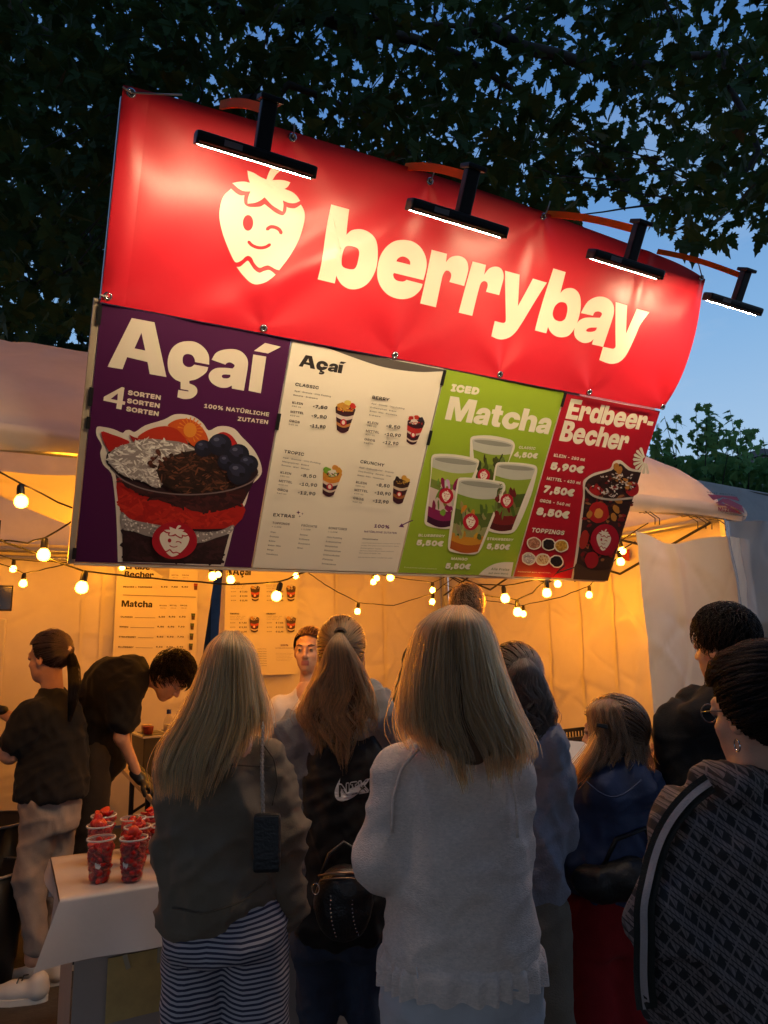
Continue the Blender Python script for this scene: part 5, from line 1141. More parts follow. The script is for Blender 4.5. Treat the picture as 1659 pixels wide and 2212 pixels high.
# --- dark tree behind the tent at the left
tr2 = tag(empty('dark_tree', (1.2, 12.5, 0)), 'dark dense tree rising behind the white tent roof at the left', 'tree')
def blob(n, cx_, cy_, cz, rx_, ry_, rz_, s, thr, seed):
    o_ = np.zeros((0,3))
    while len(o_) < n:
        q = rng.normal(0,1,(4000,3)); q /= np.linalg.norm(q,axis=1)[:,None]; q *= (rng.uniform(.25,1,4000)**.45)[:,None]
        P = q*[rx_,ry_,rz_]+[cx_,cy_,cz]; o_ = np.concatenate([o_, P[fields(P, s, seed) > thr]])
    return o_[:n]
P2 = np.concatenate([blob(3900, 1.2, 12.3, 6.4, 4.2, 2.2, 3.4, .7, -.15, 2), blob(1800, 4.6, 13.5, 5.2, 3.0, 2, 2.6, .7, -.15, 8)])
S2 = rng.uniform(.20,.32,len(P2)); px2, py2, d2 = proj(P2); vis2 = (px2 > 0) & (px2 < 215) & (py2 > 0) & (py2 < 745); o2 = np.argsort(-(S2/d2)*vis2); b2 = o2[:240]
leaf_objects(P2[b2], S2[b2], M_LEAF2, tr2); leaves_mesh('crown', P2[o2[240:]], S2[o2[240:]], M_LEAF2, tr2)
limb([(1.2,12.5,0), (1.25,12.5,2.2), (1.1,12.4,5.0)], .22, .12, 'trunk', tr2, 12, .03)
for q in ((-1,12,6.5),(3,12.4,6.8),(1.5,11.6,8.2),(4.5,13.3,5.6)): limb([(1.1,12.4,4.2), q], .09, .02, 'limb', tr2, 7, .08)
# --- leafy shrub above the roofs at the right
s0 = at(1540, 1100, 10.5)
shr = tag(empty('leafy_shrub', (s0[0], s0[1], 0)), 'bright green bushy shrub with upright shoots behind the tent corner', 'shrub')
pts = []; sh = MB()
for k in range(34):
    px0 = rng.uniform(1395, 1740); D = rng.uniform(9.6, 11.6); top = np.interp(px0, [1395,1430,1480,1520,1560,1610,1660,1740],[960,915,905,895,890,930,950,960]) + rng.uniform(-26, 50)
    a_ = at(px0+rng.uniform(-15,15), 1130, D); b_ = at(px0, top, D); sh.tube([a_, (a_+b_)/2+rng.normal(0,.05,3), b_], [.012,.008,.003], 5, cap=False)
    n_ = int(np.linalg.norm(b_-a_)*17)
    for j in range(n_):
        q = (j+rng.random())/n_; pts.append(a_*(1-q)+b_*q + rng.normal(0,.10*(1.25-q),3))
for k in range(1900): pts.append(at(rng.uniform(1380,1760), rng.uniform(985,1150), rng.uniform(9.8,11.6)))
P3 = np.array(pts); S3 = rng.uniform(.10,.19,len(P3)); px3, py3, d3 = proj(P3); o3 = np.argsort(-(S3/d3)*((px3 > 1390) & (px3 < 1659) & (py3 < 1060)))
leaf_objects(P3[o3[:280]], S3[o3[:280]], M_LEAF3, shr); leaves_mesh('foliage', P3[o3[280:]], S3[o3[280:]], M_LEAF3, shr)
put(sh.build('shoots', M_BARK, None, True), shr)
for k in range(4): a_ = at(1440+70*k, 1120, 10.6); put(MB().tube([(a_[0], a_[1], 0), tuple(a_)], [.05,.02], 7).build('stem', M_BARK, None, True), shr)
# ================================================================ people: smooth-union distance fields meshed by surface nets
def surface_nets(F, org, h):
    S = F < 0; nx, ny, nz = F.shape
    c = np.zeros((nx-1, ny-1, nz-1), np.int16)
    for a in (0,1):
        for b in (0,1):
            for d in (0,1): c += S[a:nx-1+a, b:ny-1+b, d:nz-1+d]
    act = (c > 0) & (c < 8); idx = -np.ones(act.shape, np.int64); I = np.argwhere(act); idx[act] = np.arange(len(I))
    pos = np.zeros((len(I), 3)); cnt = np.zeros(len(I)); i, j, k = I.T
    E_ = [(p, q) for p in np.ndindex(2,2,2) for q in np.ndindex(2,2,2) if sum(q)-sum(p) == 1 and all(b >= a for a, b in zip(p, q))]
    for p, q in E_:
        f0 = F[i+p[0], j+p[1], k+p[2]]; f1 = F[i+q[0], j+q[1], k+q[2]]; m_ = (f0 < 0) != (f1 < 0)
        t_ = np.where(m_, f0/np.where(f0-f1 == 0, 1, f0-f1), 0)
        pos[m_] += (np.array(p)[None]+(np.array(q)-np.array(p))[None]*t_[:,None])[m_]; cnt += m_
    V = (I+pos/np.maximum(cnt,1)[:,None])*h+org
    faces = []
    for ax in range(3):
        o1, o2 = [(1,2),(2,0),(0,1)][ax]
        sl0 = [slice(None)]*3; sl1 = [slice(None)]*3; sl0[ax] = slice(0,-1); sl1[ax] = slice(1,None)
        A_ = S[tuple(sl0)]; B_ = S[tuple(sl1)]; G = np.argwhere(A_ != B_)
        G = G[(G[:,o1] > 0) & (G[:,o2] > 0) & (G[:,o1] < F.shape[o1]-1) & (G[:,o2] < F.shape[o2]-1)]
        if not len(G): continue
        e1 = np.zeros(3, int); e1[o1] = 1; e2 = np.zeros(3, int); e2[o2] = 1
        q = np.stack([idx[tuple((G-e1-e2).T)], idx[tuple((G-e2).T)], idx[tuple(G.T)], idx[tuple((G-e1).T)]], 1)
        fl = A_[tuple(G.T)]; q[~fl] = q[~fl][:, ::-1]; faces.append(q)
    return V, np.concatenate(faces)
class Sdf:
    def __init__(s, h=.011, k=.03): s.h = h; s.k = k; s.p = []
    def cone(s, a, b, ra, rb, k=None, cut=False): s.p.append(('c', np.array(a, float), np.array(b, float), ra, rb, k, cut)); return s
    def chain(s, pts, rad, k=None):
        for a, b, ra, rb in zip(pts[:-1], pts[1:], rad[:-1], rad[1:]): s.cone(a, b, ra, rb, k)
        return s
    def ell(s, c, r, M=None, k=None, cut=False): s.p.append(('e', np.array(c, float), np.array(r, float), None if M is None else np.array(M, float), k, cut)); return s
    def loft(s, lv, M=None, O=(0,0,0), k=None, pw=2.3): s.p.append(('l', np.array(lv, float), None if M is None else np.array(M, float), np.array(O, float), k, pw)); return s
    def bounds(s, p):
        if p[0] == 'c': r = max(p[3], p[4]); return np.minimum(p[1], p[2])-r, np.maximum(p[1], p[2])+r
        if p[0] == 'e': r = max(p[2]); return p[1]-r, p[1]+r
        lv = p[1]; lo = np.array([(lv[:,1]-lv[:,3]).min(), (lv[:,2]-lv[:,4]).min(), lv[:,0].min()]); hi = np.array([(lv[:,1]+lv[:,3]).max(), (lv[:,2]+lv[:,4]).max(), lv[:,0].max()])
        if p[2] is not None:
            c8 = np.array([[x, y, z] for x in (lo[0],hi[0]) for y in (lo[1],hi[1]) for z in (lo[2],hi[2])]) @ p[2].T; lo, hi = c8.min(0), c8.max(0)
        return lo+p[3], hi+p[3]
    def mesh(s):
        bs = [s.bounds(p) for p in s.p if not (p[0] in 'ce' and p[-1])]; pad = s.h*3
        lo = np.min([b[0] for b in bs], 0)-pad; hi = np.max([b[1] for b in bs], 0)+pad
        n = np.ceil((hi-lo)/s.h).astype(int)+1; F = np.full(n, .3)
        ax = [lo[i]+s.h*np.arange(n[i]) for i in range(3)]
        for p in s.p:
            k = p[-2] if p[0] in 'cel' and p[-2] is not None and not isinstance(p[-2], np.ndarray) else s.k
            b0, b1 = s.bounds(p); m_ = k*2+s.h*2
            i0 = np.clip(np.floor((b0-m_-lo)/s.h).astype(int), 0, n-1); i1 = np.clip(np.ceil((b1+m_-lo)/s.h).astype(int)+1, 1, n)
            sl = tuple(slice(a, b) for a, b in zip(i0, i1))
            X, Y, Z = np.meshgrid(*[ax[i][sl[i]] for i in range(3)], indexing='ij'); P = np.stack([X, Y, Z], -1)
            cut = False
            if p[0] == 'c':
                a, b, ra, rb = p[1:5]; ab = b-a; t_ = np.clip(((P-a) @ ab)/(ab @ ab+1e-12), 0, 1); d = np.linalg.norm(P-a-t_[...,None]*ab, axis=-1)-(ra+(rb-ra)*t_); cut = p[6]
            elif p[0] == 'e':
                q = P-p[1]; 
                if p[3] is not None: q = q @ p[3]
                k0 = np.linalg.norm(q/p[2], axis=-1); k1 = np.linalg.norm(q/p[2]**2, axis=-1); d = k0*(k0-1)/(k1+1e-9); cut = p[5]
            else:
                lv = p[1]; q = P-p[3]
                if p[2] is not None: q = q @ p[2]
                z = q[...,2]; cx_, cy_, a, b = [np.interp(z, lv[:,0], lv[:,i]) for i in (1,2,3,4)]; pw = p[5]
                rr = (np.abs((q[...,0]-cx_)/a)**pw+np.abs((q[...,1]-cy_)/b)**pw)**(1/pw); d = (rr-1)*np.minimum(a, b)
                d = np.maximum(d, np.maximum(lv[0,0]-z, z-lv[-1,0]))
            G = F[sl]
            if cut: F[sl] = np.maximum(G, -d)
            else:
                hh = np.clip(.5+.5*(G-d)/k, 0, 1); F[sl] = d*hh+G*(1-hh)-k*hh*(1-hh)
        return surface_nets(F, lo, s.h)
def sdf_object(name, sd, m_, parent, fold=0.0, fs=(7,7,3.2), seed=0, smooth=1, extra=None):
    V, Fq = sd.mesh()
    # light smoothing
    n_ = len(V); 
    for _ in range(smooth):
        acc = np.zeros_like(V); cn = np.zeros(n_)
        for a in range(4):
            b = (a+1) % 4; np.add.at(acc, Fq[:,a], V[Fq[:,b]]); np.add.at(cn, Fq[:,a], 1); np.add.at(acc, Fq[:,b], V[Fq[:,a]]); np.add.at(cn, Fq[:,b], 1)
        V = V*.4+.6*acc/np.maximum(cn,1)[:,None]
    if fold or extra:
        nr = np.zeros_like(V); e1 = V[Fq[:,2]]-V[Fq[:,0]]; e2 = V[Fq[:,3]]-V[Fq[:,1]]; fn = np.cross(e1, e2)
        for a in range(4): np.add.at(nr, Fq[:,a], fn)
        nr /= np.linalg.norm(nr, axis=1)[:,None]+1e-12
        if fold:
            dsp = np.empty(n_)
            for i_, p in enumerate(V):
                q = Vector((p[0]*fs[0]+p[2]*1.8+seed, p[1]*fs[1]-seed, p[2]*fs[2]+p[0]*1.5)); a = noise.noise(q); b = noise.noise(q*2.1+Vector((3,1,7)))
                c_ = noise.noise(Vector((p[0]*4+seed, p[1]*4, p[2]*13-p[0]*7))); d_ = noise.noise(Vector((p[0]*10+p[2]*9, p[1]*8+seed, p[2]*10-p[0]*9)))
                dsp[i_] = .9*(1-abs(a)*2.6) + .55*(1-abs(b)*2.6)*(1-abs(a)) + .55*max(0, 1-abs(c_)*3.5) + .35*max(0, 1-abs(d_)*4) - .5
            V = V+nr*(dsp*fold)[:,None]
        if extra is not None: V = V+nr*np.array([extra(p) for p in V])[:,None]
    me = bpy.data.meshes.new(name); me.from_pydata(V.tolist(), [], Fq.tolist()); me.polygons.foreach_set('use_smooth', [True]*len(me.polygons)); me.update()
    return link(name, me, parent, m_)

def cloth(name, col, rough=.9, weave=220, bump=.25, var=.12, vscale=14, sheen=.05, stretch=(1,1,1)):
    return mat(name, col, rough=rough, spec=.25, bump=bump, bscale=weave, var=var, vscale=vscale, sheen=sheen, stretch=stretch)
SKIN = mat('skin', (.50,.27,.18), rough=.5, sss=.25, var=.08, vscale=30, bump=.08, bscale=200)
SKIN_LIP = mat('lips', (.36,.12,.10), rough=.4); M_EYEW = mat('eye_white', (.34,.31,.29), rough=.2); M_IRIS = mat('eye_iris', (.05,.045,.04), rough=.15)
M_GLOVE = mat('black_glove', (.012,.012,.014), rough=.35)
def hair_mat(name, col, rough=.32):
    m_ = bpy.data.materials.new(name); m_.use_nodes = True; t = m_.node_tree; t.nodes.clear(); o = t.nodes.new('ShaderNodeOutputMaterial')
    h = t.nodes.new('ShaderNodeBsdfHairPrincipled'); h.parametrization = 'COLOR'; h.inputs['IOR'].default_value = 1.55 if max(col) > .03 else 1.22; h.inputs['Roughness'].default_value = rough; h.inputs['Radial Roughness'].default_value = .4 if max(col) > .02 else .85
    hi = t.nodes.new('ShaderNodeHairInfo'); mr = t.nodes.new('ShaderNodeMapRange'); mr.inputs[3].default_value = .35; mr.inputs[4].default_value = 1.5
    t.links.new(hi.outputs['Random'], mr.inputs[0]); mx = t.nodes.new('ShaderNodeMix'); mx.data_type = 'RGBA'; mx.blend_type = 'MULTIPLY'; mx.inputs[0].default_value = 1; mx.inputs[6].default_value = tuple(col)+(1,)
    t.links.new(mr.outputs[0], mx.inputs[7]); t.links.new(mx.outputs[2], h.inputs['Color']); t.links.new(h.outputs[0], o.inputs[0]); return m_
def hair_pair(name, col):
    return hair_mat(name+'_strand', col), mat(name+'_base', tuple(c*.28 for c in col), rough=.6, spec=.2 if max(col) > .02 else .06, bump=.7, bscale=140, stretch=(1,1,.06), var=.3, vscale=60)  # shell colour darkened to paint in the shade between the locks
BLONDE = hair_pair('ash_blonde', (.44,.18,.055)); BLONDE2 = hair_pair('dark_blonde', (.30,.12,.038)); LIGHTBROWN = hair_pair('light_brown', (.21,.085,.028)); BROWN = hair_pair('brown', (.11,.052,.026)); DARK = hair_pair('dark_brown', (.035,.019,.013)); BLACKH = hair_pair('near_black', (.004,.003,.0028)); AUBURN = hair_pair('auburn', (.22,.085,.04)); GINGER = hair_pair('child_blond', (.40,.25,.12))
def strands(name, P, m_, parent, r0=.0010, r1=.0004):
    """P: (n, k, 3) strand points in the parent's space"""
    n_, k_, _ = P.shape; hc = bpy.data.hair_curves.new(name); hc.add_curves([k_]*n_)
    hc.attributes['position'].data.foreach_set('vector', np.ascontiguousarray(P, dtype=np.float32).ravel())
    ra = hc.attributes.get('radius') or hc.attributes.new('radius', 'FLOAT', 'POINT')
    ra.data.foreach_set('value', np.tile(np.linspace(1,0,k_)**.5*(r0-r1)+r1, n_).astype(np.float32))
    hc.materials.append(m_); o = bpy.data.objects.new(name, hc); COL.objects.link(o); o.parent = parent; return o

VYAW = math.atan2(-AX_F[0], AX_F[1])
class Person:
    """local frame = looking along the camera's heading: x right, y away from the queue's back, z up"""
    def __init__(s, label, px, crown, D, head_yaw=0, head_pitch=0, group=None, root_px=None, headw=1.0):
        s.D = D; s.px = px; c = at(px, crown, D); b = at(root_px or px, crown, D); s.H = c[2]; s.sc = s.H/1.70
        s.root = np.array([b[0], b[1], 0]); cz, sz = math.cos(VYAW), math.sin(VYAW); s.Rw = np.array([[cz,-sz,0],[sz,cz,0],[0,0,1]])
        s.label = label; s.group = group; s.hy = R(head_yaw); s.hp = R(head_pitch); s.hs = headw
        s.fh = np.array([AX_F[0], AX_F[1], 0])/math.hypot(AX_F[0], AX_F[1]); s.Dh = (c-CAM) @ s.fh
        s.crown = s.Rw.T @ (c-s.root); s.hc = s.crown+np.array([0,0,-.118*headw]); s.body = None; s.skin = SKIN; s.sd = Sdf(.012, .03)
    def L(s, x, y, dy=0.0):
        r = ray(x, y); return s.Rw.T @ (CAM + r*((s.Dh+dy)/(r @ s.fh))-s.root)
    def HM(s):
        a, p = s.hy, s.hp; Rz = np.array([[math.cos(a),-math.sin(a),0],[math.sin(a),math.cos(a),0],[0,0,1]]); Rx = np.array([[1,0,0],[0,math.cos(p),math.sin(p)],[0,-math.sin(p),math.cos(p)]]); return Rz @ Rx
    def hp_(s, x, y, z): return s.hc + s.HM() @ (np.array([x, y, z])*s.hs)
    def head_sdf(s):
        q = Sdf(.0052, .018); M = s.HM(); g = s.hs; P = s.hp_
        q.ell(P(0,-.012,.022), np.array([.074,.094,.090])*g, M); q.ell(P(0,.030,-.045), np.array([.058,.060,.064])*g, M); q.ell(P(0,.045,-.070), np.array([.047,.042,.040])*g, M); q.ell(P(0,.062,-.098), np.array([.026,.024,.020])*g, M, k=.022)
        q.ell(P(-.036,.052,-.030), np.array([.024,.024,.022])*g, M); q.ell(P(.036,.052,-.030), np.array([.024,.024,.022])*g, M)
        q.cone(P(0,.082,.012), P(0,.106,-.030), .0075*g, .0110*g, k=.012); q.ell(P(-.011,.094,-.034), np.array([.008,.009,.007])*g, M, k=.008); q.ell(P(.011,.094,-.034), np.array([.008,.009,.007])*g, M, k=.008)
        q.cone(P(-.030,.079,.024), P(.030,.079,.024), .010*g, .010*g, k=.016)
        q.cone(P(-.016,.086,-.061), P(.016,.086,-.061), .0062*g, .0062*g, k=.007); q.cone(P(-.013,.085,-.072), P(.013,.085,-.072), .0068*g, .0068*g, k=.007)
        for sx in (-1, 1):
            q.ell(P(sx*.031,.092,.004), np.array([.016,.012,.010])*g, M, cut=True); q.ell(P(sx*.031,.0785,.0065), np.array([.0145,.0135,.0105])*g, M, k=.003)
            q.ell(P(sx*.078,-.010,-.012), np.array([.009,.020,.032])*g, M, k=.007); q.ell(P(sx*.086,-.006,-.010), np.array([.006,.011,.018])*g, M, cut=True)
        nb = s.nb; q.cone(P(0,-.018,-.055), nb, .045*g, .053*g, k=.03); return q
    def build_body(s, arms=None, legs=None, hands=None, torso=None, nb=None):
        """arms: list of (shoulder, elbow, wrist); legs: list of (hip, knee, ankle) in local space"""
        s.nb = np.array(nb) if nb is not None else s.hc+np.array([0,-.02,-.20*s.sc])
        V1, F1 = s.head_sdf().mesh(); b = Sdf(.013, .035); f = s.sc
        tp = torso if torso is not None else [s.nb+np.array([0,0,-.04]), s.nb+np.array([0,0,-.25*f]), np.array([s.nb[0]*.3, 0, .98*f])]
        b.cone(s.nb, tp[0], .05, .06); 
        for a, c, ra, rb in zip(tp[:-1], tp[1:], (.075*f, .085*f), (.085*f, .09*f)): b.cone(a, c, ra, rb)
        for sh, el, wr in (arms or []): b.cone(tp[0], sh, .05*f, .045*f); b.chain([sh, el, wr], [.045*f, .036*f, .025*f])
        for hp, kn, an in (legs or []): b.cone(tp[-1], hp, .085*f, .07*f); b.chain([hp, kn, an], [.078*f, .052*f, .038*f]); b.cone(an, an+np.array([0,.10,-.045])*f, .036*f, .026*f)
        V2, F2 = b.mesh(); Vs = [V1, V2]; Fs = [F1, F2]
        for hnd in (hands or []):
            V3, F3 = hand_sdf(*hnd).mesh(); Vs.append(V3); Fs.append(F3)
        off = 0; Fa = []
        for V, F in zip(Vs, Fs): Fa += (F+off).tolist(); off += len(V)
        V = np.concatenate(Vs); me = bpy.data.meshes.new('person'); me.from_pydata(V.tolist(), [], Fa); me.polygons.foreach_set('use_smooth', [True]*len(me.polygons)); me.update()
        o = link('person', me, None, [s.skin, SKIN_LIP]); o.location = s.root; o.rotation_euler = (0,0,VYAW); tag(o, s.label, 'person', s.group); s.body = o
        iv = s.HM().T; n1 = len(F1); cen = V1[F1].mean(1); q = (cen-s.hc) @ s.HM()/s.hs; lip = (np.abs(q[:,0]) < .021) & (q[:,2] < -.055) & (q[:,2] > -.079) & (q[:,1] > .078); mi = np.zeros(len(me.polygons), np.int32); mi[:n1][lip] = 1; me.polygons.foreach_set('material_index', mi)
        return o
    def eyes(s, brow=None):
        for sx in (-1, 1):
            c = s.hp_(sx*.031,.0795,.004); d = s.HM() @ np.array([0,1,0])
            MB().lathe([(.0001,.0115),(.004,.0110),(.008,.0085),(.011,.003),(.0115,0)], c-d*.0005, 12, d).build('eye', M_EYEW, s.body, True); MB().lathe([(.0001,.0118),(.0045,.0114),(.0058,.0104)], c, 12, d).build('iris', M_IRIS, s.body, True)
            if brow: MB().tube([s.hp_(sx*.016,.0925,.024), s.hp_(sx*.033,.0905,.030), s.hp_(sx*.050,.078,.024)], [.003,.0034,.0018], 6).build('eyebrow', brow, s.body, True)
    def rows_loft(s, rows):
        """rows: (py, xl, xr, half depth, depth centre) as seen; -> loft levels"""
        lv = []
        for r in rows:
            py, xl, xr, hd = r[:4]; dc = r[4] if len(r) > 4 else 0.0; a = s.L(xl, py, dc); b = s.L(xr, py, dc); lv.append(((a[2]+b[2])/2, (a[0]+b[0])/2, (a[1]+b[1])/2, abs(b[0]-a[0])/2, hd))
        return sorted(lv)
    def garment(s, name, rows, m_, sleeves=(), k=.035, h=.0105, fold=.006, extra_prims=None, seed=0, fs=(7,7,3.2), pw=2.3, extra=None):
        q = Sdf(h, k)
        if rows: q.loft(s.rows_loft(rows), pw=pw)
        if sleeves and name not in ('white_top', 'tee'):
            for pts_, _ in sleeves[:2]: q.cone(s.nb+np.array([0,0,-.045]), np.array(pts_[0], float), .052, .070)
        for pts, rad in sleeves: q.chain([np.array(p) for p in pts], rad)
        for e in (extra_prims or []): getattr(q, e[0])(*e[1:])
        return sdf_object(name, q, m_, s.body, fold, fs, seed, 1, extra)
    def yoke(s, sL, sR, r0=.052, r1=.07): return [('cone', s.nb+np.array([0,0,-.03]), np.array(sL)+[0,0,-.01], r0, r1), ('cone', s.nb+np.array([0,0,-.03]), np.array(sR)+[0,0,-.01], r0, r1)]
    def trousers(s, hip_rows, legs, rad, m_, name='trousers', fold=.006, seed=3, k=.03):
        q = Sdf(.012, k); q.loft(s.rows_loft(hip_rows))
        for pts in legs: q.chain([np.array(p) for p in pts], rad)
        return sdf_object(name, q, m_, s.body, fold, (6,6,3.5), seed, 1)
    def shoe(s, heel, toe, m_, sole):
        a = np.array(heel, float); b = np.array(toe, float); d = b-a; d[2] = 0; d /= np.linalg.norm(d); w_ = np.array([-d[1], d[0], 0]); ln = np.linalg.norm((b-a)[:2])
        q = Sdf(.0075, .03); q.cone(a+[0,0,.055], a+[0,0,.085], .038, .040); q.cone(a+[0,0,.045], a+d*ln*.55+[0,0,.048], .042, .040); q.cone(a+d*ln*.5+[0,0,.042], b+[0,0,.036], .040, .034)
        o = sdf_object('shoe', q, m_, s.body, 0, smooth=1)
        vs = []; n_ = 24
        for z in (.0, .026):
            for k in range(n_):
                t_ = 2*math.pi*k/n_; x_ = math.cos(t_); y_ = math.sin(t_); vs.append(a+d*((x_*.5+.5)*(ln+.09)-.045)+w_*y_*(.046 if x_ < 0 else .050-.006*x_)*(abs(y_)**.0)+np.array([0,0,z-.0+a[2]*0]))
        mesh_from('sole', vs, [tuple(range(n_-1,-1,-1)), tuple(range(n_, 2*n_))]+[(k, (k+1) % n_, n_+(k+1) % n_, n_+k) for k in range(n_)], sole, o); return o
    def long_hair(s, rows, ends, hm, n=1300, wave=.10, wf=5.0, clump=.82, r=.0011, seed=1, shell=True, lay=(.70,1.12), phi=None, name='hair', curl=0.0, ang=None):
        """rows: (py, xl, xr, near depth, far depth) of the outline, ends: [(fraction across, py of the tips)]"""
        rg = np.random.default_rng(seed); rows = np.array(rows, float); rows = np.vstack([rows, rows[-1]+(rows[-1]-rows[-2])*[0,.4,.4,.4,.4]+[(rows[-1,0]-rows[0,0])*.14,0,0,0,0]]); T = np.linspace(0, 1, 34); tt = np.linspace(0, 1, len(rows)); ys = rows[:,0]; tn = (ys-ys[0])/(ys[-1]-ys[0])
        A = np.stack([np.interp(T, tn, rows[:,i]) for i in range(5)], 1)
        for _ in range(2): A[1:-1] = A[:-2]*.25+A[1:-1]*.5+A[2:]*.25
        def place(t_, ph, l):
            q = [np.interp(t_, T, A[:,i]) for i in range(5)]; mx_, hx = (q[1]+q[2])/2, (q[2]-q[1])/2; md, hd = (q[3]+q[4])/2, (q[4]-q[3])/2
            return mx_+hx*l*np.cos(ph), q[0], md+hd*l*np.sin(ph)
        def world(x, y, d):
            f_ = AX_F[None]+AX_R[None]*((x-CXP)/FPX)[:,None]-AX_U[None]*((y-CYP)/FPX)[:,None]
            W = CAM+f_*((s.Dh+d)/(f_ @ s.fh))[:,None]
            return (W-s.root) @ s.Rw
        lo, hi = phi if phi else (R(-200), R(20))     # camera side: sin < 0
        xe = np.array([e[0] for e in ends]); ye = np.array([(e[1]-ys[0])/(ys[-1]-ys[0]) for e in ends])
        nc = max(12, n//22); cph = rg.uniform(lo, hi, nc); cl_ = rg.uniform(.80, 1.07, nc); cend = np.where(rg.random(nc) < .35, -np.abs(rg.normal(0,.10,nc)), rg.normal(0, .03, nc)); cw = rg.uniform(0, 6.28, nc); cam_ = rg.uniform(.5,1.4,nc)
        which = rg.integers(0, nc, n); base = cph[which]+rg.normal(0, .13, n); l0 = np.clip(cl_[which]+rg.normal(0,.05,n), lay[0], lay[1]); K_ = 22; P = np.zeros((n, K_, 3))
        fr = (1+np.cos(base))/2; te = np.clip(np.interp(fr, xe, ye)+cend[which]+rg.normal(0,.018,n), .15, 1.0); t0 = np.abs(rg.normal(0,.02,n)); fly = (rg.random(n) < .11)*rg.normal(0,1.5,n); te = np.clip(te-np.abs(rg.normal(0,.05,n))*(rg.random(n) < .35), .15, 1.0); cs_ = rg.normal(0,.05,nc)
        for k in range(K_):
            q = k/(K_-1); t_ = t0+(te-t0)*q; cl = clump*q**1.4; ph = base*(1-cl)+cph[which]*cl
            ph = ph+wave*cam_[which]*(q**1.2)*np.sin(wf*q*2+cw[which])*.5+curl*(q**2)*np.sin(14*q+cw[which]*3+rg.normal(0,.15,n)*0)*.25
            l = l0+fly*.10*q*np.sin(3*q+which)+cs_[which]*q+.03*q*np.sin(9*q+which)*.5 - .10*np.maximum(0, q-.90)*5*rg.uniform(.3,1,n)*.5
            x, y, d = place(t_, ph, l); P[:,k] = world(x, y, d)
        par = s.body
        if shell:
            nu, nvv = 44, 26; vs = []; 
            for j in range(nvv):
                ph = np.linspace(lo-.25, hi+.25, nu); f2 = np.clip((1+np.cos(ph))/2,0,1); tm = np.interp(f2, xe, ye)*.90; t_ = tm*j/(nvv-1); x, y, d = place(t_, ph, .86+.025*np.sin(ph*17+3*j/nvv)+.02*np.sin(ph*31)); vs.append(world(x, y, d))
            vs = np.concatenate(vs); par = mesh_from(name, vs, [(j*nu+i, j*nu+i+1, (j+1)*nu+i+1, (j+1)*nu+i) for j in range(nvv-1) for i in range(nu-1)], hm[1], s.body, True)
        return strands('strands' if shell else name, P, hm[0], par, r, r*.4)
    def cap_hair(s, hm, front=.72, side=.2, nape=-.085, fh=0.0, lift=.010, n=500, flow=(0,-.1,0), ln=.05, tie=None, r=.0010, seed=1, name='hair', top=0.0, rise=.22, messy=0.0):
        """scalp hair hugging the skull; tie = head-space point the strands run to (pulled back), else short strands following flow"""
        rg = np.random.default_rng(seed); q = Sdf(.0062, .014); M = s.HM(); g = s.hs
        q.ell(s.hp_(0,-.014,.026+top*.4), (np.array([.076,.097,.091])+lift+np.array([0,0,top*.6]))*g, M)
        V, F = q.mesh(); c = (V-s.hc) @ M/g
        # hairline: forehead height, temples, behind the ears, nape
        def keep(p):
            y, z, x = p[:,1], p[:,2], np.abs(p[:,0]); line = np.interp(y, [-.12,-.05,-.012,.012,.03,.055,.075,.10], [nape, nape+.015, -.030, -.012+side*.1, .010+side*.2+fh*.5, .045+fh, .058+fh+.012*(1-front), .062+fh]); return z > line
        kv = keep(c); fk = kv[F].all(1); F = F[fk]; used = np.unique(F); mp_ = -np.ones(len(V), int); mp_[used] = np.arange(len(used)); Vk = V[used]; F = mp_[F]; ck = c[used]
        me = bpy.data.meshes.new(name); me.from_pydata(Vk.tolist(), [], F.tolist()); me.polygons.foreach_set('use_smooth', [True]*len(me.polygons)); me.update(); o = link(name, me, s.body, hm[1])
        ii = rg.integers(0, len(Vk), n); st = ck[ii]; K_ = 12; P = np.zeros((n, K_, 3)); rad = (np.array([.076,.097,.091])+lift); cen = np.array([0,-.014,.026+top*.4]); jit = rg.normal(0,.35,(n,3))
        for k in range(K_):
            t_ = k/(K_-1)
            if tie is not None:
                te = np.array(tie); p = st*(1-t_)+te*t_; u = (p-cen)/rad; nn = np.linalg.norm(u,axis=1)[:,None]; p = cen+u/np.maximum(nn,.6)*rad*(1.02+.035*np.sin(t_*3.1)) if t_ < .93 else p*1.0; p = p+jit*messy*.03*math.sin(t_*3); P[:,k] = s.hc+(p*g) @ M.T
            else:
                u = (st-cen)/rad; u /= np.linalg.norm(u,axis=1)[:,None]; fl = np.array(flow)/np.linalg.norm(flow); tg = fl[None]+jit-u*((fl[None]+jit)*u).sum(1)[:,None]; tg /= np.linalg.norm(tg,axis=1)[:,None]+1e-6; p = st+tg*ln*t_+u*ln*(rise*math.sin(t_*2.2)-.25*t_*t_*(1-rise))+rg.normal(0,.0008,(n,3))*t_; P[:,k] = s.hc+(p*g) @ M.T
        strands('strands', P, hm[0], o, r, r*.45); return o
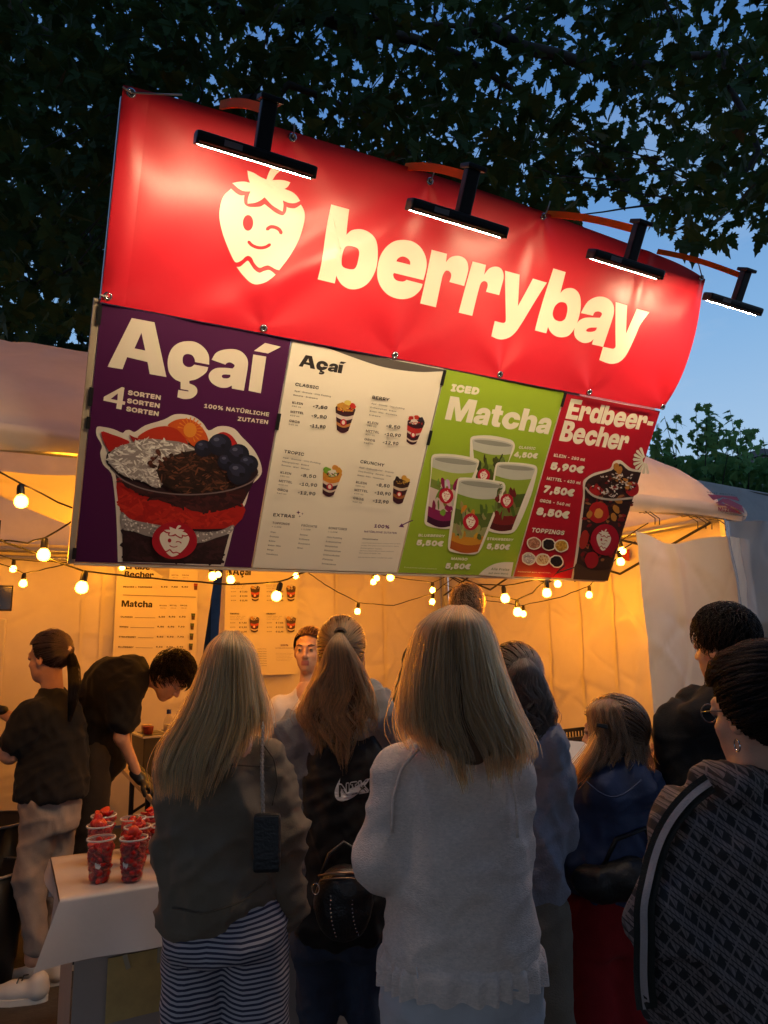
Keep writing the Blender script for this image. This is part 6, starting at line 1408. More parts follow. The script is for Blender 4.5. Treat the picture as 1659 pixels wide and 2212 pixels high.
def seam_on(p, obj, pts, m_, r=.0022, off=.001, name='seam'):
    """a sewn line lying on the near side of a garment, through the points as seen"""
    co = np.array([tuple(x.co) for x in obj.data.vertices]); out = []; n_ = 14
    xs = np.interp(np.linspace(0,1,n_), np.linspace(0,1,len(pts)), [q[0] for q in pts]); ys = np.interp(np.linspace(0,1,n_), np.linspace(0,1,len(pts)), [q[1] for q in pts])
    for x, y in zip(xs, ys):
        a = np.array(p.L(x, y, -.4)); b = np.array(p.L(x, y, .3)); d = b-a; ln_ = np.linalg.norm(d); d /= ln_; t_ = (co-a) @ d; ds = np.linalg.norm(co-a-t_[:,None]*d, axis=1); m2 = ds < .018
        if m2.any(): out.append(a+d*(t_[m2].min()-off))
    if len(out) > 3: MB().tube(out, r, 5).build(name, m_, p.body, True)
def hand_sdf(wrist, dirv, palm_n, curl=.5, g=1.0, thick=1.0, right=True):
    """hand with five fingers: wrist point, pointing direction, palm normal"""
    w_ = np.array(wrist, float); d = np.array(dirv, float); d /= np.linalg.norm(d); n_ = np.array(palm_n, float); n_ -= d*(n_ @ d); n_ /= np.linalg.norm(n_); sd = np.cross(d, n_)*(1 if right else -1)
    q = Sdf(.0055, .010); q.cone(w_-d*.03, w_+d*.02, .024*g*thick, .026*g*thick); pc = w_+d*.055*g
    q.ell(pc, np.array([.041,.045,.016])*g*thick, np.stack([sd, d, n_], 1))
    for k, (off, ln) in enumerate(((-.030,.066),(-.010,.078),(.010,.073),(.029,.056))):
        b = w_+d*.092*g+sd*off*g; c1 = curl*.7; d1 = d*math.cos(c1)+n_*math.sin(c1); m1 = b+d1*ln*.55*g; c2 = curl*1.7; d2 = d*math.cos(c2)+n_*math.sin(c2); e = m1+d2*ln*.5*g
        q.cone(b-d*.015, m1, .0092*g*thick, .0082*g*thick, k=.006); q.cone(m1, e, .0082*g*thick, .0070*g*thick, k=.004)
    tb = w_+d*.030*g-sd*.034*g; t1 = tb+(d*.55-sd*.65+n_*.35)*.040*g; t2 = t1+(d*.85-sd*.1+n_*.45)*.034*g; q.cone(tb+sd*.012, t1, .0125*g*thick, .0105*g*thick, k=.008); q.cone(t1, t2, .0105*g*thick, .0082*g*thick, k=.004); return q
# ================================================================ the cast
QG, SG = 'customers queueing at the counter', 'stall staff under the tent'
def v(*a): return np.array(a, float)
M_SHOE = mat('white_leather', (.62,.58,.54), rough=.5, bump=.1, bscale=60); M_SOLE = mat('white_sole', (.66,.63,.58), rough=.6); M_DSHOE = mat('dark_shoe', (.03,.03,.035), rough=.6)
M_TEE = cloth('black_cotton', (.007,.007,.009), bump=.15)
def stand_legs(p, xl, xr, py, dy=0.0):
    """hip, knee and ankle points of two straight legs"""
    f = p.sc; out = []
    for x in (xl, xr):
        h = p.L(x, py, dy); out.append([h, v(h[0]*1.02, h[1]+.01, h[2]*.53), v(h[0]*1.03, h[1]-.02, .085)])
    return out
def both_shoes(p, legs, m_=M_DSHOE, sole=M_SOLE, toe=.17):
    for l in legs: a = l[2]; p.shoe((a[0], a[1]-.05, 0), (a[0]*1.05, a[1]+toe-.02, 0), m_, sole)

# ---- woman with long straight blonde hair, olive shirt, striped trousers
p = Person('person with long straight blonde hair in an olive overshirt and striped trousers', 500, 1363, 2.2, group=QG, root_px=487)
sL, eL, wL = p.L(402,1650), p.L(388,1830,-.02), p.L(430,1870,.24); sR, eR, wR = p.L(570,1645), p.L(608,1800,-.02), p.L(616,1960,.05)
legs = stand_legs(p, 428, 552, 1985)
p.build_body(arms=[(sL,eL,wL),(sR,eR,wR)], legs=legs, hands=[(wL, v(.2,.9,.1), v(1,0,-.3), .6, 1, 1, False), (wR, v(.0,.25,-1), v(-1,0,0), .4)])
OLIVE = cloth('olive_twill', (.15,.115,.080), bump=.2, weave=260, var=.16, vscale=5)
p.garment('overshirt', [(2004,372,440,.10),(1985,366,540,.135),(1930,362,588,.145),(1850,362,590,.14),(1760,366,590,.135),(1700,372,590,.125),(1655,392,580,.11),(1622,415,562,.09),(1598,442,535,.072),(1575,462,522,.060)], OLIVE,
          sleeves=[([sL+v(.01,0,-.02), eL, wL], [.072,.064,.052]), ([sR+v(-.01,0,-.02), eR, wR], [.074,.066,.054])], k=.022, fold=.021, seed=4, fs=(5,5,2.0))
go = p.body.children[-1]; OLS = cloth('olive_seam', (.10,.075,.05))
for q_ in ([(566,1604),(592,1640),(600,1690),(588,1740)], [(408,1625),(392,1670),(392,1720)], [(398,1662),(490,1652),(585,1656)], [(372,1962),(440,1975),(520,1950),(575,1905)]): seam_on(p, go, q_, OLS)
q = Sdf(.0105, .03); a = p.L(540,1930,-.05); b = p.L(415,1985,-.06)
STRIPE = mat('striped_jersey', (.5,.48,.48), rough=.85, bump=.15, bscale=200)
t = STRIPE.node_tree; pb = [x for x in t.nodes if x.type == 'BSDF_PRINCIPLED'][0]; tcn = t.nodes.new('ShaderNodeTexCoord'); sp = t.nodes.new('ShaderNodeSeparateXYZ'); t.links.new(tcn.outputs['Object'], sp.inputs[0])
nz = t.nodes.new('ShaderNodeTexNoise'); nz.inputs['Scale'].default_value = 4; t.links.new(tcn.outputs['Object'], nz.inputs['Vector'])
def MN(op, a, b=None, c=None):
    m_ = t.nodes.new('ShaderNodeMath'); m_.operation = op
    for i_, x_ in enumerate((a, b, c)):
        if x_ is None: continue
        if isinstance(x_, (int, float)): m_.inputs[i_].default_value = x_
        else: t.links.new(x_, m_.inputs[i_])
    return m_.outputs[0]
zz = MN('ADD', MN('MULTIPLY_ADD', nz.outputs['Fac'], .04, sp.outputs['Z']), MN('MULTIPLY', MN('ABSOLUTE', MN('SUBTRACT', MN('ABSOLUTE', sp.outputs['X']), .09)), -.10))
fr_ = MN('FRACT', MN('DIVIDE', zz, .0130)); st_ = MN('GREATER_THAN', fr_, .52)
mx_ = t.nodes.new('ShaderNodeMix'); mx_.data_type = 'RGBA'; mx_.inputs[6].default_value = (.42,.38,.40,1); mx_.inputs[7].default_value = (.03,.03,.06,1); t.links.new(st_, mx_.inputs[0]); t.links.new(mx_.outputs[2], pb.inputs['Base Color'])
lg = [[l[0]+v(0,0,-.02), v(l[0][0]*1.05, l[0][1]+.01, .45), v(l[0][0]*1.08, l[0][1], .05)] for l in legs]
p.trousers([(2050,366,614,.13,.0),(2020,364,616,.135,-.01),(1970,370,612,.125,0),(1920,380,600,.105,0)], lg, [.094,.090,.094], STRIPE, fold=.007, k=.014); both_shoes(p, legs)
p.long_hair([(1362,488,514,-.05,.05),(1370,470,526,-.085,.08),(1385,457,538,-.10,.085),(1415,443,551,-.115,.075),(1471,428,560,-.115,.05),(1530,407,572,-.125,.0),(1575,382,576,-.135,-.04),(1612,358,572,-.150,-.075),(1660,342,556,-.155,-.095),(1722,346,520,-.155,-.105)],
            [(0,1700),(.15,1716),(.45,1722),(.6,1700),(.72,1660),(.85,1610),(1,1575)], BLONDE, n=2300, wave=.07, wf=4, seed=11)
# phone bag on a chain
bag = tag(empty('phone_bag', tuple(p.body.matrix_basis @ Vector(p.L(577,1820,-.18)))), 'small black phone bag hanging on a metal chain over the olive overshirt', 'bag'); bag.rotation_euler = (0,0,VYAW)
MB().box((0,0,0), (.074,.030,.150), bev=.012).build('body', mat('black_leather', (.010,.010,.011), rough=.35, bump=.2, bscale=120), bag)
MB().box((0,-.0165,.015), (.066,.004,.11), bev=.0015).build('flap', mat('black_leather_flap', (.013,.013,.014), rough=.4, bump=.2, bscale=120), bag)
M_CHAIN = mat('chain_metal', (.42,.36,.3), rough=.3, metal=1)
bw = p.body.matrix_basis.inverted(); 
c0 = np.array(bag.matrix_basis.inverted() @ (p.body.matrix_basis @ Vector(p.L(568,1562,-.115)))); c1 = v(-.012,.0,.075); c2 = np.array(bag.matrix_basis.inverted() @ (p.body.matrix_basis @ Vector(p.L(566,1660,-.170))))
pts = [c0+(c2-c0)*k/16 for k in range(16)]+[c2+(c1-c2)*k/16 for k in range(17)]
for k in range(len(pts)-1):
    a, b = pts[k], pts[k+1]; d = (b-a)/np.linalg.norm(b-a); mid = (a+b)/2; sd_ = np.cross(d, v(0,1,0) if k % 2 else v(1,0,0)); sd_ /= np.linalg.norm(sd_)
    ring = [mid+d*.0082*math.cos(x)+sd_*.0042*math.sin(x) for x in np.linspace(0, 2*math.pi, 9)]
    MB().tube(ring, .0014, 4, cap=False).build('chain_link', M_CHAIN, bag, True)

# ---- girl with a half-up ponytail, grey hoodie under a black vest
p = Person('person with a wavy half-up ponytail in a grey hoodie with a black printed back', 738, 1337, 2.7, group=QG)
sL, eL, wL = p.L(640,1585), p.L(628,1760,-.02), p.L(660,1850,.2); sR, eR, wR = p.L(822,1585), p.L(846,1740), p.L(800,1800,.26)
legs = stand_legs(p, 690, 785, 1960)
p.build_body(arms=[(sL,eL,wL),(sR,eR,wR)], legs=legs, hands=[(wL, v(.2,.9,-.1), v(1,0,-.3), .6, 1, 1, False), (wR, v(-.2,.9,.1), v(-1,0,-.3), .6)])
GREYH = cloth('grey_fleece', (.21,.205,.215), bump=.3, weave=160); OLIVEG = cloth('olive_grey_fleece', (.10,.09,.075), bump=.2)
p.garment('hoodie', [(1935,640,830,.12),(1860,640,838,.13),(1760,640,842,.125),(1660,640,846,.12),(1590,640,838,.105),(1552,665,815,.09),(1525,690,790,.075),(1500,705,775,.065)], GREYH,
          sleeves=[([sL, eL, wL], [.078,.068,.05]), ([sR, eR, wR], [.078,.066,.05])], fold=.015, seed=9,
          extra_prims=[('ell', p.L(755,1560,-.085), v(.135,.06,.07)), ('ell', p.L(815,1530,-.04), v(.055,.06,.06)), ('cone', p.L(690,1515,.02), p.L(800,1500,.0), .042, .048)])
p.garment('vest', [(2016,646,840,.140,.0),(1990,636,846,.150,-.005),(1860,644,848,.156,-.01),(1760,650,850,.154,-.012),(1680,656,846,.146,-.014),(1610,672,828,.124,-.02),(1580,690,815,.10,-.025),(1560,716,800,.085,-.03)], cloth('black_shell', (.010,.010,.011), rough=.55, bump=.1), fold=.012, seed=5, h=.0095)
# white print on the back
PB = Person.__new__(Person); zc = (762, 1705)
def uvb(x, y): q_ = p.L(x, y, -.16); return (q_[0], -q_[2])
vest = [c for c in p.body.children if c.name.startswith('vest')][0]
vco = np.array([tuple(x.co) for x in vest.data.vertices])
def back_at(u, w_, off, co=None):
    C_ = vco if co is None else co; m_ = (np.abs(C_[:,0]-u) < .013) & (np.abs(C_[:,2]-w_) < .013); y = C_[m_][:,1].min() if m_.any() else -.14
    return (u, y-off-.004, w_)
pr = Print(lambda u, w_, off: back_at(u, -w_, off), base=.001, uvf=uvb, maxlen=.02)
ZN = Zc(640, 1450, 700)
pr.poly(crom([(500,1172,C),(478,1215),(468,1250),(475,1285),(500,1303),(540,1300),(590,1275),(680,1172,C),(600,1215),(545,1238),(515,1240),(500,1225),(497,1200)],4), (205,205,210), conv=ZN)
V_, F_ = glyph_mesh('NIKE')
pr.text('NIKE', (494,1278), (722,1243), 96, (190,190,196), .075, ZN); pr.text('NIKE', (494,1278), (722,1243), 96, (14,14,16), .022, ZN)
pr.poly(crom([(510,1285,C),(560,1275),(620,1240),(680,1172,C),(628,1205),(590,1222),(560,1240)],4), (205,205,210), conv=ZN)
o = pr.build('back_print', M_PRINT, p.body)
JEANS = cloth('blue_denim', (.035,.050,.085), bump=.25, weave=240, var=.2, vscale=6)
lg = [[l[0]+v(0,0,-.02), l[1], l[2]] for l in legs]
p.trousers([(2050,634,832,.115),(1980,636,830,.12),(1900,645,825,.11)], lg, [.098,.070,.052], JEANS, fold=.010); both_shoes(p, legs)
p.cap_hair(LIGHTBROWN, tie=(.0,-.105,.020), n=900, seed=3, lift=.014)
p.long_hair([(1366,728,740,-.125,-.095),(1380,714,748,-.155,-.10),(1400,702,760,-.165,-.10),(1437,694,782,-.165,-.085),(1490,668,802,-.165,-.075),(1540,648,812,-.17,-.085),(1590,676,806,-.175,-.105),(1655,718,776,-.175,-.12)],
            [(0,1560),(.2,1600),(.4,1648),(.55,1655),(.75,1600),(1,1565)], LIGHTBROWN, n=1300, wave=.45, wf=7, seed=5, clump=.7, phi=(R(-220), R(40)), name='ponytail', lay=(.4,1.05))
MB().lathe([(.020,-.008),(.026,-.004),(.026,.004),(.020,.008)], p.L(735,1370,-.112), 14, v(0,1,.35)).build('hair_tie', mat('hair_tie', (.06,.035,.02), rough=.8), p.body, True)
# loose lower hair at the sides, under the ponytail
p.long_hair([(1395,686,790,-.06,.05),(1430,684,788,-.075,.045),(1480,664,790,-.10,.02),(1540,630,800,-.135,-.03),(1590,650,790,-.14,-.06),(1640,664,740,-.14,-.09)], [(0,1560),(.2,1620),(.5,1635),(.8,1560),(1,1520)], LIGHTBROWN, n=700, wave=.3, wf=6, seed=8, clump=.6, name='hair_length', lay=(.6,1.0))

# ---- woman in the middle: grey knitted sweater with a frilled hem, white jeans
p = Person('person with long blonde hair in a grey sweater with a frilled hem', 988, 1308, 1.9, group=QG)
sL, eL, wL = p.L(868,1680), p.L(832,1852,-.02), p.L(890,1870,.26); sR, eR, wR = p.L(1086,1680), p.L(1092,1840,.02), p.L(1050,1860,.28)
legs = stand_legs(p, 920, 1080, 2090)
p.build_body(arms=[(sL,eL,wL),(sR,eR,wR)], legs=legs, hands=[(wL, v(.3,.9,.2), v(1,0,-.3), .6, 1, 1, False), (wR, v(-.3,.9,.2), v(-1,0,-.3), .6)])
KNIT = cloth('grey_knit', (.74,.59,.50), bump=.5, weave=190, var=.14, vscale=90, sheen=.08, stretch=(1,1,2.4))
SW = [(2062,832,1160,.155),(2000,836,1154,.15),(1890,848,1140,.145),(1780,858,1128,.135),(1700,854,1120,.122),(1655,862,1118,.108),(1622,884,1094,.092),(1596,915,1062,.078),(1570,945,1036,.066)]
p.garment('sweater', SW, KNIT, sleeves=[([sL, eL, wL], [.070,.070,.050]), ([sR, eR, wR], [.072,.068,.052])], k=.022, fold=.011, seed=2, fs=(4,4,1.7), h=.010)
go = p.body.children[-1]
for q_ in ([(905,1618),(868,1660),(850,1720),(846,1800)], [(1072,1625),(1104,1670),(1116,1740),(1118,1810)]): seam_on(p, go, q_, KNIT, .004, .0015)
hz = p.L(1000,2052); cxh = (p.L(830,2062)[0]+p.L(1162,2062)[0])/2; ah = abs(p.L(1162,2062)[0]-p.L(830,2062)[0])/2
vs = []; nf = 324; rows_ = 9; rgf = np.random.default_rng(4); phs = rgf.uniform(-.5,.5,40)
for j in range(rows_):
    k = j/(rows_-1)
    for i in range(nf):
        a = 2*math.pi*i/nf; w_ = math.sin(a*27+1.8*math.sin(a*5))+.5*math.sin(a*13+1); r = .975+.075*min(1,k*3)+.105*math.sin(k*1.57)*w_*.55; dz = -.016+.074*k*(1+.06*w_*k)
        vs.append((cxh+ah*1.005*r*math.copysign(abs(math.cos(a))**(2/2.3), math.cos(a)), .155*1.01*r*math.copysign(abs(math.sin(a))**(2/2.3), math.sin(a))+.02*k*w_*.3, hz[2]+.006-dz))
fs_ = [(j*nf+i, j*nf+(i+1) % nf, (j+1)*nf+(i+1) % nf, (j+1)*nf+i) for j in range(rows_-1) for i in range(nf)]
o = mesh_from('frill', vs, fs_, KNIT, p.body, True)
WJ = cloth('white_denim', (.50,.48,.49), bump=.2, weave=260, var=.08, vscale=6)
lg = [[l[0]+v(0,0,-.02), l[1], l[2]] for l in legs]
p.trousers([(2200,840,1150,.135),(2140,838,1150,.14),(2080,846,1144,.135),(2020,860,1134,.12)], lg, [.108,.074,.056], WJ, fold=.010); both_shoes(p, legs, M_SHOE)
for pts in (([(1010,2085),(1010,2150),(1006,2212)]), ([(900,2090),(905,2130),(960,2145)]), ([(1060,2090),(1075,2135),(1120,2140)])):
    MB().tube([p.L(x, y, -.142) for x, y in pts], .0022, 5).build('seam', WJ, p.body, True)
p.long_hair([(1307,972,1006,-.04,.06),(1315,944,1030,-.09,.09),(1336,917,1046,-.115,.10),(1375,896,1062,-.13,.085),(1440,884,1080,-.135,.06),(1500,874,1098,-.135,.02),(1550,868,1118,-.145,-.03),(1590,876,1138,-.155,-.06),(1630,898,1152,-.16,-.08),(1694,930,1140,-.165,-.10)],
            [(0,1575),(.10,1610),(.25,1668),(.42,1692),(.55,1690),(.68,1664),(.82,1668),(.92,1650),(1,1620)], BLONDE2, n=2500, wave=.10, wf=4.2, seed=21, curl=.12)

# ---- girl with dark curly ponytail in a pale hoodie
p = Person('person with a dark curly ponytail in a pale hoodie, half hidden by the grey sweater', 1108, 1396, 2.35, group=QG)
sL, eL, wL = p.L(1050,1632), p.L(1040,1780), p.L(1080,1800,.22); sR, eR, wR = p.L(1182,1640), p.L(1194,1800,.0), p.L(1150,1850,.22)
legs = stand_legs(p, 1075, 1165, 1960)
p.build_body(arms=[(sL,eL,wL),(sR,eR,wR)], legs=legs, hands=[(wL, v(.2,.9,.1), v(1,0,-.3), .6, 1, 1, False), (wR, v(-.2,.9,.2), v(-1,0,-.3), .6)])
PALE = cloth('pale_fleece', (.25,.25,.30), bump=.3, weave=150)
p.garment('hoodie', [(1990,1046,1212,.12),(1900,1040,1214,.125),(1780,1040,1214,.12),(1680,1036,1214,.115),(1635,1046,1204,.105),(1600,1070,1185,.09),(1575,1085,1165,.075),(1555,1095,1150,.065)], PALE,
          sleeves=[([sL, eL, wL], [.070,.060,.048]), ([sR, eR, wR], [.070,.062,.050])], fold=.016, seed=6, extra_prims=[('ell', p.L(1150,1610,-.10), v(.105,.06,.075)), ('cone', p.L(1085,1575,-.06), p.L(1190,1600,-.06), .05, .05)])
lg = [[l[0]+v(0,0,-.02), l[1], l[2]] for l in legs]
p.trousers([(2060,1050,1204,.11),(1990,1048,1208,.115),(1930,1056,1200,.105)], lg, [.095,.085,.085], cloth('khaki_cotton', (.17,.135,.10), bump=.2), fold=.006); both_shoes(p, legs)
p.cap_hair(DARK, tie=(.03,-.10,.02), n=500, seed=13, lift=.014)
p.long_hair([(1416,1122,1138,-.10,-.07),(1428,1108,1150,-.135,-.06),(1445,1092,1166,-.15,-.05),(1490,1078,1184,-.165,-.05),(1540,1076,1200,-.165,-.06),(1585,1090,1190,-.165,-.08),(1640,1120,1172,-.165,-.10)], [(0,1560),(.3,1600),(.6,1630),(.8,1640),(1,1575)], DARK, n=900, wave=.7, wf=11, seed=14, clump=.75, curl=.35, name='ponytail', phi=(R(-220), R(40)), lay=(.4,1.05))

# ---- girl in the blue hooded jacket, hair clip, red trousers
p = Person('young person with long brown hair in a blue hooded jacket and red trousers', 1318, 1509, 2.5, head_yaw=48, group=QG)
sL, eL, wL = p.L(1258,1712), p.L(1240,1850), p.L(1250,1900,.16); sR, eR, wR = p.L(1384,1712), p.L(1392,1840), p.L(1352,1900,.16)
legs = stand_legs(p, 1270, 1350, 1960)
p.build_body(arms=[(sL,eL,wL),(sR,eR,wR)], legs=legs, hands=[(wL, v(.1,.8,-.3), v(1,0,-.3), .6, .85, 1, False), (wR, v(-.1,.8,-.3), v(-1,0,-.3), .6, .85)]); p.eyes()
BLUE = cloth('blue_shell', (.040,.060,.135), rough=.6, bump=.12, weave=120)
p.garment('jacket', [(1935,1232,1402,.11),(1860,1232,1404,.115),(1780,1236,1406,.112),(1730,1240,1404,.105),(1695,1258,1390,.09),(1668,1280,1370,.075),(1645,1292,1355,.062)], BLUE,
          sleeves=[([sL, eL, wL], [.062,.055,.045]), ([sR, eR, wR], [.062,.055,.045])], fold=.014, seed=7, extra_prims=[('ell', p.L(1340,1712,-.095), v(.115,.055,.062)), ('ell', p.L(1345,1680,-.075), v(.095,.06,.06)), ('cone', p.L(1280,1668,-.02), p.L(1390,1690,-.03), .045, .05)])
MB().tube([p.L(1266+13.4*k, 1688+34*math.sin(k*.36), -.150-.02*math.sin(k*.33)) for k in range(10)], .003, 6).build('hood_hem', BLUE, p.body, True)
lg = [[l[0]+v(0,0,-.02), l[1], l[2]] for l in legs]
p.trousers([(2040,1224,1402,.11),(1960,1226,1404,.115),(1900,1238,1398,.105)], lg, [.10,.095,.09], cloth('red_cotton', (.24,.008,.012), bump=.2, var=.1), fold=.006); both_shoes(p, legs)
p.cap_hair(BROWN, n=500, seed=23, tie=(.02,-.09,-.01), lift=.016)
p.long_hair([(1508,1306,1330,-.04,.04),(1514,1282,1350,-.08,.07),(1530,1272,1364,-.10,.07),(1560,1276,1378,-.115,.06),(1600,1284,1392,-.115,.02),(1640,1274,1402,-.12,-.01),(1672,1250,1410,-.135,-.04)], [(0,1680),(.25,1660),(.5,1640),(.8,1660),(1,1668)], BROWN, n=1100, wave=.25, wf=6, seed=24, phi=(R(-190), R(20)), name='hair_length')
lk = []; rgl = np.random.default_rng(5)
for k in range(260):
    o_ = rgl.normal(0,1,3)*v(.012,.012,.010); lk.append([p.L(x, y, d)+o_*s_ for x, y, d, s_ in ((1296,1576,-.075,.35),(1290,1600,-.085,.7),(1278,1630,-.10,1),(1258,1660,-.11,1.2),(1241,1682,-.10,1.1))])
lk = np.array(lk); T_ = np.linspace(0,1,14); lk = np.stack([np.stack([np.interp(T_, np.linspace(0,1,5), l[:,i]) for i in range(3)],1) for l in lk]); strands('side_lock', lk, LIGHTBROWN[0], p.body)
MB().box(p.L(1300,1568,-.112), (.040,.014,.014), Matrix.Rotation(.2,3,'Y'), bev=.004).build('hair_clip', M_BLACK, p.body)

# ---- child with short blond hair
p = Person('child with short blond hair standing in front of the man in the black hoodie', 1448, 1563, 3.0, head_yaw=35, group=QG, headw=.95)
sL, eL, wL = p.L(1405,1735), p.L(1398,1830), p.L(1420,1850,.15); sR, eR, wR = p.L(1492,1735), p.L(1500,1830), p.L(1480,1850,.15)
legs = stand_legs(p, 1425, 1470, 1910)
p.build_body(arms=[(sL,eL,wL),(sR,eR,wR)], legs=legs, hands=[(wL, v(.1,.8,-.3), v(1,0,-.3), .6, .8, 1, False), (wR, v(-.1,.8,-.3), v(-1,0,-.3), .6, .8)]); p.eyes()
p.garment('sweatshirt', [(1900,1398,1498,.10),(1800,1398,1500,.10),(1740,1406,1490,.09),(1710,1425,1472,.07),(1695,1432,1464,.06)], cloth('navy_cotton', (.02,.022,.035)), sleeves=[([sL,eL,wL],[.055,.048,.04]),([sR,eR,wR],[.055,.048,.04])])
p.trousers([(1960,1400,1496,.10),(1890,1402,1494,.10)], [[l[0],l[1],l[2]] for l in legs], [.075,.06,.05], JEANS); both_shoes(p, legs, toe=.12)
p.cap_hair(GINGER, n=900, seed=33, lift=.014, ln=.04, flow=(0,.3,-.9), rise=.15)

# ---- man in a black hoodie at the right
p = Person('person with short dark hair in a black hooded top turned to the left', 1556, 1319, 2.55, head_yaw=32, head_pitch=5, group=QG, root_px=1560, headw=1.05)
sL, eL, wL = p.L(1468,1572), p.L(1462,1720), p.L(1480,1760,.22); sR, eR, wR = p.L(1650,1572), p.L(1668,1720), p.L(1640,1760,.22)
legs = stand_legs(p, 1515, 1605, 1880)
p.build_body(arms=[(sL,eL,wL),(sR,eR,wR)], legs=legs, hands=[(wL, v(.2,.9,.1), v(1,0,-.3), .6, 1, 1, False), (wR, v(-.2,.9,.1), v(-1,0,-.3), .6)]); p.eyes()
BLK = cloth('black_fleece', (.014,.014,.016), bump=.2)
p.garment('hoodie', [(1900,1470,1650,.13),(1780,1462,1660,.135),(1660,1460,1662,.13),(1590,1466,1655,.12),(1552,1490,1632,.10),(1530,1510,1612,.085),(1500,1522,1596,.07)], BLK, sleeves=[([sL,eL,wL],[.078,.068,.052]),([sR,eR,wR],[.078,.068,.052])], fold=.014, seed=12,
          extra_prims=[('ell', p.L(1560,1545,-.09), v(.13,.075,.085)), ('cone', p.L(1500,1512,.02), p.L(1580,1520,-.05), .045, .05)])
p.trousers([(2000,1470,1650,.12),(1880,1472,1648,.125)], [[l[0],l[1],l[2]] for l in legs], [.098,.075,.06], JEANS); both_shoes(p, legs)
p.cap_hair(BLACKH, n=1500, seed=41, lift=.014, ln=.045, flow=(0,.3,-.9), front=1, side=-.05, top=.012, rise=.16)

# ---- woman in the patterned jacket, nearest at the right edge
p = Person('person with dark pinned-up hair in a patterned jacket with a white sleeve stripe', 1622, 1418, 1.55, head_yaw=24, head_pitch=6, group=QG, root_px=1640)
sL, eL, wL = p.L(1500,1800), p.L(1452,1990,-.03), p.L(1472,2170,.06); sR, eR, wR = p.L(1800,1790), p.L(1850,1990), p.L(1810,2150,.1)
legs = stand_legs(p, 1570, 1720, 2250)
p.build_body(arms=[(sL,eL,wL),(sR,eR,wR)], legs=legs, hands=[(wL, v(.1,.3,-1), v(1,0,0), .5, 1, 1, False), (wR, v(-.1,.3,-1), v(-1,0,0), .5)], nb=p.L(1628,1690,-.01)); p.eyes()
PAT = mat('patterned_jacquard', (.1,.1,.1), rough=.8, bump=.15, bscale=200)
t = PAT.node_tree; pb = [x for x in t.nodes if x.type == 'BSDF_PRINCIPLED'][0]; tcn = t.nodes.new('ShaderNodeTexCoord'); mpp = t.nodes.new('ShaderNodeMapping'); mpp.inputs['Rotation'].default_value = (0, R(12), 0); t.links.new(tcn.outputs['Object'], mpp.inputs[0])
sp = t.nodes.new('ShaderNodeSeparateXYZ'); t.links.new(mpp.outputs[0], sp.inputs[0]); U_ = MN('DIVIDE', sp.outputs['X'], .042); W2 = MN('DIVIDE', sp.outputs['Z'], .050)
A1 = MN('FRACT', MN('ADD', U_, W2)); A2 = MN('FRACT', MN('SUBTRACT', U_, W2)); ln1 = MN('LESS_THAN', MN('ABSOLUTE', MN('SUBTRACT', A1, .5)), .045); ln2 = MN('LESS_THAN', MN('ABSOLUTE', MN('SUBTRACT', A2, .5)), .045)
tri = MN('LESS_THAN', MN('ADD', A1, MN('MULTIPLY', A2, .55)), .62); hat = MN('GREATER_THAN', MN('FRACT', MN('MULTIPLY', U_, 6.3)), .35)
dark_ = MN('MAXIMUM', MN('MAXIMUM', tri, ln1), MN('MULTIPLY', MN('LESS_THAN', MN('ABSOLUTE', MN('SUBTRACT', A1, .75)), .03), 1)); fill_ = MN('MULTIPLY', MN('SUBTRACT', 1.0, dark_), MN('MULTIPLY_ADD', hat, .45, .55)); fill2 = MN('MAXIMUM', fill_, MN('MULTIPLY', ln2, .8))
mx_ = t.nodes.new('ShaderNodeMix'); mx_.data_type = 'RGBA'; mx_.inputs[6].default_value = (.010,.009,.011,1); mx_.inputs[7].default_value = (.14,.115,.118,1); t.links.new(fill2, mx_.inputs[0]); t.links.new(mx_.outputs[2], pb.inputs['Base Color'])
JR = [(2330,1452,1850,.15),(2200,1450,1850,.155),(2000,1450,1850,.155),(1860,1452,1840,.145),(1790,1462,1826,.128),(1740,1478,1796,.115),(1705,1512,1758,.095),(1672,1540,1722,.075)]
p.garment('jacket', JR, PAT, sleeves=[([sL, eL, wL], [.088,.078,.066]), ([sR, eR, wR], [.088,.078,.066])], k=.022, fold=.017, seed=15, fs=(5,5,2.5), h=.011, extra_prims=[('cone', p.L(1520,1688,.0), p.L(1600,1700,-.07), .032, .032), ('cone', p.L(1600,1700,-.07), p.L(1740,1690,-.02), .032, .032)])
jk = [c for c in p.body.children if c.name.startswith('jacket')][0]; jco = np.array([tuple(x.co) for x in jk.data.vertices])
def on_back(x, y, off):
    a = np.array(p.L(x, y, -.45)); b = np.array(p.L(x, y, .25)); d = b-a; ln_ = np.linalg.norm(d); d /= ln_; tpar = (jco-a) @ d; dist = np.linalg.norm(jco-a-tpar[:,None]*d, axis=1); m_ = dist < .022
    tm = tpar[m_].min() if m_.any() else ln_*.6; return a+d*(tm-off)
CTR = [(1534,1690),(1500,1712),(1462,1752),(1432,1800),(1412,1855),(1400,1912),(1389,1960),(1392,2010),(1390,2070),(1390,2130),(1397,2180)]
CT = [(np.interp(k/30, np.linspace(0,1,len(CTR)), [c[0] for c in CTR]), np.interp(k/30, np.linspace(0,1,len(CTR)), [c[1] for c in CTR])) for k in range(31)]
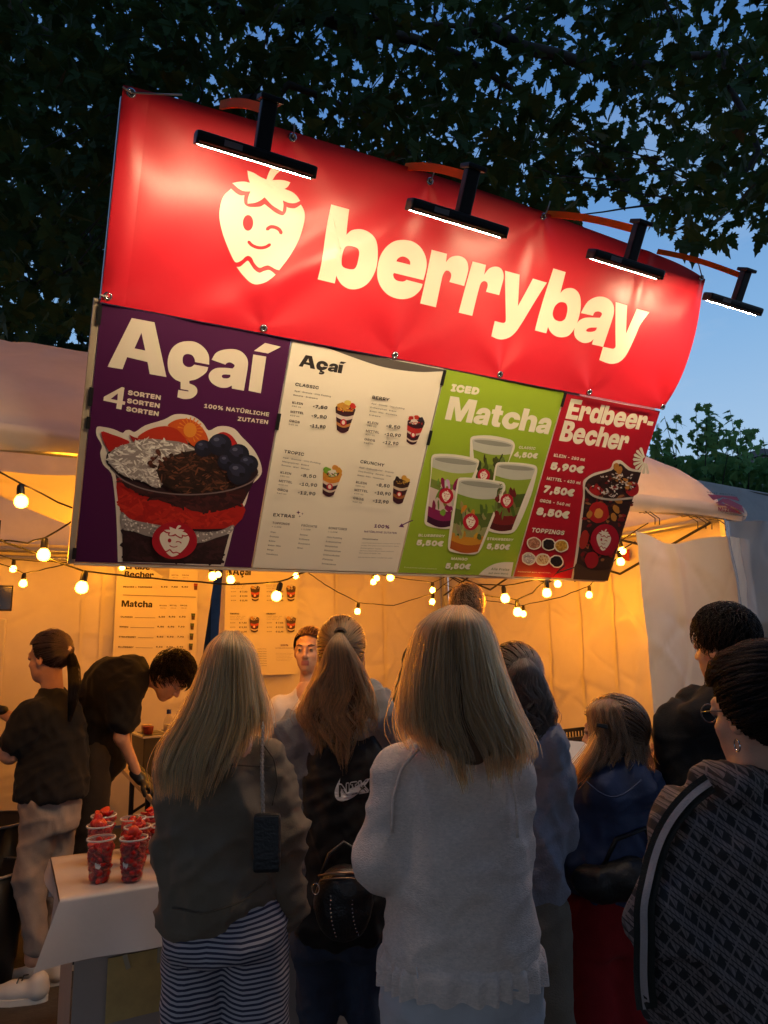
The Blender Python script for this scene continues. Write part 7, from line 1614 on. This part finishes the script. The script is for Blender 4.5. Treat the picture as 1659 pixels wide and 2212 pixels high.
def ribbon(name, o0, o1, m_, off):
    vs = []
    for k, (x, y) in enumerate(CT):
        a = CT[max(k-1,0)]; b = CT[min(k+1,30)]; dx, dy = b[0]-a[0], b[1]-a[1]; l_ = math.hypot(dx, dy); nx, ny = -dy/l_, dx/l_
        for q_ in np.linspace(o0, o1, 4): vs.append(on_back(x-nx*q_, y-ny*q_, off))
    vs = np.array(vs).reshape(31,4,3)
    for _ in range(3): vs[1:-1] = vs[:-2]*.25+vs[1:-1]*.5+vs[2:]*.25
    mesh_from(name, vs.reshape(-1,3), [(k*4+i, k*4+i+1, k*4+5+i, k*4+4+i) for k in range(30) for i in range(3)], m_, p.body, True)
ribbon('sleeve_band', -22, 24, cloth('black_rib', (.010,.012,.011)), .006); ribbon('sleeve_stripe', -8, 8, cloth('white_rib', (.30,.275,.28)), .010)
p.trousers([(2420,1470,1820,.15),(2260,1466,1822,.155)], [[l[0],l[1],l[2]] for l in legs], [.115,.085,.065], cloth('black_trouser', (.012,.012,.014))); both_shoes(p, legs)
p.garment('undershirt', [(1740,1570,1690,.08,-.03),(1705,1575,1685,.068,-.03),(1690,1584,1676,.062,-.03)], BLK, fold=0)
p.cap_hair(BLACKH, n=2200, seed=51, lift=.022, tie=(.02,-.11,.05), front=.8, fh=.012, messy=.5)
q_ = Sdf(.008,.02); q_.ell(p.hp_(.015,-.135,.055), v(.062,.05,.055)); q_.ell(p.hp_(-.01,-.125,.025), v(.045,.04,.04)); sdf_object('hair_bun', q_, BLACKH[1], p.body, .006, (30,30,30), 3)
ec = p.hp_(-.084,-.008,-.050)
MB().tube([ec+v(.0,.012*math.cos(x),-.012+.012*math.sin(x)) for x in np.linspace(0,6.283,15)], .0016, 6, cap=False).build('hoop_earring', mat('silver', (.6,.6,.62), rough=.2, metal=1), p.body, True)
gl = MB()
for sx in (-1, 1): gl.tube([p.hp_(sx*.033+.024*math.cos(x), .098, .002+.020*math.sin(x)) for x in np.linspace(0,6.283,17)], .0016, 5, cap=False); gl.tube([p.hp_(sx*.057,.096,.006), p.hp_(sx*.076,.05,.008), p.hp_(sx*.080,-.005,.006)], .0016, 5)
gl.tube([p.hp_(-.009,.099,.006), p.hp_(.009,.099,.006)], .0016, 5); gl.build('glasses', mat('glasses_frame', (.08,.07,.08), rough=.3), p.body, True)

# ---- tall man behind the counter
p = Person('tall person in a dark shirt with short brown hair at the back of the tent', 1010, 1270, 4.0, head_yaw=-25, group=SG, root_px=985)
sL, eL, wL = p.L(905,1420), p.L(880,1510,-.04), p.L(905,1560,.16); sR, eR, wR = p.L(1068,1425), p.L(1080,1530), p.L(1050,1580,.16)
legs = stand_legs(p, 955, 1020, 1680)
p.build_body(arms=[(sL,eL,wL),(sR,eR,wR)], legs=legs, hands=[(wL, v(.2,.9,-.2), v(1,0,0), .5, 1, 1, False), (wR, v(-.2,.9,-.2), v(-1,0,0), .5)])
p.garment('shirt', [(1660,925,1050,.13),(1540,915,1060,.13),(1450,900,1072,.125),(1415,912,1062,.11),(1390,940,1040,.09),(1372,965,1025,.07)], cloth('dark_olive_cotton', (.022,.019,.015)), sleeves=[([sL,eL,wL],[.082,.07,.055]),([sR,eR,wR],[.082,.07,.055])], fold=.006)
p.trousers([(1760,928,1048,.12),(1660,930,1046,.12)], [[l[0],l[1],l[2]] for l in legs], [.10,.075,.06], JEANS); both_shoes(p, legs)
p.cap_hair(BROWN, n=1100, seed=61, lift=.014, ln=.045, top=.012, flow=(.2,.3,-.9), rise=.2)

# ---- server in the white top, facing the queue
p = Person('person in a white top with auburn hair pulled back, serving at the counter', 668, 1357, 3.9, head_yaw=172, group=SG, root_px=676)
sL, eL, wL = p.L(606,1535), p.L(590,1620), p.L(640,1650,-.14); sR, eR, wR = p.L(748,1535), p.L(762,1620), p.L(720,1650,-.14)
legs = stand_legs(p, 650, 702, 1740)
p.build_body(arms=[(sL,eL,wL),(sR,eR,wR)], legs=legs, hands=[(wL, v(.4,-.8,-.2), v(1,0,0), .5, 1, 1, True), (wR, v(-.4,-.8,-.2), v(-1,0,0), .5, 1, 1, False)])
p.eyes(mat('brow', (.10,.05,.03), rough=.8))
p.garment('white_top', [(1780,610,742,.12),(1640,606,746,.12),(1560,600,756,.115),(1525,614,742,.10),(1505,635,722,.08),(1490,650,702,.065)], cloth('white_jersey', (.62,.56,.55), bump=.1), sleeves=[([sL,eL,wL],[.076,.062,.048]),([sR,eR,wR],[.076,.062,.048])], fold=.006, extra_prims=p.yoke(sL,sR))
MB().tube([p.L(652,1478,-.03), p.L(655,1500,-.085), p.L(672,1560,-.125), p.L(682,1560,-.125), p.L(698,1500,-.085), p.L(700,1478,-.03)], .008, 6).build('lanyard', M_BLACK, p.body, True)
p.trousers([(1840,612,740,.12),(1750,614,738,.12)], [[l[0],l[1],l[2]] for l in legs], [.10,.075,.06], JEANS); both_shoes(p, legs)
p.cap_hair(AUBURN, n=700, seed=71, tie=(.0,-.12,.02), lift=.012, fh=.022)
q_ = Sdf(.008,.02); q_.chain([p.hp_(0,-.12,.02), p.hp_(.03,-.13,-.05), p.hp_(.055,-.09,-.14)], [.022,.024,.012]); sdf_object('ponytail', q_, AUBURN[1], p.body, .004, (30,30,10), 3)

# ---- woman at the left: black tee, pale jeans, ponytail with scrunchie
p = Person('person with a ponytail and pale scrunchie in a black tee and pale jeans', 108, 1367, 3.60, head_yaw=76, head_pitch=8, group=SG, root_px=112)
sL, eL, wL = p.L(72,1540,-.09), p.L(22,1632,-.10), p.L(-50,1600,-.02); sR, eR, wR = p.L(110,1545,.16), p.L(45,1562,.28), p.L(-6,1534,.26)
hL = p.L(92,1740,-.05); hR = p.L(128,1735,.06); kL = p.L(66,1890,-.06); kR = p.L(116,1890,.06); aL = p.L(72,2060,-.07); aR = p.L(112,2022,.10)
legs = [[hL,kL,aL],[hR,kR,aR]]
p.build_body(arms=[(sL,eL,wL),(sR,eR,wR)], legs=[], hands=[(wR, v(-1,.1,.1), v(0,.3,-1), .5)], nb=p.L(113,1492,.03), torso=[p.L(108,1520,.03), p.L(110,1620,.03), p.L(112,1720,.0)])
b_ = hand_sdf(wL, v(-1,.2,.2), v(0,.3,-1), .5); sdf_object('hand_glove', b_, M_GLOVE, p.body, 0)
q_ = hand_sdf(wR+v(.004,0,0), v(-1,.1,.1), v(0,.3,-1), .5, 1.0, 1.12); sdf_object('hand_glove', q_, M_GLOVE, p.body, 0)
p.garment('tee', [(1722,38,182,.150,.0),(1690,42,182,.150,.01),(1620,52,182,.14,.03),(1560,58,180,.14,.04),(1528,68,170,.125,.04),(1505,84,152,.10,.04),(1488,98,132,.07,.03)], M_TEE, sleeves=[([sL, sL*.35+eL*.65], [.078,.076]), ([sR, sR*.5+eR*.5], [.075,.070])], fold=.011, seed=18)
PALEJ = cloth('pale_denim', (.30,.235,.20), bump=.25, weave=240, var=.15, vscale=7)
p.trousers([(1790,54,162,.105,0),(1745,50,168,.11,0),(1712,56,164,.10,0)], [[hL,kL,aL+v(0,0,.03)],[hR,kR,aR+v(0,0,.03)]], [.088,.064,.050], PALEJ, fold=.011, seed=8)
for a in (aL, aR):
    p.shoe((a[0]+.035, a[1], 0), (a[0]-.17, a[1]-.01, 0), M_SHOE, M_SOLE)
    for k in range(4): MB().tube([v(a[0]-.03-.022*k, a[1]-.03, .098-.010*k), v(a[0]-.036-.022*k, a[1], .108-.011*k), v(a[0]-.03-.022*k, a[1]+.03, .098-.010*k)], .003, 5).build('lace', M_DSHOE, p.body, True)
q_ = Sdf(.0085,.02); [q_.cone(a+v(0,0,.06), a+v(0,0,-.02), .036, .038) for a in (aL, aR)]; sdf_object('ankles', q_, SKIN, p.body, 0)
p.eyes(); p.cap_hair(DARK, n=1000, seed=81, tie=(.0,-.112,.028), lift=.012, fh=.018, messy=.2)
sc_ = p.hp_(0,-.118,.028); MB().lathe([(.0001,-.008),(.015,-.010),(.021,-.006),(.024,0),(.021,.007),(.014,.010),(.0001,.012)], sc_, 16, p.HM() @ v(0,-1,.15)).build('scrunchie', mat('pale_satin', (.55,.42,.38), rough=.4, bump=.5, bscale=60), p.body, True)
lk = []; rgl = np.random.default_rng(15)
for k in range(900):
    o_ = rgl.normal(0,1,3)*v(.010,.010,.010); lk.append([p.L(x, y, d)+o_*s_ for x, y, d, s_ in ((144,1408,.005,.3),(152,1418,-.02,.75),(158,1446,-.05,1.0),(160,1480,-.075,1.05),(156,1515,-.085,.8),(150,1556,-.085,.3))])
lk = np.array(lk); T_ = np.linspace(0,1,16); lk = np.stack([np.stack([np.interp(T_, np.linspace(0,1,6), l[:,i]) for i in range(3)],1) for l in lk]); strands('ponytail', lk, BLACKH[0], p.body, .0011)
MB().tube([p.hp_(.079,-.006,-.055)+v(0,.006*math.cos(x),-.010+.010*math.sin(x)) for x in np.linspace(0,6.283,12)], .0014, 5, cap=False).build('earring', M_STEEL, p.body, True)

# ---- man bending over the work table
p = Person('person bending over the work table in a black tee and black gloves', 372, 1412, 3.95, head_yaw=-96, head_pitch=52, group=SG, root_px=198)
p.hc = p.L(368,1462,.0); p.nb = None
sL, eL, wL = p.L(262,1498,.20), p.L(268,1600,.22), p.L(296,1664,.16); sR, eR, wR = p.L(268,1500,-.16), p.L(262,1592,-.16), p.L(300,1678,-.06)
hips = p.L(198,1610,0); legs = [[p.L(196,1640,.09), p.L(200,1775,.09), v(.02,.10,.085)], [p.L(194,1640,-.09), p.L(192,1775,-.09), v(-.02,-.10,.085)]]
p.build_body(arms=[(sL,eL,wL),(sR,eR,wR)], legs=legs, hands=[], torso=[p.L(286,1462,0), p.L(245,1500,0), hips], nb=p.L(312,1462,0))
for wr, el, rt in ((wL, eL, False), (wR, eR, True)):
    d = (wr-el)/np.linalg.norm(wr-el)*.6+v(.55,0,-.25); sdf_object('glove', hand_sdf(wr, d, v(-.2,0,-1), .45, 1.06, 1.15, rt), M_GLOVE, p.body, 0)
q_ = Sdf(.0105,.045); q_.chain([hips+v(0,0,.02), p.L(214,1545,0), p.L(250,1478,0), p.L(283,1452,0)], [.155,.158,.150,.105])
for sx in (-1, 1): q_.chain([p.L(205,1580,sx*.05), p.L(245,1490,sx*.07), p.L(278,1470,sx*.08)], [.12,.125,.095])
q_.chain([sL, sL*.45+eL*.55], [.088,.080]); q_.chain([sR, sR*.45+eR*.55], [.088,.082]); q_.cone(p.L(205,1590,.0), p.L(208,1628,.0), .165, .165)
sdf_object('tee', q_, M_TEE, p.body, .011, (6,6,4), 22)
q_ = Sdf(.012,.03); q_.cone(p.L(198,1620,.05), p.L(198,1620,-.05), .135, .135); [q_.chain(l, [.11,.085,.07]) for l in legs]; sdf_object('trousers', q_, cloth('dark_brown_trouser', (.030,.022,.018)), p.body, .007, (6,6,3), 4); 
for l in legs: a = l[2]; p.shoe((a[0]-.04, a[1], 0), (a[0]+.17, a[1], 0), M_DSHOE, M_SOLE)
p.eyes(mat('brow_dark', (.03,.02,.015), rough=.8)); p.cap_hair(BLACKH, n=1500, seed=91, lift=.014, ln=.055, flow=(0,.9,-.3), front=1, top=.014, rise=.3)

# ---- studded black bag, red bag, dark handbag
bc = at(742, 1945, 2.18)
sb = tag(empty('studded_bag', tuple(bc)), 'black studded crossbody bag with zips hanging behind the grey sweater sleeve', 'bag'); sb.rotation_euler = (0,0,VYAW)
q_ = Sdf(.008,.03); q_.ell(v(0,0,-.01), v(.090,.052,.105)); q_.ell(v(.01,0,.045), v(.080,.050,.05)); sdf_object('body', q_, mat('black_grain_leather', (.010,.010,.011), rough=.32, bump=.3, bscale=150), sb, .003, (12,12,12), 2)
M_STUD = mat('stud_metal', (.55,.5,.45), rough=.25, metal=1); stm = MB().lathe([(.0001,.003),(.0018,.0022),(.0026,0)], seg=6).build('stud', M_STUD, sb, True)
def bag_y(x, z): return -math.sqrt(max(.02, 1-(x/.092)**2-((z+.01)/.112)**2))*.052-.005
first = True
for x0, ph in ((-.028, .015), (.036, .018)):
    for k in range(15):
        z = .075-.0115*k; x = x0-.012*math.sin(k*.22)+ph*k/15*.6; o = stm if first else stm.copy()
        if not first: COL.objects.link(o)
        first = False; o.location = (x, bag_y(x, z), z); o.rotation_euler = (R(90),0,0)
MB().tube([(x, -.046+abs(x)*.25, .080+.012*math.cos(x*22)) for x in np.linspace(-.075,.075,12)], .0035, 6).build('zip', mat('brass_zip', (.34,.22,.14), rough=.3, metal=1), sb, True)
MB().tube([(x, -.050+abs(x)*.25, .066+.012*math.cos(x*22)) for x in np.linspace(-.070,.070,12)], .0026, 6).build('zip', mat('brass_zip_low', (.28,.18,.12), rough=.3, metal=1), sb, True)
for x in (-.082, .02): MB().tube([(x+.011*math.cos(a), -.035, .045+.016*math.sin(a)) for a in np.linspace(0,6.283,14)], .0022, 5, cap=False).build('ring', M_STUD, sb, True)
MB().tube([(-.07,-.01,.07), (-.045,.01,.13), (.0,.03,.16), (.05,.03,.13), (.07,.0,.07)], .006, 6).build('strap', M_BLACK, sb, True)
hb = at(1322, 1905, 2.28)
hbg = tag(empty('dark_handbag', tuple(hb)), 'soft black bag held low between the blue jacket and the patterned jacket', 'bag'); hbg.rotation_euler = (0,0,VYAW)
q_ = Sdf(.009,.04); q_.ell(v(0,0,0), v(.115,.06,.05)); q_.ell(v(.06,0,.02), v(.08,.06,.055)); q_.ell(v(-.06,0,-.005), v(.06,.05,.04)); sdf_object('body', q_, mat('soft_black_leather', (.010,.010,.010), rough=.5, bump=.3, bscale=90), hbg, .006, (10,10,10), 5)
MB().tube([(-.03,0,.04), (.02,-.01,.13), (.12,0,.16), (.16,.02,.06)], .008, 6).build('strap', M_BLACK, hbg, True)
rb_ = at(1318, 1838, 2.36)
rbg = tag(empty('red_pouch', tuple(rb_)), 'red glossy pouch peeping over the soft black bag', 'bag'); rbg.rotation_euler = (0,0,VYAW)
q_ = Sdf(.007,.03); q_.ell(v(0,0,0), v(.055,.035,.036)); q_.ell(v(.03,0,.010), v(.035,.03,.028)); sdf_object('body', q_, mat('red_patent', (.40,.03,.012), rough=.25, bump=.2, bscale=40), rbg, .003, (14,14,14), 3)
MB().tube([(-.05,-.01,.01), (-.02,-.03,.032), (.03,-.025,.035)], .0025, 5).build('zip', M_BLACK, rbg, True)
